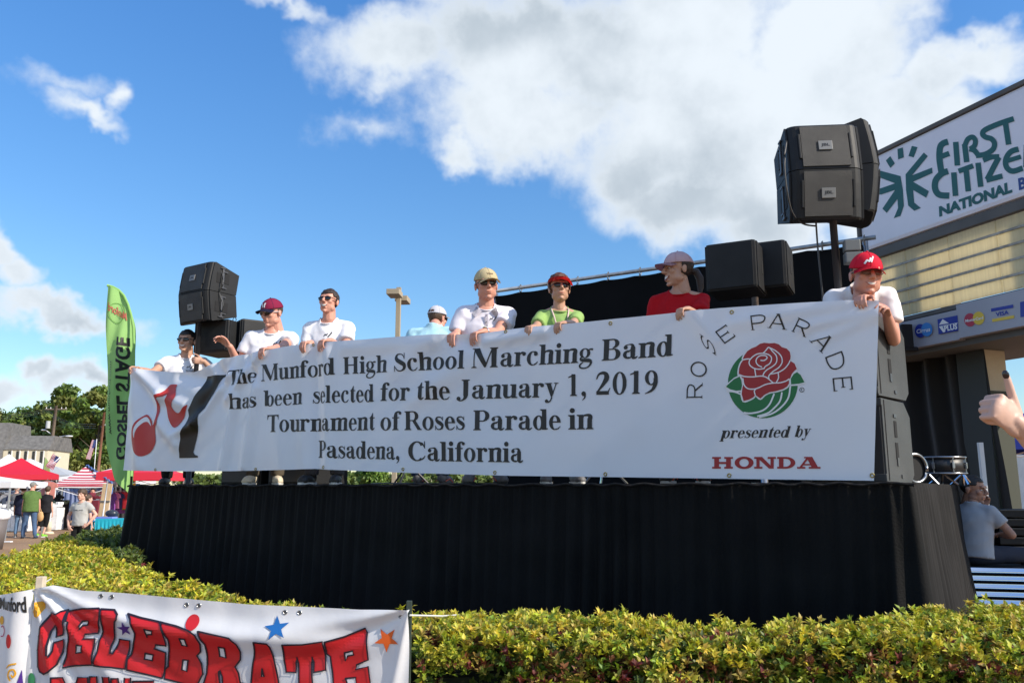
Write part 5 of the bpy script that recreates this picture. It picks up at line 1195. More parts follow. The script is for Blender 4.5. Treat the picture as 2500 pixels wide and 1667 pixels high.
def gl(px, D): p = at(px, 1190, D); return (p.x, p.y, 0)
tree(gl(150, 92), 12.6, 8.0, 'tall broad green tree behind the utility pole with the transformer', 1, 11000, .30)
tree(gl(228, 88), 12.2, 6.4, 'broad green tree directly left of the green feather flag', 2, 10000, .30)
tree(gl(100, 98), 11.5, 6.5, 'rounded tree above the grey-roofed building', 3, 8000, .3)
tree(gl(40, 100), 11.0, 8.5, 'dark tree rising behind the left part of the grey roof', 4, 8000, .3)
tree(gl(-40, 96), 10.5, 8.0, 'tree at the far left edge behind the roof', 5, 6000, .3)
tree(gl(290, 96), 10.5, 8, 'tree hidden mostly behind the feather flag', 6, 6000, .3)
tree(gl(190, 105), 11.5, 9, 'dark tree filling the gap between the two poles', 12, 8000, .32, low=.05)
BG_ = [(.10, .20, .02), (.14, .26, .03), (.08, .15, .02), (.20, .30, .05)]
def bush(px, D, zc, rad, label, seed):
    p = at(px, 1165, D); o = empty('bush', (p.x, p.y, 0), 0, label, 'bush', 'bushes seen through the gap under the banner'); r = np.random.default_rng(seed); n = 2600
    d = r.normal(0, 1, (n, 3)); d /= np.linalg.norm(d, axis=1, keepdims=True); P = d*rad*r.uniform(.75, 1.05, (n, 1))+np.array([0, 0, zc])
    u = r.normal(0, 1, (n, 3)); u /= np.linalg.norm(u, axis=1, keepdims=True); v = np.cross(u, d); v /= np.linalg.norm(v, axis=1, keepdims=True)+1e-9; s = .035
    V = np.stack([P+u*s, P+v*s*.6, P-u*s, P-v*s*.6], 1).reshape(-1, 3)
    mesh_obj('crown', np_mesh('crown', V, np.arange(n*4).reshape(n, 4), np.repeat(np.array(BG_)[r.integers(0, 4, n)], 4, axis=0)), M_tl, o)
    bm = BM(); tube(bm, [(0, 0, 0), (.02, 0, zc-rad*.4)], [.04, .03], 7); bm_obj('trunk', bm, M_bark, o, True)
bush(720, 13.0, 1.75, .30, 'clipped round green shrub seen under the banner below the word Tournament', 8); bush(908, 14.0, 1.8, .26, 'smaller green shrub seen under the banner beside the orange-trimmed shoe', 9)

# distant tree belt along the horizon (reads as one mass through the gaps)
def belt():
    r = np.random.default_rng(77); n = 26000; x = r.uniform(-34, 75, n); y = 86+r.normal(0, 2, n); top = np.array([3.2+1.6*mnoise.noise((a*.12, 0, 3))+.8*mnoise.noise((a*.5, 0, 3)) for a in x]); z = top*r.uniform(0, 1, n)**.6
    P = np.stack([x, y, z], 1); u = r.normal(0, 1, (n, 3)); u /= np.linalg.norm(u, axis=1, keepdims=True); v = np.cross(u, r.normal(0, 1, (n, 3))); v /= np.linalg.norm(v, axis=1, keepdims=True)+1e-9; s = r.uniform(.2, .4, (n, 1))
    V = np.stack([P+u*s, P+v*s*.6, P-u*s, P-v*s*.6], 1).reshape(-1, 3); C = np.array([(.09, .14, .025), (.12, .17, .03), (.07, .11, .02)])[r.integers(0, 3, n)]
    tag(mesh_obj('tree_belt', np_mesh('tree_belt', V, np.arange(n*4).reshape(n, 4), np.repeat(C, 4, axis=0)), M_tl), kind='stuff')
belt()
# ================================================================== BUILDING, POLES
M_roof = mat('grey_shingle', (.14, .135, .13), .9, var=.25, vscale=4, bump=.6, bscale=12); M_cream = mat('cream_wall', (.62, .56, .42), .8, var=.06, vscale=2)
b0 = gl(60, 66); o = empty('market_building', b0, R(10), 'cream building with a grey shingle mansard roof and tall narrow windows', 'building')
zt = at(60, 1090, 66).z
bm = BM(); box(bm, (0, 2, zt/2-.1), (3.2, 5, zt-.2+.0)); bm_obj('wall', bm, M_cream, o)
prf = [(-.6, zt-.25), (5, zt-.25), (4.2, zt+.9), (.55, zt+.9)]
bm = BM(); prism(bm, prf, -1.9, 1.7); bm_obj('roof', bm, M_roof, o)
bm = BM(); prism(bm, [(-1.0, zt-1.1), (5.2, zt-1.1), (4.4, zt+1.9), (.5, zt+1.9)], -9, -1.6); bm_obj('roof', bm, M_roof, o)
bm = BM(); box(bm, (-5.5, 2.2, (zt-1.1)/2), (7, 5, zt-1.1)); bm_obj('wall', bm, M_cream, o)
w0 = None
for k in range(5):
    x = -1.15+k*.58
    if w0 is None:
        bm = BM(); box(bm, (0, 0, 0), (.16, .06, 1.15), bevel=.01); w0 = bm_obj('window', bm, mat('dark_window', (.03, .03, .03), .2), o); w0.location = (x, -.51, zt-.95)
        bm = BM(); box(bm, (.17, -.01, 0), (.05, .05, 1.25)); s0 = bm_obj('frame', bm, M_white, w0)
    else:
        c = w0.copy(); COL.objects.link(c); c.parent = o; c.location = (x, -.51, zt-.95); d = s0.copy(); COL.objects.link(d); d.parent = c
M_wood = mat('pole_wood', (.20, .155, .12), .9, var=.2, vscale=6)
def upole(px, ytop, D, label, arms, name='utility_pole', r=.15, m=M_wood, lean=0):
    p = gl(px, D); h = at(px, ytop, D).z; o = empty(name, p, 0, label, 'utility pole')
    bm = BM(); tube(bm, [(0, 0, 0), (lean, 0, h)], [r, r*.7], 10); bm_obj('pole_shaft', bm, m, o, True)
    for z, w in arms:
        bm = BM(); box(bm, (lean, 0, h-z), (w, .1, .12)); ar = bm_obj('crossarm', bm, m, o)
        for k in (-.45, -.25, .25, .45):
            bm = BM(); cone(bm, (lean+k*w, 0, h-z+.05), (lean+k*w, 0, h-z+.2), .04, .03, 8); bm_obj('insulator', bm, M_white, ar)
    return o, h
M_lampw = mat('lamp_white', (.75, .76, .78), .4)
o, h = upole(112, 990, 80, 'wooden utility pole with a crossarm, transformer and street lamp', [(.35, 2.1)], r=.19, lean=.25)
bm = BM(); cone(bm, (-.32, -.1, h-2.2), (-.32, -.1, h-1.5), .2, .2, 16); bm_obj('transformer', bm, mat('transformer_grey', (.45, .47, .48), .5), o)
bm = BM(); tube(bm, [(.1, 0, h-3.5), (.8, 0, h-3.0), (1.5, 0, h-2.9)], .04, 6); la = bm_obj('lamp_arm', bm, M_lampw, o, True)
bm = BM(); ball(bm, (1.75, 0, h-2.95), (.38, .14, .09), 2); bm_obj('lamp_head', bm, M_lampw, la, True)
bm = BM(); tube(bm, [(-.05, 0, h-2.7), (-.5, 0, h-2.4)], .04, 6); ball(bm, (-.75, 0, h-2.35), (.28, .12, .08), 2); bm_obj('lamp_arm', bm, M_lampw, o, True)
o, h = upole(234, 1006, 62, 'brown wooden utility pole with a small lamp, left of the feather flag', [], r=.12, m=mat('pole_brown', (.22, .10, .06), .9, var=.2, vscale=6), lean=.15)
bm = BM(); tube(bm, [(0, 0, h-1.1), (.3, 0, h-.95)], .03, 6); ball(bm, (.45, 0, h-.95), (.22, .1, .08), 2); bm_obj('lamp_arm', bm, M_lampw, o, True)
# overhead wires
for k in range(3):
    a = at(112, 998+k*4, 80); b = at(-200, 1010+k*7, 70); c = at(234, 1035+k*5, 62); 
    bm = BM(); tube(bm, [b.lerp(a, t)-Vector((0, 0, .6*math.sin(math.pi*t))) for t in np.linspace(0, 1, 9)]+[a.lerp(c, t)-Vector((0, 0, .5*math.sin(math.pi*t))) for t in np.linspace(0, 1, 9)][1:], .012, 4); tag(bm_obj('power_line', bm, MATS['cable'], None, True), '%s power line slung between the two wooden poles' % ('uppermost', 'middle', 'lowest')[k], 'wire', 'power lines between the poles')
# flags
def usflag(loc, w, h, ang, label, staff):
    o = empty('stars_and_stripes', loc, 0, label, 'flag'); Mr_ = mat('stripe_red', (.45, .03, .05), .7); Mw_ = M_tw; Mb_ = mat('canton_blue', (.04, .06, .2), .7)
    X_ = Vector((math.cos(ang), 0, math.sin(ang))); Y_ = Vector((-math.sin(ang), 0, math.cos(ang)))
    def P(a, b, l=0): return X_*(a*w)+Y_*(b*h)+Vector((0, .03*math.sin(a*9+b*3)-l, 0))
    for k in range(13):
        vs = [P(a, b) for b in (-k/13, -(k+1)/13) for a in np.linspace(0, 1, 9)]
        py_obj('stripe', vs, [(i, i+1, i+10, i+9) for i in range(8)], Mr_ if k % 2 == 0 else Mw_, o)
    vs = [P(a, b, .01) for b in (0, -.54) for a in np.linspace(0, .4, 5)]; py_obj('canton', vs, [(i, i+1, i+6, i+5) for i in range(4)], Mb_, o)
    bm = BM(); cone(bm, staff[0], staff[1], .022, .018, 8); bm_obj('flag_staff', bm, M_lampw, o, True)
p = at(236, 1075, 55); usflag(tuple(p), 1.3, .30, R(-104), 'limp striped national flag hanging at the brown pole', (Vector((0, 0, .1)), Vector((.02, 0, -p.z))))
p = at(147, 1117, 37); usflag(tuple(p), .62, .36, R(-118), 'small striped national flag on an angled staff above the red tent', (Vector((.0, 0, .02)), Vector((-.55, 0, -.5))))
# small green feather flag beyond the red tent
p = at(112, 1140, 38); o = empty('feather_flag', (p.x, p.y, 0), 0, 'small green feather flag showing above the red canopy tent', 'flag')
z0, z1 = at(110, 1142, 38).z-1.2, at(107, 1116, 38).z
bm = BM(); vt = [bm.verts.new(v) for v in [(-.10, 0, z0), (-.12, .01, z0+.8), (-.08, .02, z1), (.05, .02, z1-.15), (.2, .02, z1-.6), (.26, .01, z0+.6), (.1, 0, z0)]]; bm.faces.new(vt); bm_obj('sail', bm, M_fl, o)
bm = BM(); cone(bm, (-.12, .03, 0), (-.12, .03, z1), .02, .015, 8); bm_obj('flag_pole', bm, M_blk2, o, True)

# street lamp behind the stage
p = gl(962, 23.0); z1 = at(966, 702, 23.0).z; o = empty('street_lamp', p, R(-4), 'beige square street lamp post with two box heads behind the stage', 'street lamp')
M_bg = mat('beige_paint', (.36, .30, .21), .6, var=.05, vscale=3)
bm = BM(); box(bm, (0, 0, z1/2), (.125, .125, z1), bevel=.006); bm_obj('lamp_post', bm, M_bg, o)
for sg in (-1, 1):
    bm = BM(); box(bm, (-.03 if sg < 0 else .03, sg*.42, z1-.27), (.36, .52, .15), bevel=.01); hd = bm_obj('lamp_head', bm, M_bg, o)
    bm = BM(); box(bm, (-.03 if sg < 0 else .03, sg*.42, z1-.352), (.32, .48, .012)); bm_obj('lamp_lens', bm, mat('lamp_lens', (.03, .03, .03), .3), hd)
    bm = BM(); box(bm, (0, sg*.11, z1-.27), (.05, .12, .06)); bm_obj('lamp_bracket', bm, M_bg, o)

# ================================================================== MARKET TENTS
gp = 'canopy tents of the street market'
def T(px, D): p = at(px, 1190, D); return (p.x, p.y, 0)
zE, zP = at(60, 1157, 36).z, at(40, 1120, 36).z
tent(T(45, 37.5), R(28), 3.1, 3.1, zE, zP+.1, .22, M_tr, 'bright red canopy tent at the left of the market', group=gp, legm=mat('dark_leg', (.05, .06, .06), .5))
tent(T(205, 33), R(24), 2.0, 2.0, at(200, 1186, 33).z+.05, at(205, 1142, 33).z+.06, .10, M_tw, 'small striped canopy tent with red stripes and blue trim behind the boy', group=gp, legm=MATS['white_leg'])
st_ = [o for o in COL.objects if o.get('label', '').startswith('small striped canopy')][0]
# printed stripes: cloth bands a few millimetres proud of the roof faces
def bands(o, sx, eave, peak, n, m):
    h = sx/2
    for s in range(4):
        for k in range(n):
            v0 = (k+.0)/n; v1 = (k+.5)/n; bm = BM()
            def P(v, t):
                c = [(-h, -h), (h, -h), (h, h), (-h, h)]; a = Vector((*c[s], eave)); b = Vector((*c[(s+1) % 4], eave)); e = a.lerp(b, t); p = e.lerp(Vector((0, 0, peak)), v); p.z -= .10*(peak-eave)*math.sin(math.pi*v)+.02*math.sin(math.pi*t)*(1-v); p += Vector((p.x, p.y, 0)).normalized()*.012+Vector((0, 0, .014)); return p
            g = [[bm.verts.new(P(v, t)) for t in np.linspace(0, 1, 9)] for v in (v0, (v0+v1)/2, v1)]
            for a in range(2):
                for b in range(8): bm.faces.new((g[a][b], g[a][b+1], g[a+1][b+1], g[a+1][b]))
            bm_obj('stripe', bm, m, o)
eS, pS = at(200, 1186, 33).z+.05, at(205, 1142, 33).z+.06
bands(st_, 2.0, eS, pS, 7, mat('stripe_tent_red', (.42, .05, .08), .7))
for s in range(4):
    h = 1.0; c = [(-h, -h), (h, -h), (h, h), (-h, h)]; a = Vector((*c[s], eS-.05)); b = Vector((*c[(s+1) % 4], eS-.05)); mid = (a+b)/2; bm = BM(); box(bm, (mid.x*1.012, mid.y*1.012, mid.z+.01), (abs(b.x-a.x)+.02, abs(b.y-a.y)+.02, .05)); bm_obj('trim_band', bm, MATS['stripe_tent_red'], st_)
bm = BM(); pts = []
for k in range(29): 
    t = k/28; p = Vector((1.0, -1.0, eS)).lerp(Vector((0, 0, pS)), t); p += Vector((.05*abs(math.sin(t*28)), -.03, .02+.05*abs(math.sin(t*28)))); pts.append(p)
pts = [Vector((1.02, -1.02, eS-.35)), Vector((1.05, -1.03, eS-.15))]+pts; tube(bm, pts, .032, 6); bm_obj('ruffle', bm, mat('trim_blue', (.07, .14, .33), .7), st_, True)
for px, D, s, ye, yp, lab in ((14, 48, 3.0, 1150, 1108, 'white canopy tent peeking over the red one at the left edge'), (66, 46, 3.0, 1152, 1119, 'white canopy tent peak right of the red peak'), (132, 45, 3.0, 1160, 1138, 'pale grey canopy tent between the red and striped ones'), (232, 42, 3.0, 1166, 1150, 'off-white canopy tent behind the striped one'), (268, 36, 2.6, 1170, 1143, 'pointed white canopy tent left of the flag foot'), (-22, 27, 2.4, 1176, 1160, 'low white canopy tent at the very left edge'), (60, 52, 3.2, 1172, 1150, 'long white canopy tent behind the clothing racks')):
    tent(T(px, D), R(random.uniform(-20, 30)), s, s, at(px, ye, D).z, at(px, yp, D).z, .18, M_tw if 'grey' not in lab else mat('tent_grey', (.42, .43, .44), .7), lab, group=gp)
tent(T(345, 34), R(5), 2.6, 2.6, at(340, 1160, 34).z+.10, at(340, 1140, 34).z+.3, .30, mat('tent_coral', (.75, .03, .06), .6, trans=.2), 'bright red canopy tent edge just right of the feather flag', group=gp)
# dark interior awning cloths behind the racks
for px, D, w, h, m, lab in ((80, 46, 7.5, 2.0, mat('dark_cloth_bg', (.04, .04, .045), .9), 'dark cloth wall hung behind the clothing racks'), (212, 35, 1.9, 1.55, mat('blue_sheet', (.20, .25, .42), .8), 'pale blue sheet hung inside the striped tent'), (300, 37, 2.2, 1.6, MATS['dark_cloth_bg'], 'dark stall wall behind the bright dresses')):
    q = T(px, D); bm = BM(); n_ = 30
    for i in range(n_):
        x0 = -w/2+w*i/n_; x1 = -w/2+w*(i+1)/n_; y0 = .03*math.sin(i*1.9); y1 = .03*math.sin((i+1)*1.9)
        bm.faces.new([bm.verts.new(v) for v in ((x0, y0, .25), (x1, y1, .25), (x1, y1, h), (x0, y0, h))])
    bmesh.ops.remove_doubles(bm, verts=bm.verts, dist=1e-4)
    tag(bm_obj('cloth_wall', bm, m), lab, 'cloth').location = q
# clothing racks
def rack(px, D, w, label):
    o = empty('clothing_rack', T(px, D), R(random.uniform(-8, 8)), label, 'clothing rack')
    bm = BM(); tube(bm, [(-w/2, 0, 1.45), (w/2, 0, 1.45)], .018, 6); bm_obj('rail', bm, M_metal, o, True)
    for sg in (-1, 1):
        bm = BM(); cone(bm, (sg*w/2, 0, 0), (sg*w/2, 0, 1.45), .018, .018, 6); box(bm, (sg*w/2, 0, .02), (.03, .5, .03)); bm_obj('upright', bm, M_metal, o)
    return o
def garment(loc, rz, w, h, m, label, dress=False, group='clothes hanging in the market stalls'):
    o = empty('garment', loc, rz, label, 'clothing', group)
    bm = BM(); prism(bm, [(-w*.12, 0), (-w*.5, -h*.12), (-w*.62, -h*.34), (-w*.42, -h*.36), (-w*.36, -h*.25), (-w*(.5 if dress else .36), -h), (w*(.5 if dress else .36), -h), (w*.36, -h*.25), (w*.42, -h*.36), (w*.62, -h*.34), (w*.5, -h*.12), (w*.12, 0)], -.03, .03, axis=1)
    # prism axis=1 puts depth along y
    bm_obj('cloth', bm, m, o); bm = BM(); tube(bm, [(-w*.3, 0, -.02), (0, 0, .03), (w*.3, 0, -.02)], .006, 5); tube(bm, [(0, 0, .03), (0, 0, .09), (.02, 0, .10)], .005, 5); bm_obj('hanger', bm, M_metal, o)
GC = {'maroon': (.16, .015, .03), 'black': (.012, .012, .014), 'white': (.75, .75, .75), 'navy': (.02, .03, .10), 'dusty pink': (.50, .22, .20), 'salmon': (.55, .20, .16), 'sage': (.22, .28, .18), 'lilac': (.35, .25, .5), 'red': (.5, .02, .03), 'cream': (.62, .52, .38), 'yellow': (.7, .5, .03), 'teal': (.03, .3, .35), 'purple': (.2, .06, .3), 'grey': (.25, .25, .27), 'blue': (.03, .12, .45), 'pink': (.7, .2, .35)}
def gm(c): return mat('fabric_'+c.replace(' ', '_'), GC[c], .85, var=.15, vscale=9)
racks = [(10, 32, 1.6, ['maroon', 'maroon', 'white', 'black', 'grey', 'navy', 'black']), (45, 34, 1.7, ['black', 'white', 'navy', 'grey', 'black', 'white', 'navy', 'maroon']), (95, 36, 1.7, ['black', 'grey', 'black', 'white', 'maroon', 'black']), (170, 36, 1.2, ['black', 'grey', 'white', 'teal', 'black']), (275, 33.5, 1.3, ['cream', 'cream', 'white', 'lilac', 'purple', 'pink', 'navy', 'red']), (305, 34.5, 1.2, ['white', 'red', 'purple', 'yellow', 'teal', 'pink'])]
for ri, (px, D, w, cs) in enumerate(racks):
    where = ['at the left edge', 'under the red tent', 'behind the green-shirted man', 'behind the boy', 'right of the plank', 'beside the flag foot'][ri]
    rk = rack(px, D, w, 'steel clothing rack '+where); q = T(px, D)
    cnt = {}
    for k, c_ in enumerate(cs):
        cnt[c_] = cnt.get(c_, 0)+1; od = '' if cs.count(c_) == 1 else ('first ', 'second ', 'third ')[cnt[c_]-1]
        x = -w/2+.1+(w-.2)*k/(len(cs)-1)
        garment((q[0]+x, q[1]-.05-.02*k, 1.40), R(random.uniform(-30, 30)), .42, random.uniform(.6, 1.0), gm(c_), '%s%s garment from the left on the rack %s' % (od, c_, where), dress=c_ in ('cream', 'lilac', 'pink', 'purple'))
# garments hung high on the tent edge
for px, py, D, w, h, c_, lab in ((116, 1174, 30, .50, .62, 'dusty pink', 'long dusty pink top hanging from the red tent edge'), (125, 1176, 29.8, .40, .58, 'salmon', 'salmon pink top hanging beside the dusty pink one'), (119, 1215, 30.2, .26, .75, 'sage', 'long sage green garment hanging behind the woman in black'), (131, 1186, 31, .25, .40, 'white', 'small white top hung next to the salmon one')):
    p = at(px, py, D); garment(tuple(p), R(10), w, h, gm(c_), lab)
# yellow printed banner strip, blue board, turquoise table, etc.
p = at(324, 1188, 33); o = empty('patterned_strip', tuple(p), 0, 'narrow yellow patterned cloth strip beside the stage skirt', 'cloth strip')
bm = BM(); box(bm, (0, 0, -.25), (.20, .02, 1.05)); bm_obj('cloth', bm, gm('yellow'), o)
for k in range(5):
    bm = BM(); box(bm, (.01*(-1)**k, -.014, .18-k*.2), (.12, .01, .07), Matrix.Rotation(.5*(-1)**k, 4, 'Y')); bm_obj('print', bm, M_ink, o)
p = at(331, 1187, 33.4); bm = BM(); box(bm, (0, 0, 0), (.32, .03, .22)); tag(bm_obj('blue_board', bm, mat('board_blue', (.02, .25, .6), .6)), 'small bright blue board above the yellow strip', 'board').location = p
p = T(292, 29.5); o = empty('market_table', p, R(4), 'long table under a turquoise cloth beside the hedge', 'table')
tz = at(290, 1265, 29.5).z; M_tq = mat('turquoise_cloth', (.01, .38, .50), .7, var=.06, vscale=4)
bm = BM(); box(bm, (.05, 0, tz-.02), (1.55, .75, .04), bevel=.01); bm_obj('tabletop', bm, M_tq, o)
vs = []; n_ = 60
for j in range(2):
    for i in range(n_+1): vs.append((-.75+1.6*i/n_, -.39-.02*math.sin(i*1.3)*(j), tz-.01-(tz-.04)*j))
py_obj('table_cloth', vs, [(i, n_+1+i, n_+2+i, i+1) for i in range(n_)], M_tq, o)
bm = BM(); box(bm, (-.35, -.05, tz+.03), (.6, .4, .06), bevel=.01); tag(bm_obj('folded_cloth', bm, mat('periwinkle', (.18, .22, .55), .8)), 'folded periwinkle cloth lying on the turquoise table', 'cloth').location = p
bm = BM(); ball(bm, (-.25, .1, tz+.17), (.22, .18, .13), 3); tag(bm_obj('round_basket', bm, mat('basket_dark', (.03, .035, .05), .3), None, True), 'dark shiny round basket on the turquoise table', 'basket').location = p
# leaning plank and folding chairs
pa, pb = at(243, 1297, 30), at(262, 1180, 30); o = empty('wooden_board', (pa.x, pa.y, 0), 0, 'pale weathered wooden board standing upright by the striped tent', 'board')
bm = BM(); q_, l_ = align((0, 0, 0), (pb.x-pa.x, .1, pb.z)); M_pl = mat('pale_wood', (.60, .42, .24), .8, var=.2, vscale=5, stretch=(4, 4, .6))
for k in range(2):
    bm = BM(); box(bm, ((pb.x-pa.x)/2+(-.085+k*.17), .05, pb.z/2), (.16, .04, pb.z), Matrix.Rotation(math.atan2(pb.x-pa.x, pb.z), 4, 'Y'), .004); bm_obj('plank', bm, M_pl, o)
for z in (.45, 1.1):
    bm = BM(); box(bm, ((pb.x-pa.x)*z/pb.z, .015, z), (.36, .02, .05)); bm_obj('batten', bm, mat('wire_dark', (.12, .12, .12), .6), o)
pb_ = at(246, 1295, 29.8); bm = BM(); tube(bm, [(0, 0, 0), tuple(at(263, 1172, 29.8)-Vector((pb_.x, pb_.y, 0)))], .025, 8); tag(bm_obj('white_pole', bm, MATS['white_leg'], None, True), 'leaning white tent pole beside the wooden board', 'pole').location = (pb_.x, pb_.y, 0)
p = T(222, 29); o = empty('folding_chair', p, R(30), 'grey folding chair frame beside the boy in the grey shirt', 'chair')
for x in (-.2, .2):
    bm = BM(); tube(bm, [(x, -.25, 0), (x, .1, .85)], .014, 6); bm_obj('leg', bm, M_metal, o, True)
    bm = BM(); tube(bm, [(x, .25, 0), (x, -.15, .48)], .014, 6); bm_obj('leg', bm, M_metal, o, True)
bm = BM(); box(bm, (0, -.03, .46), (.42, .36, .025), bevel=.005); bm_obj('seat', bm, mat('chair_blue', (.05, .2, .45), .6), o); bm = BM(); box(bm, (0, .1, .78), (.42, .02, .16), bevel=.005); bm_obj('backrest', bm, MATS['chair_blue'], o)
# piles of goods on the ground and tables
pi = 0
for px, py, D, sx, sz, c_, lab in ((14, 1250, 31, .8, .35, 'white', 'white shoes heap at the far left'), (30, 1240, 31.5, .5, .5, 'grey', 'grey bag under the left rack'), (58, 1262, 31, .7, .22, 'white', 'low white pile under the left rack'), (133, 1240, 32, .6, .25, 'white', 'white goods on the ground right of the woman in black'), (140, 1222, 33, .8, .3, 'black', 'black bin behind the boy'), (147, 1232, 33, .45, .2, 'sage', 'green goods behind the boy'), (234, 1222, 31.8, .5, .35, 'maroon', 'dark red box beside the folding chair')):
    p = at(px, py, D); bm = BM()
    for k in range(7): box(bm, (random.uniform(-sx, sx)*.4, random.uniform(-.2, .2), random.uniform(0, sz)*.8), (.16, .22, .1), Matrix.Rotation(random.uniform(0, 3), 4, 'Z'), .02)
    box(bm, (0, 0, -p.z/2+.02), (sx*.9, .5, p.z), bevel=.02)
    tag(bm_obj('goods_pile', bm, gm(c_)), lab, 'goods').location = p
p = at(120, 1280, 29.5); o = empty('mannequin_stand', (p.x, p.y, 0), 0, 'cream pillar-shaped stand on the ground behind the woman in black', 'stand')
bm = BM(); cone(bm, (0, 0, 0), (0, 0, .08), .2, .14, 16); cone(bm, (0, 0, .08), (0, 0, .42), .09, .07, 16); bm_obj('base', bm, gm('cream'), o, True)
p = T(205, 34.2); o = empty('stall_shelf', p, 0, 'shelf with red and white goods inside the striped tent', 'shelf')
for z in (.5, .85, 1.15):
    bm = BM(); box(bm, (.55, 0, z), (.7, .35, .03)); bm_obj('shelf_board', bm, gm('black'), o)
for k in range(14):
    bm = BM(); ball(bm, (.3+random.uniform(0, .5), -.1+random.uniform(0, .15), random.choice((.57, .92, 1.22))), random.uniform(.05, .08), 2); bm_obj('goods', bm, gm(random.choice(['white', 'red', 'black', 'white', 'cream'])), o, True)
# bin with a white liner at the left edge
p = T(-2, 22); o = empty('trash_can', p, 0, 'brown-grey rubbish bin with a white liner at the left edge', 'bin')
bm = BM(); cone(bm, (0, 0, 0), (0, 0, .82), .22, .29, 24); bm_obj('bin_body', bm, mat('bin_brown', (.13, .11, .105), .6), o, True)
bm = BM(); tube(bm, [(.29*math.cos(a), .29*math.sin(a), .83) for a in np.linspace(0, 2*math.pi, 25)], .02, 6); bm_obj('rim', bm, MATS['bin_brown'], o, True)
bm = BM(); ball(bm, (0, 0, .86), (.34, .34, .2), 3)
for v in bm.verts: v.co += v.co.normalized()*.05*mnoise.noise(v.co*6); v.co.z = max(v.co.z, .74)
bm_obj('liner', bm, mat('bag_white', (.75, .76, .8), .35), o, True)
# litter
p = at_z(19, 1323, .01); bm = BM(); box(bm, p+Vector((0, 0, .015)), (.22, .14, .03), bevel=.006); tag(bm_obj('paper_scrap', bm, M_white), 'small white paper scrap lying on the asphalt', 'litter')
# road cases and keyboard rack behind the seated man
p = at(2490, 1340, 8.3); o = empty('equipment_rack', (p.x, p.y, 0), R(-12), 'black equipment rack of slim units behind the seated man', 'rack')
for k in range(8):
    bm = BM(); box(bm, (.25, 0, .72+k*.085), (1.0, .5, .07), bevel=.008); bm_obj('rack_unit', bm, M_cab, o)
    bm = BM(); box(bm, (.25, -.255, .72+k*.085+.03), (.96, .01, .006)); bm_obj('rack_strip', bm, MATS['rig_steel'], o)
bm = BM(); box(bm, (.25, .02, .35), (1.04, .52, .66), bevel=.01); bm_obj('rack_case', bm, M_cab, o)
# slatted chrome case the man sits on
p = at(2440, 1430, 6.9); o = empty('slatted_case', (p.x, p.y, 0), R(-14), 'chrome-slatted black case the grey-shirted man sits on', 'case')
SEATZ = at(2440, 1384, 6.9).z
bm = BM(); box(bm, (0, .26, (SEATZ)/2), (.62, .42, SEATZ-.01), bevel=.012); bm_obj('case_body', bm, M_cab, o)
for k in range(8):
    bm = BM(); box(bm, (0, .02, SEATZ-.035-k*.062), (.60, .05, .036), Matrix.Rotation(R(-38), 4, 'X'), .004); bm_obj('slat', bm, M_chrome, o)
for sg in (-1, 1):
    bm = BM(); box(bm, (sg*.31, .02, SEATZ/2), (.025, .06, SEATZ-.01), bevel=.004); bm_obj('corner_post', bm, MATS['rig_steel'], o)
CASE = (p.x, p.y)
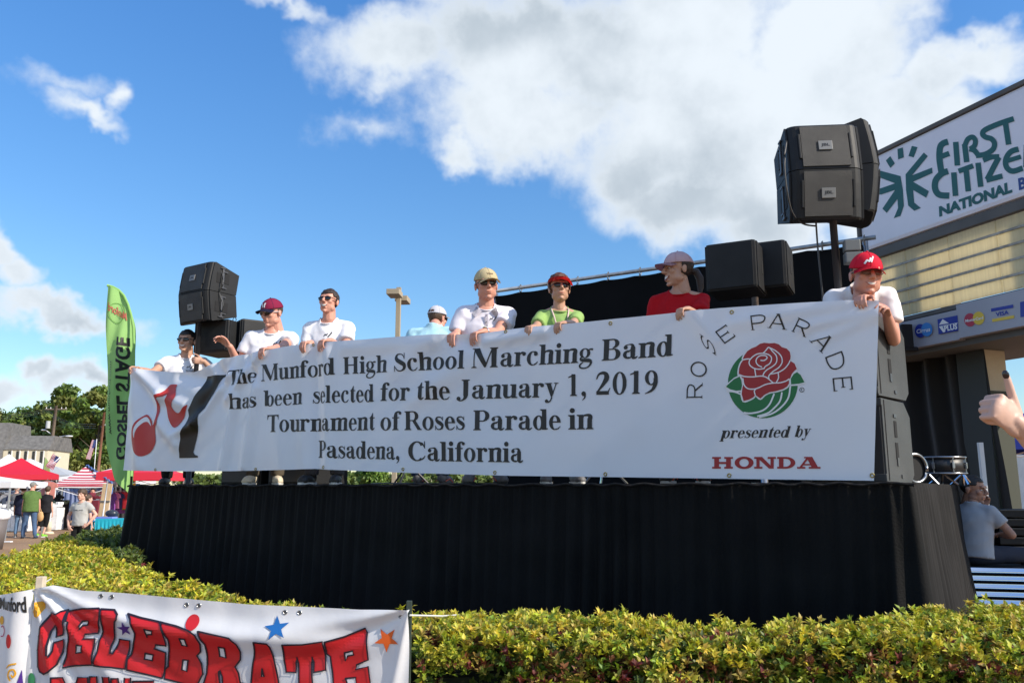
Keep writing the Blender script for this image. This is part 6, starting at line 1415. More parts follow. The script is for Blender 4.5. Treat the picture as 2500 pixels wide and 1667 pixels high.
# ================================================================== PEOPLE
def skin(name, c): return mat('skin_'+name, c, .48, var=.06, vscale=14, bump=.08, bscale=120, bdist=.003, spec=.4)
SK = {'fair': skin('fair', (.62, .36, .27)), 'ruddy': skin('ruddy', (.60, .29, .21)), 'tan': skin('tan', (.50, .28, .19)), 'brown': skin('brown', (.37, .20, .14)), 'light': skin('light', (.60, .37, .28))}
M_lens = mat('sunglass_lens', (.006, .006, .008), .08, spec=.8); M_frame = mat('sunglass_frame', (.015, .015, .015), .3)
M_teeth = mat('teeth', (.75, .72, .66), .35); M_lip = mat('lips', (.42, .16, .12), .5); M_mouth = mat('mouth_inside', (.05, .01, .01), .6); M_eye = mat('eye_dark', (.02, .015, .012), .2); M_ew = mat('eye_white', (.6, .57, .53), .3)
def Rm(ax, a): return Matrix.Rotation(a, 4, ax)
def hand_prims(bm, W, d, n, side, curl, s=1.0, spread=.0, thumb='side', tcurl=0.0):
    """W wrist, d finger direction, n palm normal (the way the fingers close), side = direction of the thumb"""
    d = d.normalized(); n = (n-d*n.dot(d)).normalized(); t = d.cross(n).normalized()
    if t.dot(side) < 0: t = -t
    # palm
    q = Matrix((t, d, -n)).transposed().to_4x4()
    ball(bm, W+d*.045*s, (.038*s, .052*s, .015*s), 3, q); ball(bm, W+d*.07*s, (.040*s, .028*s, .014*s), 3, q); ball(bm, W+d*.03*s+t*.022*s+n*.006*s, (.018*s, .034*s, .015*s), 2, q)
    ball(bm, W+d*.02*s-t*.02*s, (.018*s, .032*s, .014*s), 2, q)
    L = [(.030, .082), (.0105, .090), (-.0105, .084), (-.031, .066)]
    for k, (off, ln) in enumerate(L):
        base = W+d*(.088-.004*abs(k-1))*s+t*off*s; cur = base; ang = 0; sp = (1.5-k)*spread
        dd0 = (d+t*sp).normalized(); segs = (.46, .30, .24); r = .0092*s*(1-.04*k)
        prev = base-d*.03*s
        capsule(bm, prev, base, r*1.05, r*1.05, 10, 2)
        for j, f in enumerate(segs):
            ang += curl[j]+.05*k*(j > 0)*(1 if curl[1] else 0)
            v = dd0*math.cos(ang)+n*math.sin(ang); nx_ = cur+v*ln*f*s
            capsule(bm, cur, nx_, r*(1.06-.08*j), r*(.98-.08*j), 10, 2); cur = nx_
    b = W+d*.022*s+t*.026*s+n*.004*s
    if thumb == 'side': v1 = (d*.75+t*.75+n*.25).normalized(); v2 = (d*.95+t*.15+n*.55).normalized()
    elif thumb == 'under': v1 = (d*.5+t*.35+n*.85).normalized(); v2 = (d*.35+n*1.0-t*.1).normalized()
    else: v1 = thumb[0].normalized(); v2 = thumb[1].normalized()
    m = b+v1*.045*s; capsule(bm, b, m, .015*s, .0115*s, 10, 2); m2 = m+(v1*.5+v2*.5).normalized()*.032*s; capsule(bm, m, m2, .0112*s, .010*s, 10, 2); e = m2+v2*.026*s; capsule(bm, m2, e, .0102*s, .0085*s, 10, 2)
    global TIP; TIP = (e, v2, n); return e
def ik(S, T_, a, b, hint):
    v = T_-S; dd = v.length
    if dd > (a+b)*.995: k = dd/((a+b)*.995); a *= k; b *= k
    x = (a*a-b*b+dd*dd)/(2*dd); h = math.sqrt(max(0, a*a-x*x)); u = v.normalized(); hh = (hint-u*hint.dot(u)).normalized()
    return S+u*x+hh*h
def head_prims(bm, M, s, fem=False, jaw=1.0, mouthopen=0.0):
    rot = M.to_3x3().normalized().to_4x4()
    def P(x, y, z): return M @ Vector((x*s, y*s, z*s))
    def B(c, r, sub=3): ball(bm, P(*c), tuple(a*s for a in r), sub, rot)
    def Cp(a, b, ra, rb): capsule(bm, P(*a), P(*b), ra*s, rb*s, 12, 2)
    B((0, .014, .035), (.076, .096, .083)); B((0, -.022, -.035), (.061*jaw, .070, .082)); B((0, -.050, -.088), (.030*jaw, .030, .026)); 
    for g in (-1, 1):
        B((g*.040*jaw, -.015, -.062), (.027, .045, .032), 2); B((g*.036, -.062, -.016), (.028, .024, .026), 2); B((g*.079, .012, -.008), (.010, .019, .031), 2); B((g*.082, .016, .004), (.008, .016, .018), 2)
        B((g*.012, -.100, -.026), (.0095, .011, .009), 2)
    Cp((0, -.090, .018), (0, -.115, -.018), .0095, .0135); B((0, -.114, -.021), (.014, .013, .011), 2)
    if not fem: Cp((-.034, -.081, .032), (.034, -.081, .032), .0125, .0125)
    else: Cp((-.030, -.080, .032), (.030, -.080, .032), .0105, .0105)
    Cp((-.017, -.089, -.050), (.017, -.089, -.050), .0085, .0085); Cp((-.015, -.086, -.066-.012*mouthopen), (.015, -.086, -.066-.012*mouthopen), .0095, .0095)
    B((0, -.078, -.096-.01*mouthopen), (.020*jaw, .016, .015), 2)
    Cp((0, .02, -.06), (0, .035, -.16), .056 if not fem else .046, .060 if not fem else .050)
def shell(parent, M, s, name, m, keep, sc_=(.084, .105, .092), c=(0, .014, .037), noise_=.0, sub=5, nsc=40):
    bm = BM(); bmesh.ops.create_icosphere(bm, subdivisions=sub, radius=1); 
    for v in bm.verts: v.co = Vector((v.co.x*sc_[0]+c[0], v.co.y*sc_[1]+c[1], v.co.z*sc_[2]+c[2]))
    bmesh.ops.delete(bm, geom=[f for f in bm.faces if not keep(f.calc_center_median())], context='FACES')
    for v in bm.verts:
        if noise_: v.co += v.co.normalized()*noise_*mnoise.noise(v.co*nsc)
    for v in bm.verts: v.co = M @ (v.co*s)
    bmesh.ops.solidify(bm, geom=bm.faces[:], thickness=.006)
    return bm_obj(name, bm, m, parent, True)
HAIRM = {'black': mat('hair_black', (.012, .009, .008), .5, bump=.6, bscale=180, stretch=(1, 1, .3)), 'brown': mat('hair_brown', (.07, .038, .02), .5, bump=.6, bscale=160), 'darkbrown': mat('hair_dark_brown', (.03, .016, .010), .5, bump=.6, bscale=160), 'auburn': mat('hair_auburn', (.10, .035, .015), .5, bump=.6, bscale=160), 'grey': mat('hair_grey', (.25, .23, .21), .6, bump=.6, bscale=160)}
def cap_hat(parent, M, s, m, brim_m=None, yaw=0.0, adj=False, emblem=None, tilt=0.0, mesh=False):
    H = M @ Matrix.Scale(s, 4) @ Matrix.Translation((0, .012, .034)) @ Rm('Z', yaw) @ Rm('X', tilt)
    bm = BM(); bmesh.ops.create_icosphere(bm, subdivisions=5, radius=1)
    for v in bm.verts:
        z = v.co.z; v.co = Vector((v.co.x*.087, v.co.y*.108, v.co.z*.100+.0))
        if v.co.y < -.02 and v.co.z > .01: v.co.y -= .006
    bmesh.ops.delete(bm, geom=[f for f in bm.faces if f.calc_center_median().z < .006 or (adj and f.calc_center_median().y > .07 and abs(f.calc_center_median().x) < .034 and f.calc_center_median().z < .040+.0 and f.calc_center_median().z > .017)], context='FACES')
    for v in bm.verts: v.co = H @ v.co
    bmesh.ops.solidify(bm, geom=bm.faces[:], thickness=.003); o = bm_obj('cap', bm, m, parent, True)
    bm = BM(); g = {}
    for i in range(17):
        a = R(-62+124*i/16)
        for j in range(7):
            t = j/6; x = .086*math.sin(a); y = -.104*math.cos(a)*1.0; ln = .078*math.cos(a*.95)**.7
            g[i, j] = bm.verts.new(H @ Vector((x*(1+.10*t), y-ln*t, .012+.010*math.cos(a)-.010*t-.028*(math.sin(a))**2*(1+.3*t))))
    for i in range(16):
        for j in range(6): bm.faces.new((g[i, j], g[i+1, j], g[i+1, j+1], g[i, j+1]))
    bmesh.ops.solidify(bm, geom=bm.faces[:], thickness=.004); br = bm_obj('brim', bm, brim_m or m, o, True)
    bm = BM(); ball(bm, H @ Vector((0, 0, .101)), .008, 2); bm_obj('cap_button', bm, brim_m or m, o, True)
    seam = []
    for k in range(3):
        a = k*math.pi/3+math.pi/2; seam.append([H @ Vector((.0885*math.cos(a)*math.cos(b), .1095*math.sin(a)*math.cos(b)-(.006 if math.sin(a)*math.cos(b) < -.2 else 0), .1012*math.sin(b))) for b in np.linspace(.12, math.pi-.12, 17)])
    bm = BM(); 
    for q_ in seam: tube(bm, q_, .0012, 4)
    bm_obj('cap_seam', bm, brim_m or m, o)
    if emblem:
        polys, em = emblem; bv = BVHTree.FromPolygons([v.co.copy() for v in o.data.vertices], [tuple(p.vertices) for p in o.data.polygons])
        Hi = H
        def f(x, y, l):
            org = Hi @ Vector((x, -.3, y)); dr = (Hi.to_3x3() @ Vector((0, 1, 0))).normalized(); hit = bv.ray_cast(org, dr)
            return (hit[0] if hit[0] else org+dr*.2)-dr*l
        emit('cap_emblem', polys, f, em, o, .0035, step=.008)
    return o
def sunglasses(parent, M, s, m=M_lens, fm=M_frame, w=.030, h=.019, clear=False):
    o = None; bm = BM(); rot = M.to_3x3().normalized().to_4x4()
    for g in (-1, 1):
        bmesh.ops.create_icosphere(bm, subdivisions=3, radius=1, matrix=Matrix.Translation(M @ (Vector((g*.031, -.091, .007))*s)) @ rot @ Rm('Z', g*.25) @ Matrix.Diagonal((w*s, .006*s, h*s, 1)))
    o = bm_obj('sunglasses' if not clear else 'glasses', bm, m, parent, True)
    bm = BM(); tube(bm, [M @ (Vector(p)*s) for p in [(-.06, -.088, .016), (-.03, -.099, .021), (0, -.101, .016), (.03, -.099, .021), (.06, -.088, .016)]], .0032*s, 6)
    for g in (-1, 1): tube(bm, [M @ (Vector(p)*s) for p in [(g*.060, -.087, .014), (g*.076, -.05, .012), (g*.083, .012, .008)]], .0032*s, 6)
    bm_obj('frame', bm, fm, o, True)
def mouth(parent, M, s, kind):
    def P(x, y, z): return M @ Vector((x*s, y*s, z*s))
    if kind in ('smile', 'laugh', 'grin'):
        w = .030 if kind != 'grin' else .029; h = .021 if kind == 'laugh' else .009
        def cres(hh, dy, ww, name, m, zc=-.054):
            bm = BM(); up = []; lo = []
            for i in range(11):
                x = -ww+2*ww*i/10; q = (x/ww)**2; y = -.0985+dy+.012*q
                up.append(bm.verts.new(P(x, y, zc+.006*q+.001))); lo.append(bm.verts.new(P(x, y+.001, zc+.006*q-hh*(1-q))))
            for i in range(10): bm.faces.new((up[i], up[i+1], lo[i+1], lo[i]))
            bmesh.ops.remove_doubles(bm, verts=bm.verts, dist=1e-5); return bm_obj(name, bm, m, parent, True)
        cres(h+.004, 0, w+.003, 'mouth', M_mouth if kind == 'laugh' else M_lip); cres(h*.62 if kind == 'laugh' else h, -.0015, w, 'teeth', M_teeth)
        bm = BM(); tube(bm, [P(x, -.0985+.012*(x/w)**2, -.054-(h+.005)*(1-(x/w)**2)+.006*(x/w)**2) for x in np.linspace(-w, w, 9)], .003*s, 6); bm_obj('lip', bm, M_lip, parent, True)
    else:
        bm = BM()
        for z, r in ((-.056, .0024), (-.0615, .0032)): tube(bm, [P(x, -.0965+.010*(x/.022)**2, z+.001*(x/.022)**2) for x in np.linspace(-.022, .022, 9)], r*s, 6)
        bm_obj('lips', bm, M_lip, parent, True)
def eyes(parent, M, s, hm):
    rot = M.to_3x3().normalized().to_4x4()
    for g in (-1, 1):
        bm = BM(); ball(bm, M @ (Vector((g*.031, -.080, .006))*s), (.0125*s, .010*s, .0065*s), 2, rot); e = bm_obj('eye', bm, M_ew, parent, True)
        bm = BM(); ball(bm, M @ (Vector((g*.031, -.086, .006))*s), (.0062*s, .006*s, .0062*s), 2, rot); bm_obj('iris', bm, M_eye, e, True)
        bm = BM(); tube(bm, [M @ (Vector((g*x, -.094+.4*(x-.03)**2*10, .026-.3*(x-.03)**2*20))*s) for x in (.014, .024, .034, .046)], [.003*s, .0038*s, .0032*s, .0018*s], 6); bm_obj('eyebrow', bm, hm, parent, True)

def garment_noise(me, amp, seed):
    n = len(me.vertices); co = np.empty(n*3, np.float32); me.vertices.foreach_get('co', co); co = co.reshape(-1, 3); no = np.empty(n*3, np.float32); me.vertices.foreach_get('normal', no); no = no.reshape(-1, 3)
    for i in range(n):
        x, y, z = co[i]; a = mnoise.noise((x*9, y*9, z*5+seed)); b = mnoise.noise((x*22+z*6, y*22, z*14+seed)); r_ = 1-abs(mnoise.noise((x*6+z*5, y*6, z*9-seed)))*2.2
        co[i] += no[i]*amp*(a*.7+b*.30+max(0, r_)*.8)
    me.vertices.foreach_set('co', co.ravel()); me.update()

def person(label, head, deckz, yaw=0.0, lean=0.0, hs=1.0, g=1.0, hands=None, shirt=None, shirt_style='tee', pants=None, shoes=None, hy=0.0, hp=0.0, hr=0.0, skin='fair', hair=('short', 'brown'), hat=None, glasses=None, mth='closed', fem=False, decal=None, res=1.0, group=None, legs=None, seat=None, sleeve=.55, s=None, shorts=False, side=0.0, base=None, back=False, cuff=None, jaw=1.0, sh_w=1.0, belly=0.0, hem=0.06, name='person', amp=.008, mopen=0, ht=.6):
    """head = world position of the head centre (or base = feet position with s = size)"""
    ry = R(yaw); ph = R(lean); hip = .93; tor = .50; nk = .150
    tiltn = ph*ht
    if s is None:
        hgt = head.z-deckz
        if seat is not None: s = 1.0
        else: s = hgt/(hip*.998+tor*math.cos(ph)+nk*math.cos(tiltn))
    pel = Vector((0, .16*math.sin(ph), hip))*s
    if seat is not None: pel = Vector((0, 0, seat))
    rt = Rm('X', ph) @ Rm('Y', side)
    def SP(x, y, z): return pel+(rt.to_3x3() @ Vector((x, y, z)))*s       # spine frame, z along the spine from the pelvis
    nb = SP(0, 0, tor); hc = nb+(Rm('X', tiltn).to_3x3() @ Vector((0, -.02, nk)))*s
    RY = Rm('Z', ry)
    if head is not None:
        w = RY @ hc; loc = Vector((head.x-w.x, head.y-w.y, deckz))
    else: loc = Vector(base)
    o = empty(name, tuple(loc), ry, label, 'person', group)
    inv = (Matrix.Translation(loc) @ RY).inverted(); i3 = inv.to_3x3()
    HM = Matrix.Translation(hc) @ Rm('Z', R(hy)) @ Rm('X', R(-hp)) @ Rm('Y', R(hr))
    sm_ = SK[skin]
    # joints
    sx = .170*sh_w*(.92 if fem else 1)
    SH = {k: SP(g_*sx, .0, .418) for k, g_ in (('L', -1), ('R', 1))}
    EL = {}; WR = {}; HD = {}; ALLT = {}
    for k, g_ in (('L', -1), ('R', 1)):
        h = (hands or {}).get(k)
        if h is None:
            WR[k] = SH[k]+Vector((g_*.06, -.06, -.53))*s; HD[k] = (Vector((0, -.1, -1)), Vector((-g_, 0, 0)), Vector((0, -1, 0)), (.15, .25, .2), 'side'); hint = Vector((g_*.3, 1, 0))
        else:
            WR[k] = inv @ h['w'] if h.get('world', True) else Vector(h['w'])
            f3 = i3 if h.get('world', True) else Matrix.Identity(3)
            HD[k] = (f3 @ Vector(h['d']), f3 @ Vector(h['n']), f3 @ Vector(h.get('t', (-g_, 0, 0))), h.get('curl', (1.0, .45, .25)), h.get('thumb', 'under'))
            hint = Vector(h.get('hint', (g_*.35, .6, -1.2)))
        a_, b_ = .285*s, .255*s
        EL[k] = ik(SH[k], WR[k], a_, b_, hint)
    # ---- body skin
    bm = BM()
    if fem: rings_ = [(-.05, .155, .11), (.08, .135, .095), (.2, .125, .09), (.34, .145, .10), (.43, .135, .07), (.49, .06, .05)]
    else: rings_ = [(-.05, .15, .105), (.08, .145, .10), (.2, .145, .10), (.34, .165, .105), (.43, .15, .075), (.49, .065, .055)]
    def RG(z, rx, ry_, e=1.0, dy=0): return [SP(rx*e*math.cos(a), ry_*e*math.sin(a)+dy, z) for a in np.linspace(0, 2*math.pi, 25)[:-1]]
    loft(bm, [RG(z, rx*min(g, 1.15)*.92, ry_*g*.88) for z, rx, ry_ in rings_]); bmesh.ops.recalc_face_normals(bm, faces=bm.faces)
    capsule(bm, SP(-sx*.9, 0, .425), SP(sx*.9, 0, .425), .05*s, .05*s)
    capsule(bm, SP(0, .005, .42), nb+(hc-nb)*.3, .058*s*(.86 if fem else 1), .055*s*(.86 if fem else 1))
    for k, g_ in (('L', -1), ('R', 1)): capsule(bm, SP(g_*.04, .005, .462), SH[k], .048*s, .048*s)
    for k in 'LR': capsule(bm, SH[k], EL[k], .050*s*g**.5*(.86 if fem else 1), .040*s*(.86 if fem else 1))
    # legs
    LG = {}
    for k, g_ in (('L', -1), ('R', 1)):
        hp_ = pel+Vector((g_*.088, 0, -.02))*s
        if legs: kn, an = Vector(legs[k][0]), Vector(legs[k][1])
        else:
            an = Vector((g_*.11*s, .02, .085*s)); kn = (hp_+an)/2+Vector((g_*.01, -.035, 0))*s
        LG[k] = (hp_, kn, an)
        capsule(bm, hp_, kn, .082*s*g**.5, .055*s); capsule(bm, kn, an, .053*s, .036*s)
    lo = voxel(bm, .013*max(1, res), 4)
    bm = BM(); head_prims(bm, HM, hs, fem, jaw, mopen); hd = voxel(bm, .0048*res, 6, .5)
    bm = BM()
    for k in 'LR':
        q = 1 if not fem else .88
        capsule(bm, EL[k]+(SH[k]-EL[k])*.25, EL[k], .043*s*q, .040*s*q); capsule(bm, EL[k], EL[k]+(WR[k]-EL[k])*.35, .040*s*q, .040*s*q); capsule(bm, EL[k]+(WR[k]-EL[k])*.35, WR[k], .040*s*q, .026*s*q)
        d, n, t, curl, th = HD[k]; TIPS = None; capsule(bm, WR[k], WR[k]+d.normalized()*.03, .025*s*q, .024*s*q)
        hand_prims(bm, WR[k]+d.normalized()*.012, d, n, t, curl, .98*s*q if res < 1.8 else s*q, .03, th); ALLT[k] = TIP
    am = voxel(bm, .0050*res, 2, .4)
    bm = join_meshes([lo, hd, am]); bm_obj('body', bm, sm_, o, True)
    # ---- shirt
    fm = .93 if fem else 1
    bm = BM(); z0 = -hem
    RS = [(z0, .178*g, .128*g), (.05, .172*g, .124*g), (.16, .168*g**1.1, .122*g), (.30, .185*g**.6, .128*g**.5), (.385, .190*g**.4, .112), (.430, .160*sh_w, .088), (.462, .112, .076), (.492, .080, .074), (.52, .072, .068)]
    if fem: RS = [(z, rx*.93, ry_*(1.0 if z != .30 else 1.12)) for z, rx, ry_ in RS]
    loft(bm, [RG(z, rx, ry_+(belly*math.exp(-((z-.08)/.13)**2)), 1.0, -belly*.5*math.exp(-((z-.08)/.13)**2)) for z, rx, ry_ in RS]); bmesh.ops.recalc_face_normals(bm, faces=bm.faces)
    for k in 'LR':
        e = SH[k]+(EL[k]-SH[k])*sleeve; q = .9 if fem else 1.05; q *= g**.4
        g_ = -1 if k == 'L' else 1
        ball(bm, SH[k], .057*s*q, 3); cone(bm, SH[k], e, .057*s*q, .064*s*q, 20); capsule(bm, SP(g_*.050, .010, .447), SH[k]+(SH[k]-e)*.0, .054*s, .055*s*q)
        capsule(bm, SP(g_*sx*.80, .0, .33), SH[k], .075*s*q, .060*s*q); capsule(bm, SP(g_*sx*.72, -.01, .36), SH[k]+(e-SH[k])*.25, .07*s*q, .058*s*q)
    sh = voxel(bm, .0095*max(1, res*.9), 9); garment_noise(sh, amp*(1 if res < 1.8 else 1.3), len(label))
    nbi = (Matrix.Translation(pel) @ rt).inverted(); b2 = BM(); b2.from_mesh(sh); bpy.data.meshes.remove(sh)
    dl_ = []
    for f in b2.faces:
        c = nbi @ f.calc_center_median(); c = c/s
        if c.z > .40 and math.hypot(c.x/.066, (c.y+.012)/.082) < 1 and c.z > .478+.35*c.y: dl_.append(f)
    bmesh.ops.delete(b2, geom=dl_, context='FACES')
    nb_ = nbi.inverted()
    for v in b2.verts:
        if v.is_boundary:
            c = (nbi @ v.co)/s
            if c.z > .38 and abs(c.x) < .11:
                a = math.atan2((c.y+.012)/.082, c.x/.066); y_ = -.012+.082*math.sin(a)
                v.co = nb_ @ (Vector((.066*math.cos(a), y_, .481+.35*y_))*s)
    so = bm_obj('shirt', b2, shirt, o, True)
    bm = BM(); tube(bm, [SP(.0665*math.cos(a), -.012+.082*math.sin(a), .483+.35*(-.012+.082*math.sin(a))) for a in np.linspace(0, 2*math.pi, 33)], .0062*s, 6); bm_obj('neckband', bm, shirt, so, True)
    e_ = [e for e in so.data.edges]; 
    if cuff:
        pass
    if shirt_style == 'polo':
        bm = BM()
        for g_ in (-1, 1):
            # turned-down collar wings and placket
            pts_o = [(0, .072, .520), (g_*.055, .060, .520), (g_*.085, .01, .505), (g_*.075, -.055, .478), (g_*.035, -.105, .445)]
            pts_i = [(0, .088, .475), (g_*.085, .072, .470), (g_*.120, .01, .452), (g_*.115, -.07, .425), (g_*.085, -.122, .392)]
            r0 = [bm.verts.new(SP(*p)) for p in pts_o]; r1 = [bm.verts.new(SP(*p)) for p in pts_i]
            for i in range(4): bm.faces.new((r0[i], r0[i+1], r1[i+1], r1[i]))
        bmesh.ops.solidify(bm, geom=bm.faces[:], thickness=.004); bm_obj('collar', bm, shirt, so, True)
        bm = BM(); vt = [bm.verts.new(SP(*p)) for p in [(-.014, -.122, .425), (.014, -.122, .425), (.014, -.142, .27), (-.014, -.142, .27)]]; bm.faces.new(vt); bmesh.ops.solidify(bm, geom=bm.faces[:], thickness=.004); bm_obj('placket', bm, shirt, so)
        for z in (.41, .36, .31):
            bm = BM(); ball(bm, SP(0, -.127-(.425-z)*.13, z), .005, 2); bm_obj('button', bm, M_badge, so)
    if decal:
        bv = BVHTree.FromPolygons([v.co.copy() for v in so.data.vertices], [tuple(p.vertices) for p in so.data.polygons])
        dr = (rt.to_3x3() @ Vector((0, 1, 0))).normalized()
        for polys, dm in decal:
            def f(x, y, l):
                org = SP(x, -.5, y); hit = bv.ray_cast(org, dr); return (hit[0] if hit[0] else org+dr*.37)-dr*l
            emit('print', polys, f, dm, so, .0025, step=.02)
    # ---- trousers
    bm = BM(); ball(bm, pel+Vector((0, .01, -.03))*s, (.156*s*g, .112*s*g, .10*s), 3)
    for k in 'LR':
        hp_, kn, an = LG[k]; e = kn+(an-kn)*(.35 if shorts else 1.0)
        cone(bm, hp_+(hp_-kn).normalized()*.0, kn, .090*s*g**.6, .072*s, 18); ball(bm, kn, .070*s, 2); cone(bm, kn, e, .070*s, (.066 if shorts else .058)*s, 18)
    pm = voxel(bm, .014*max(1, res), 3); garment_noise(pm, .005, 3.0); me = pm; po = mesh_obj('trousers' if not shorts else 'shorts', me, pants, o, True)
    for k, g_ in (('L', -1), ('R', 1)):
        an = LG[k][2]; zf = an.z-.085*s; bm = BM(); f_ = Rm('Z', g_*.15)
        b_ = Matrix.Translation((an.x, an.y, zf)) @ f_
        def Q(x, y, z): return b_ @ (Vector((x, y, z))*s)
        r_ = f_
        ball(bm, Q(0, -.09, .045), (.048*s, .125*s, .045*s), 3, r_); ball(bm, Q(0, .0, .07), (.042*s, .055*s, .06*s), 3, r_); ball(bm, Q(0, -.16, .035), (.046*s, .06*s, .032*s), 3, r_)
        m_ = voxel(bm, .009*max(1, res), 3); me2 = m_
        so_ = mesh_obj('shoe', me2, shoes[0], o, True)
        bm = BM(); 
        for z in (0, .022):
            pass
        loft(bm, [[Q(.05*math.cos(a), -.075+.148*math.sin(a), z) for a in np.linspace(0, 2*math.pi, 25)[:-1]] for z in (.002, .024)]); bm_obj('sole', bm, shoes[1], so_)
        if len(shoes) > 2:
            bm = BM(); tube(bm, [Q(.043*math.cos(a), .0+.052*math.sin(a), .115+.006*math.sin(2*a)) for a in np.linspace(0, 2*math.pi, 21)], .006*s, 6); tube(bm, [Q(-.046, -.14, .03), (Q(-.05, -.05, .06)), Q(-.046, .03, .04)], .004*s, 5); tube(bm, [Q(.046, -.14, .03), (Q(.05, -.05, .06)), Q(.046, .03, .04)], .004*s, 5); bm_obj('shoe_trim', bm, shoes[2], so_, True)
    # ---- head dressing
    hk, hcol = hair; hm = HAIRM[hcol]
    if hk == 'short': shell(o, HM, hs, 'hair', hm, lambda c: (c.z > .066+.25*(c.y+.05) if c.y < -.045 else (c.z > (-.005 if c.y < .03 else -.052))) and not (c.y < -.01 and c.z < .035), noise_=.006, sc_=(.082, .102, .093))
    if hk == 'buzz': shell(o, HM, hs, 'hair', hm, lambda c: (c.z > .075 if c.y < -.05 else (c.z > (.0 if c.y < .03 else -.05))) and not (c.y < -.0 and c.z < .04), noise_=.002, sc_=(.079, .099, .0875))
    if hk == 'under': shell(o, HM, hs, 'hair', hm, lambda c: c.z < .06 and c.y > .0 and c.z > -.062 and not (c.y < .02 and c.z < -.0), noise_=.003, sc_=(.0805, .100, .09))
    if hk == 'fringe': shell(o, HM, hs, 'hair', hm, lambda c: (c.z > .030+.015*math.sin(c.x*60) if c.y < -.03 else (c.z > (-.03 if c.y < .03 else -.075))), noise_=.010, sc_=(.090, .108, .100), nsc=28)
    if hk == 'long':  shell(o, HM, hs, 'hair', hm, lambda c: (c.z > .060 if c.y < -.04 else (c.z > (-.045 if c.y < .02 else -.10))) and not (c.y < -.02 and c.z < .05), noise_=.010, sc_=(.090, .106, .100))
    if hk == 'bob': 
        shell(o, HM, hs, 'hair', hm, lambda c: (c.z > .055 if c.y < -.045 else True) and c.z > -.085 and not (c.y < -.015 and c.z < .05), noise_=.009, sc_=(.092, .108, .102))
    if hk == 'ponytail':
        shell(o, HM, hs, 'hair', hm, lambda c: (c.z > .04 if c.y < -.02 else c.z > -.055) and not (c.y < .0 and c.z < .045), noise_=.006, sc_=(.083, .103, .094))
        bm = BM(); tube(bm, [HM @ (Vector(p)*hs) for p in [(0, .10, .0), (.01, .135, -.01), (.02, .155, -.06), (.03, .150, -.13), (.03, .14, -.19)]], [.018, .027, .03, .024, .008], 10); bm_obj('ponytail', bm, hm, o, True)
    if glasses == 'dark': sunglasses(o, HM, hs)
    elif glasses == 'clear': sunglasses(o, HM, hs, mat('clear_lens', (.16, .10, .09), .1), mat('thin_frame', (.1, .09, .09), .3), .026, .015, True)
    elif glasses == 'whitearm': sunglasses(o, HM, hs, M_lens, mat('white_frame', (.6, .6, .6), .3))
    elif glasses is None: eyes(o, HM, hs, hm)
    mouth(o, HM, hs, mth)
    if hat: 
        if hat.get('visor'):
            m = hat['m']; bm = BM(); H = HM @ Matrix.Scale(hs, 4) @ Matrix.Translation((0, .01, .036)) @ Rm('X', hat.get('tilt', 0))
            g0 = {}
            for i in range(33):
                a = 2*math.pi*i/32
                for j, z in enumerate((.008, .042)): g0[i, j] = bm.verts.new(H @ Vector((.093*math.sin(a)*(1-.06*j), -.113*math.cos(a)*(1-.06*j), z)))
            for i in range(32): bm.faces.new((g0[i, 0], g0[i+1, 0], g0[i+1, 1], g0[i, 1]))
            bmesh.ops.solidify(bm, geom=bm.faces[:], thickness=.003); vo = bm_obj('visor', bm, m, o, True)
            bm = BM(); g0 = {}
            for i in range(17):
                a = R(-72+144*i/16)
                for j in range(6):
                    t = j/5; ln = .078*math.cos(a*.95)**.6 if math.cos(a*.95) > 0 else 0; g0[i, j] = bm.verts.new(H @ Vector((.093*math.sin(a)*(1+.10*t), -.113*math.cos(a)-ln*t, .016-.012*t-.030*math.sin(a)**2*(1+.2*t))))
            for i in range(16):
                for j in range(5): bm.faces.new((g0[i, j], g0[i+1, j], g0[i+1, j+1], g0[i, j+1]))
            bmesh.ops.solidify(bm, geom=bm.faces[:], thickness=.004); bm_obj('brim', bm, m, vo, True)
        else: cap_hat(o, HM, hs, hat['m'], hat.get('bm'), R(hat.get('yaw', 0)), hat.get('adj', False), hat.get('emblem'), R(-hat.get('tilt', 0)))
    return o, dict(TIPS=ALLT, SP=SP, HM=HM, WR=WR, EL=EL, HD=HD, s=s, inv=inv, loc=loc, ry=ry, SH=SH)
def F(name, c, **k): return mat('cloth_'+name, c, .85, var=.04, vscale=6, bump=.15, bscale=300, bdist=.002, spec=.2, **k)
W_sh = F('white', (.78, .77, .80)); NB = BN
def toppx(px):  # world point on the banner's top edge at photo column px
    y = float(np.interp(px, [a for a, b in TOPP], [b for a, b in TOPP])); u, z = px_bn(px, y); return bn_pt(u, interp(u, tu)), u
def grip(px, curl=(1.15, .35, .2), back=.075, up=.022, dz=0.0, side=0.0, thumb='under', drop=-.15):
    P, u = toppx(px); d = (NB+Vector((0, 0, drop))+BDIR*side).normalized()
    return dict(w=P-NB*back+Vector((0, 0, up+dz)), d=d, n=(0, 0, -1), t=BDIR, curl=curl, thumb=thumb)
def gL(px, **k): g_ = grip(px, **k); g_['t'] = BDIR; return g_
def gR(px, **k): g_ = grip(px, **k); g_['t'] = -BDIR; return g_
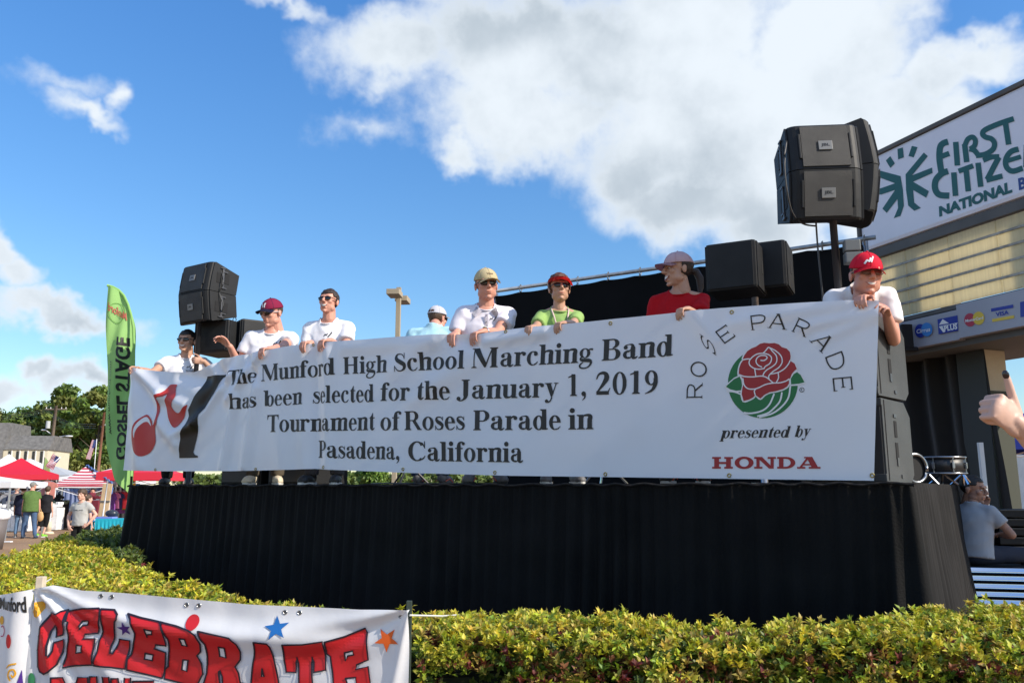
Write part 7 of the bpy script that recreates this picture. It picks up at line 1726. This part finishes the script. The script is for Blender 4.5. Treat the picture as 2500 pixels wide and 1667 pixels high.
# chest print shared by the white shirts: a small dark M-like mark with a line of text
def mark(x, z, k=1.0, text=True):
    z += .035
    A = [[brush([(x-.035*k, z+.01*k), (x-.025*k, z+.03*k), (x-.012*k, z+.022*k), (x-.005*k, z+.04*k)], .007*k), ], [brush([(x+.0*k, z+.005*k), (x+.018*k, z+.028*k), (x+.03*k, z+.05*k)], .010*k)]]
    out = [([a[0] for a in A], M_ink)]
    if text: out += [([[[(x-.042*k+px_*.075*k, z-.022*k+py_*.014*k) for px_, py_ in f] for f in font_polys('Munford', .02)[0]]], M_ink), ([[[(x-.040*k+px_*.07*k, z-.045*k+py_*.012*k) for px_, py_ in f] for f in font_polys('BAND', .0)[0]]], M_lr)]
    return out
capM = lambda cx, cz, k: [st_ for st_ in [[[(p[0]*k+cx-.45*k, p[1]*k+cz) for p in poly] for poly in pc] for pc in GLY['M'][1]]]
def capM2(cx, cz, k): 
    G_ = GLY['M'][1]; return [[[(cx-.47*k+p[0]*k, cz+p[1]*k) for p in poly] for poly in pc] for pc in G_]
Mw_ = mat('embroidery_white', (.75, .75, .76), .7)
black_p = F('black', (.010, .010, .011)); jeans = F('denim', (.05, .09, .17)); khaki = F('khaki', (.09, .075, .055)); grey_p = F('grey_trousers', (.08, .08, .085))
sh_grey = mat('shoe_grey', (.13, .13, .135), .6); sh_black = mat('shoe_black', (.02, .02, .02), .5); sole_w = mat('sole_white', (.6, .6, .58), .6); sole_k = mat('sole_black', (.02, .02, .02), .7); orange = mat('shoe_orange', (.75, .09, .03), .6); sh_cream = mat('shoe_cream', (.62, .54, .40), .6)
CT = -BN
# 1 dark-haired man at the left, gripping the speaker pole
Hd = at(456, 834, 8.95); polw = at(480, 885, 8.78)
cornerP, _ = toppx(326)
person('dark-haired man in sunglasses and white shirt gripping the speaker pole, holding the banner corner', Hd, DECK, 18, 3, 1.08, 1.22, sh_w=1.05, belly=.04,
       hands={'R': dict(w=polw+Vector((.06, .05, .02)), d=(-.75, -.45, .05), n=(-.4, .8, 0), t=(0, 0, 1), curl=(.9, .9, .6), thumb='side', hint=(1, .2, -1)), 'L': dict(w=cornerP+Vector((.07, .07, -.01)), d=(-.75, -.55, -.05), n=(.4, -.6, -.6), t=(0, 0, 1), curl=(.8, .7, .4), hint=(-.3, .6, -1))},
       shirt=W_sh, pants=black_p, shoes=(sh_black, sole_k), hy=-22, hp=0, skin='tan', hair=('short', 'black'), glasses='dark', mth='smile', decal=mark(.06, .30))
# 2 man in the maroon cap
Hd = at(664, 765, 7.95)
person('man in a maroon cap and white shirt, one hand raised, looking down at the banner', Hd, DECK, 10, 6, 1.12, 1.30, sh_w=1.06, ht=1.6, belly=.05,
       hands={'L': dict(w=at(562, 846, 7.75), d=(-.75, -.25, .62), n=(-.4, -.7, -.5), t=(.5, -.3, .7), curl=(.5, .6, .4), thumb='side', hint=(-.2, .6, -1.4)), 'R': gR(650, side=-.2)},
       shirt=W_sh, pants=khaki, shoes=(sh_cream, sole_w), hy=-38, hp=-14, skin='ruddy', hair=('buzz', 'brown'), glasses='whitearm', mth='closed', jaw=1.08,
       hat=dict(m=F('maroon', (.20, .012, .045)), bm=F('navy_brim', (.03, .03, .07)), yaw=0, tilt=-4, emblem=(capM2(.0, .03, .055), Mw_)), decal=mark(.07, .30, 1.1))
# 3 laughing man
Hd = at(803, 738, 7.45)
person('laughing man with short brown hair, sunglasses and a white shirt', Hd, DECK, -4, 4, 1.02, 1.12, sh_w=1.0,
       hands={'L': gL(745), 'R': gR(795, side=-.25)}, shirt=W_sh, pants=grey_p, shoes=(sh_black, sole_w), hy=-10, hp=6, skin='ruddy', hair=('short', 'darkbrown'), glasses='dark', mth='laugh', decal=mark(.03, .29), mopen=1)
# 4 man behind with his back turned
Hd = at(1068, 776, 8.3)
person('man seen from behind in a pale blue shirt and light grey mesh cap', Hd, DECK, 172, 8, 1.03, 1.25, sh_w=1.15, ht=5.5, shirt=F('pale_blue', (.42, .66, .74)), pants=jeans, shoes=(sh_grey, sole_k, orange), hy=-24, hp=-4, skin='ruddy', hair=('under', 'brown'), glasses='dark', mth='closed', hat=dict(m=F('mesh_grey', (.50, .50, .55)), bm=F('mesh_brim', (.48, .48, .53)), adj=True, yaw=0, tilt=2))
# 5 polo
Hd = at(1187, 697, 6.60)
_, P5 = person('tall man in a khaki cap, sunglasses and white polo shirt leaning over the banner', Hd, DECK, 6, 10, 1.10, 1.25, sh_w=1.06, ht=1.0,
       hands={'L': gL(1103, drop=-.5, curl=(1.0, .15, .1), up=.035), 'R': gR(1166, side=-.35, drop=-.3, curl=(1.1, .25, .15), up=.03)}, shirt=F('polo_white', (.74, .71, .78)), shirt_style='polo', pants=khaki, shoes=(sh_grey, sole_k, orange), hy=6, hp=-4, hr=-4, skin='ruddy', hair=('under', 'grey'), glasses='dark', mth='closed', jaw=1.08,
       hat=dict(m=F('khaki_cap', (.50, .41, .24)), yaw=8, tilt=-6, emblem=([[[(-.022+p[0]*.05, .045+p[1]*.016) for p in f] for f in font_polys('Vision', .01)[0]]], mat('thread_brown', (.12, .06, .03), .7))),
       decal=mark(.055, .33, .8, False))
# watch
def watch(P_, k, o_label):
    pass
# 6 woman with the coral visor
Hd = at(1366, 706, 6.45)
o6, P6 = person('woman with a coral visor, sunglasses, green shirt and lanyard', Hd, DECK, 4, 3, 1.0, .98, fem=True, sh_w=.95,
       hands={'L': gL(1292, up=.012), 'R': gR(1370, side=-.3, up=.02)}, shirt=F('lime_green', (.27, .42, .13)), pants=black_p, shoes=(sh_grey, sole_w), hy=2, hp=4, skin='tan', hair=('bob', 'auburn'), glasses='dark', mth='closed', hat=dict(visor=True, m=F('coral', (.72, .07, .07))),
       decal=[([star(.085, .22, .045, 10), disc(-.06, .19, .045, .02)[0:1]], mat('print_teal', (.02, .18, .25), .7)), ([disc(-.075, .185, .05, .022)], mat('print_leaf', (.16, .42, .03), .7))], sleeve=.62)
SPf = P6['SP']; bm = BM()
for g_ in (-1, 1): tube(bm, [SPf(*p) for p in [(g_*.052, .03, .515), (g_*.070, -.05, .475), (g_*.055, -.118, .40), (g_*.035, -.147, .30), (g_*.012, -.150, .20)]], .0065, 6)
bm_obj('lanyard', bm, mat('lanyard', (.6, .45, .42), .7), o6, True)
# 7 woman in red, profile
Hd = at(1655, 660, 5.80)
red_sh = F('red', (.42, .005, .010))
o7, P7 = person('smiling woman in a red shirt and pale pink cap, seen in profile with a ponytail', Hd, DECK, -14, 4, 1.02, 1.2, fem=True, sh_w=1.1,
       hands={'R': gR(1672, side=-.45, up=.028), 'L': None}, shirt=red_sh, pants=jeans, shoes=(sh_black, sole_w, orange), hy=-62, hp=-2, skin='tan', hair=('ponytail', 'darkbrown'), glasses=None, mth='laugh', hat=dict(m=F('pink_cap', (.52, .36, .38)), bm=F('pink_brim', (.50, .30, .32)), tilt=-3),
       decal=[([[[(-.16+p[0]*.17, .15+p[1]*.022) for p in f] for f in font_polys('MUNFORD', .02)[0]]], M_ink), ([brush([(-.15, .185), (-.1, .20), (-.05, .19), (-.02, .22)], .022), disc(-.03, .21, .022)], mat('print_pink', (.6, .2, .3), .7))], sleeve=.75, mopen=1)
# 8 man in the red cap leaning over the corner
Hd = at(2114, 667, 4.86)
topc, _ = toppx(2120)
o8, P8 = person('man in a bright red cap and white shirt bent low over the banner’s right corner', Hd, DECK, -12, 58, 1.08, 1.08, sh_w=.93, ht=1.1,
       hands={'L': dict(w=toppx(2108)[0]-NB*.06+Vector((.02, .03, .035)), d=(-.55, -.6, -.1), n=(0, -.2, -1), t=(.6, -.5, .2), curl=(.7, .6, .4), thumb='side', hint=(-.6, .6, -.8)), 'R': dict(w=toppx(2146)[0]+Vector((.085, .10, -.06)), d=(-.5, -.75, .35), n=(-.6, .1, -.7), t=(-.3, 0, 1), curl=(.6, .8, .6), thumb='side', hint=(.25, .5, -1.2))},
       shirt=F('white_b', (.80, .78, .79)), pants=jeans, shoes=(sh_black, sole_k), hy=8, hp=-6, hr=4, skin='ruddy', hair=('buzz', 'brown'), glasses='clear', mth='grin', jaw=1.12,
       hat=dict(m=F('bright_red', (.62, .012, .035)), yaw=-4, tilt=-10, emblem=([brush([(-.035, .035), (-.02, .055), (-.01, .05), (.0, .07)], .009), brush([(.0, .045), (.008, .065), (.014, .078)], .008)], Mw_)), sleeve=.6)
# 9 seated man at the right
Hd = at(2400, 1192, 7.25)
seatz = SEATZ+.10
hgt = Hd.z-seatz
s9 = 1.0
kL_ = (-.25, -.42, seatz-.02); kR_ = (.05, -.46, seatz-.02)
o9, P9 = person('seated man with short black hair and a grey shirt looking back over his shoulder', None, 0, 128, 10, 1.0, 1.1, base=(CASE[0]-.06, CASE[1]+.22, 0), s=hgt/(.50+.15), seat=seatz,
       legs={'L': (kL_, (-.25, -.44, seatz-.50)), 'R': (kR_, (.05, -.50, seatz-.50))}, hands={'R': dict(w=(.0, -.27, seatz+.36), d=(-.3, -.2, .9), n=(0, .8, .3), t=(1, 0, 0), curl=(.6, .8, .5), thumb='side', world=False, hint=(1, 0, -1)), 'L': dict(w=(-.12, -.26, seatz+.14), d=(.6, -.5, 0), n=(0, 0, -1), t=(1, 0, 0), curl=(.3, .3, .2), thumb='side', world=False, hint=(-1, 0, -1))},
       shirt=F('heather_grey', (.34, .36, .40)), pants=F('dark_shorts', (.03, .035, .055)), shoes=(sh_black, sole_k), hy=-90, hp=-8, skin='brown', hair=('buzz', 'black'), glasses=None, mth='closed', shorts=True, amp=.007)
# wrist watches
for lab, PP, k in (('wrist watch', P5, 'R'),):
    W_ = PP['WR'][k]; E_ = PP['EL'][k]; v = (W_-E_).normalized(); c = W_-v*.035; par = [o for o in COL.objects if o.get('label', '').startswith('tall man in a khaki')][0]
    ref = v.cross(Vector((0, 0, 1))).normalized(); u2 = v.cross(ref); bm = BM(); tube(bm, [c+(ref*math.cos(a)+u2*math.sin(a))*.031 for a in np.linspace(0, 2*math.pi, 25)], .0055, 6); wt = bm_obj('watch', bm, M_metal, par, True)
    bm = BM(); top_ = c-u2*.033 if (-u2).z > 0 else c+u2*.033; ball(bm, top_, (.019, .019, .008), 3); bm_obj('watch_face', bm, mat('dial', (.35, .33, .2), .3, metal=.6), wt, True)
# ------------------------------------------------ market visitors
def pm(px, D): p = at(px, 1190, D); return Vector((p.x, p.y, 0))
def stander(label, px, ytop, D, **k):
    zt_ = at(px, ytop, D).z; s = zt_/1.74; base = pm(px, D); return person(label, None, 0, base=tuple(base), s=s, **k)
stander('boy with brown fringe in a grey lettered shirt and black trousers, hands on hips', 203, 1190, 17.6, yaw=-6, lean=0, g=1.05, res=1.6,
        hands={'L': dict(w=(-.20, -.08, .80), d=(.55, -.3, -.7), n=(0, 1, 0), t=(0, 0, 1), curl=(.5, .5, .3), world=False, thumb='side', hint=(-1, .6, -.3)), 'R': dict(w=(.22, -.06, .83), d=(-.7, -.3, -.5), n=(0, 1, 0), t=(0, 0, 1), curl=(.5, .5, .3), world=False, thumb='side', hint=(1, .6, -.3))},
        shirt=F('boy_grey', (.42, .42, .40)), pants=black_p, shoes=(sh_black, sole_w), skin='fair', hair=('fringe', 'brown'), glasses=None, mth='closed', hy=4, decal=[([[[(-.115+p[0]*.23, .285+p[1]*.03) for p in f] for f in font_polys('COPELLAND', .02)[0]]], M_ink)])
stander('older man in an olive green shirt and blue jeans seen from behind, carrying a bag', 80, 1173, 26.8, yaw=200, lean=6, g=1.25, res=2.0, shirt=F('olive', (.095, .16, .045)), pants=F('mid_denim', (.07, .12, .22)), shoes=(mat('shoe_blue', (.04, .07, .13), .6), sole_k), skin='ruddy', hair=('under', 'grey'), glasses=None, hy=-40, hem=.14, hat=dict(m=F('camo_grey', (.22, .22, .20))),
        legs={'L': ((-.13, -.02, .50), (-.20, .05, .09)), 'R': ((.12, -.06, .50), (.16, -.03, .09))})
stander('woman in black top and cropped black trousers walking away in green shoes', 116, 1184, 27.2, yaw=176, lean=3, g=1.25, res=2.0, fem=True, shirt=F('black_top', (.015, .015, .018)), pants=black_p, shorts=True, shoes=(mat('shoe_green', (.2, .5, .03), .6), sole_w), skin='fair', hair=('long', 'brown'), glasses=None, hem=.12, hy=10,
        legs={'L': ((-.08, .0, .46), (-.03, .06, .10)), 'R': ((.07, .06, .46), (.10, .22, .14))})
stander('person in a dark navy jacket standing close behind the green-shirted man', 58, 1184, 27.6, yaw=195, lean=2, g=1.15, res=2.4, shirt=F('navy_jkt', (.012, .016, .045)), pants=F('pale_denim', (.12, .2, .33)), shoes=(sh_grey, sole_w), skin='fair', hair=('short', 'darkbrown'), hem=.2, sleeve=1.0)
stander('person in a white cap browsing under the red tent', 42, 1182, 31.5, yaw=20, res=2.6, shirt=F('dim_grey', (.12, .12, .13)), pants=black_p, shoes=(sh_black, sole_k), skin='fair', hair=('under', 'brown'), hat=dict(m=Mw_))
stander('person in a grey shirt seen inside the striped tent', 227, 1190, 32.4, yaw=30, res=2.6, g=1.2, shirt=F('dim_blue_grey', (.16, .18, .22)), pants=black_p, shoes=(sh_black, sole_k), skin='ruddy', hair=('buzz', 'brown'))
stander('child in a blue shirt partly hidden behind the boy', 216, 1205, 20.5, yaw=150, res=2.2, shirt=F('royal_blue', (.03, .16, .42)), pants=black_p, shoes=(sh_black, sole_k), skin='fair', hair=('short', 'brown'))
# bag carried by the man in green
p = at(99, 1258, 26.5); o = empty('carrier_bag', tuple(p), 0, 'tan paper bag hanging from the hand of the man in green', 'bag'); bm = BM(); ball(bm, (0, 0, -.03), (.10, .06, .16), 3)
for v in bm.verts: v.co += v.co.normalized()*.02*mnoise.noise(v.co*12)
bm_obj('bag_body', bm, mat('bag_tan', (.55, .33, .14), .7), o, True); bm = BM(); tube(bm, [(-.04, 0, .1), (-.02, 0, .22), (.03, 0, .1)], .008, 5); bm_obj('bag_handle', bm, MATS['bag_tan'], o)
# ------------------------------------------------ spectator's raised thumb at the right edge (body stands just outside the picture)
HDp = 1.86; fist = at(2468, 985, HDp); wr = at(2500, 1052, HDp+.02)
d_ = (at(2436, 955, HDp)-wr).normalized()
o10, P10 = person('spectator at the right edge raising a thumb with a dark painted nail', at(2790, 1080, 1.95), 0, 165, 2, 1.0, .95, fem=True,
        hands={'L': dict(w=wr, d=(at(2429, 987, HDp)-wr), n=(-.25, 1, -.1), t=(.15, 0, 1), curl=(1.45, 1.65, .9), thumb=(Vector((.16, .12, 1.0)), Vector((.20, .05, 1.0))), hint=(.5, -.2, -1.5))}, res=.8,
        shirt=F('spectator', (.03, .03, .04)), pants=jeans, shoes=(sh_black, sole_w), skin='light', hair=('long', 'brown'), hp=0)

e_, v_, n_ = P10['TIPS']['L']; v_ = v_.normalized(); camL = P10['inv'] @ CAM; tc_ = (camL-e_).normalized(); nn_ = (tc_-v_*tc_.dot(v_)).normalized(); sd_ = v_.cross(nn_)
q_ = Matrix((sd_, v_, nn_)).transposed().to_4x4(); bm = BM(); ball(bm, e_+nn_*.0062-v_*.001, (.0072, .0105, .0030), 3, q_); bm_obj('thumbnail', bm, mat('nail_polish', (.015, .004, .008), .15, coat=.5), o10, True)
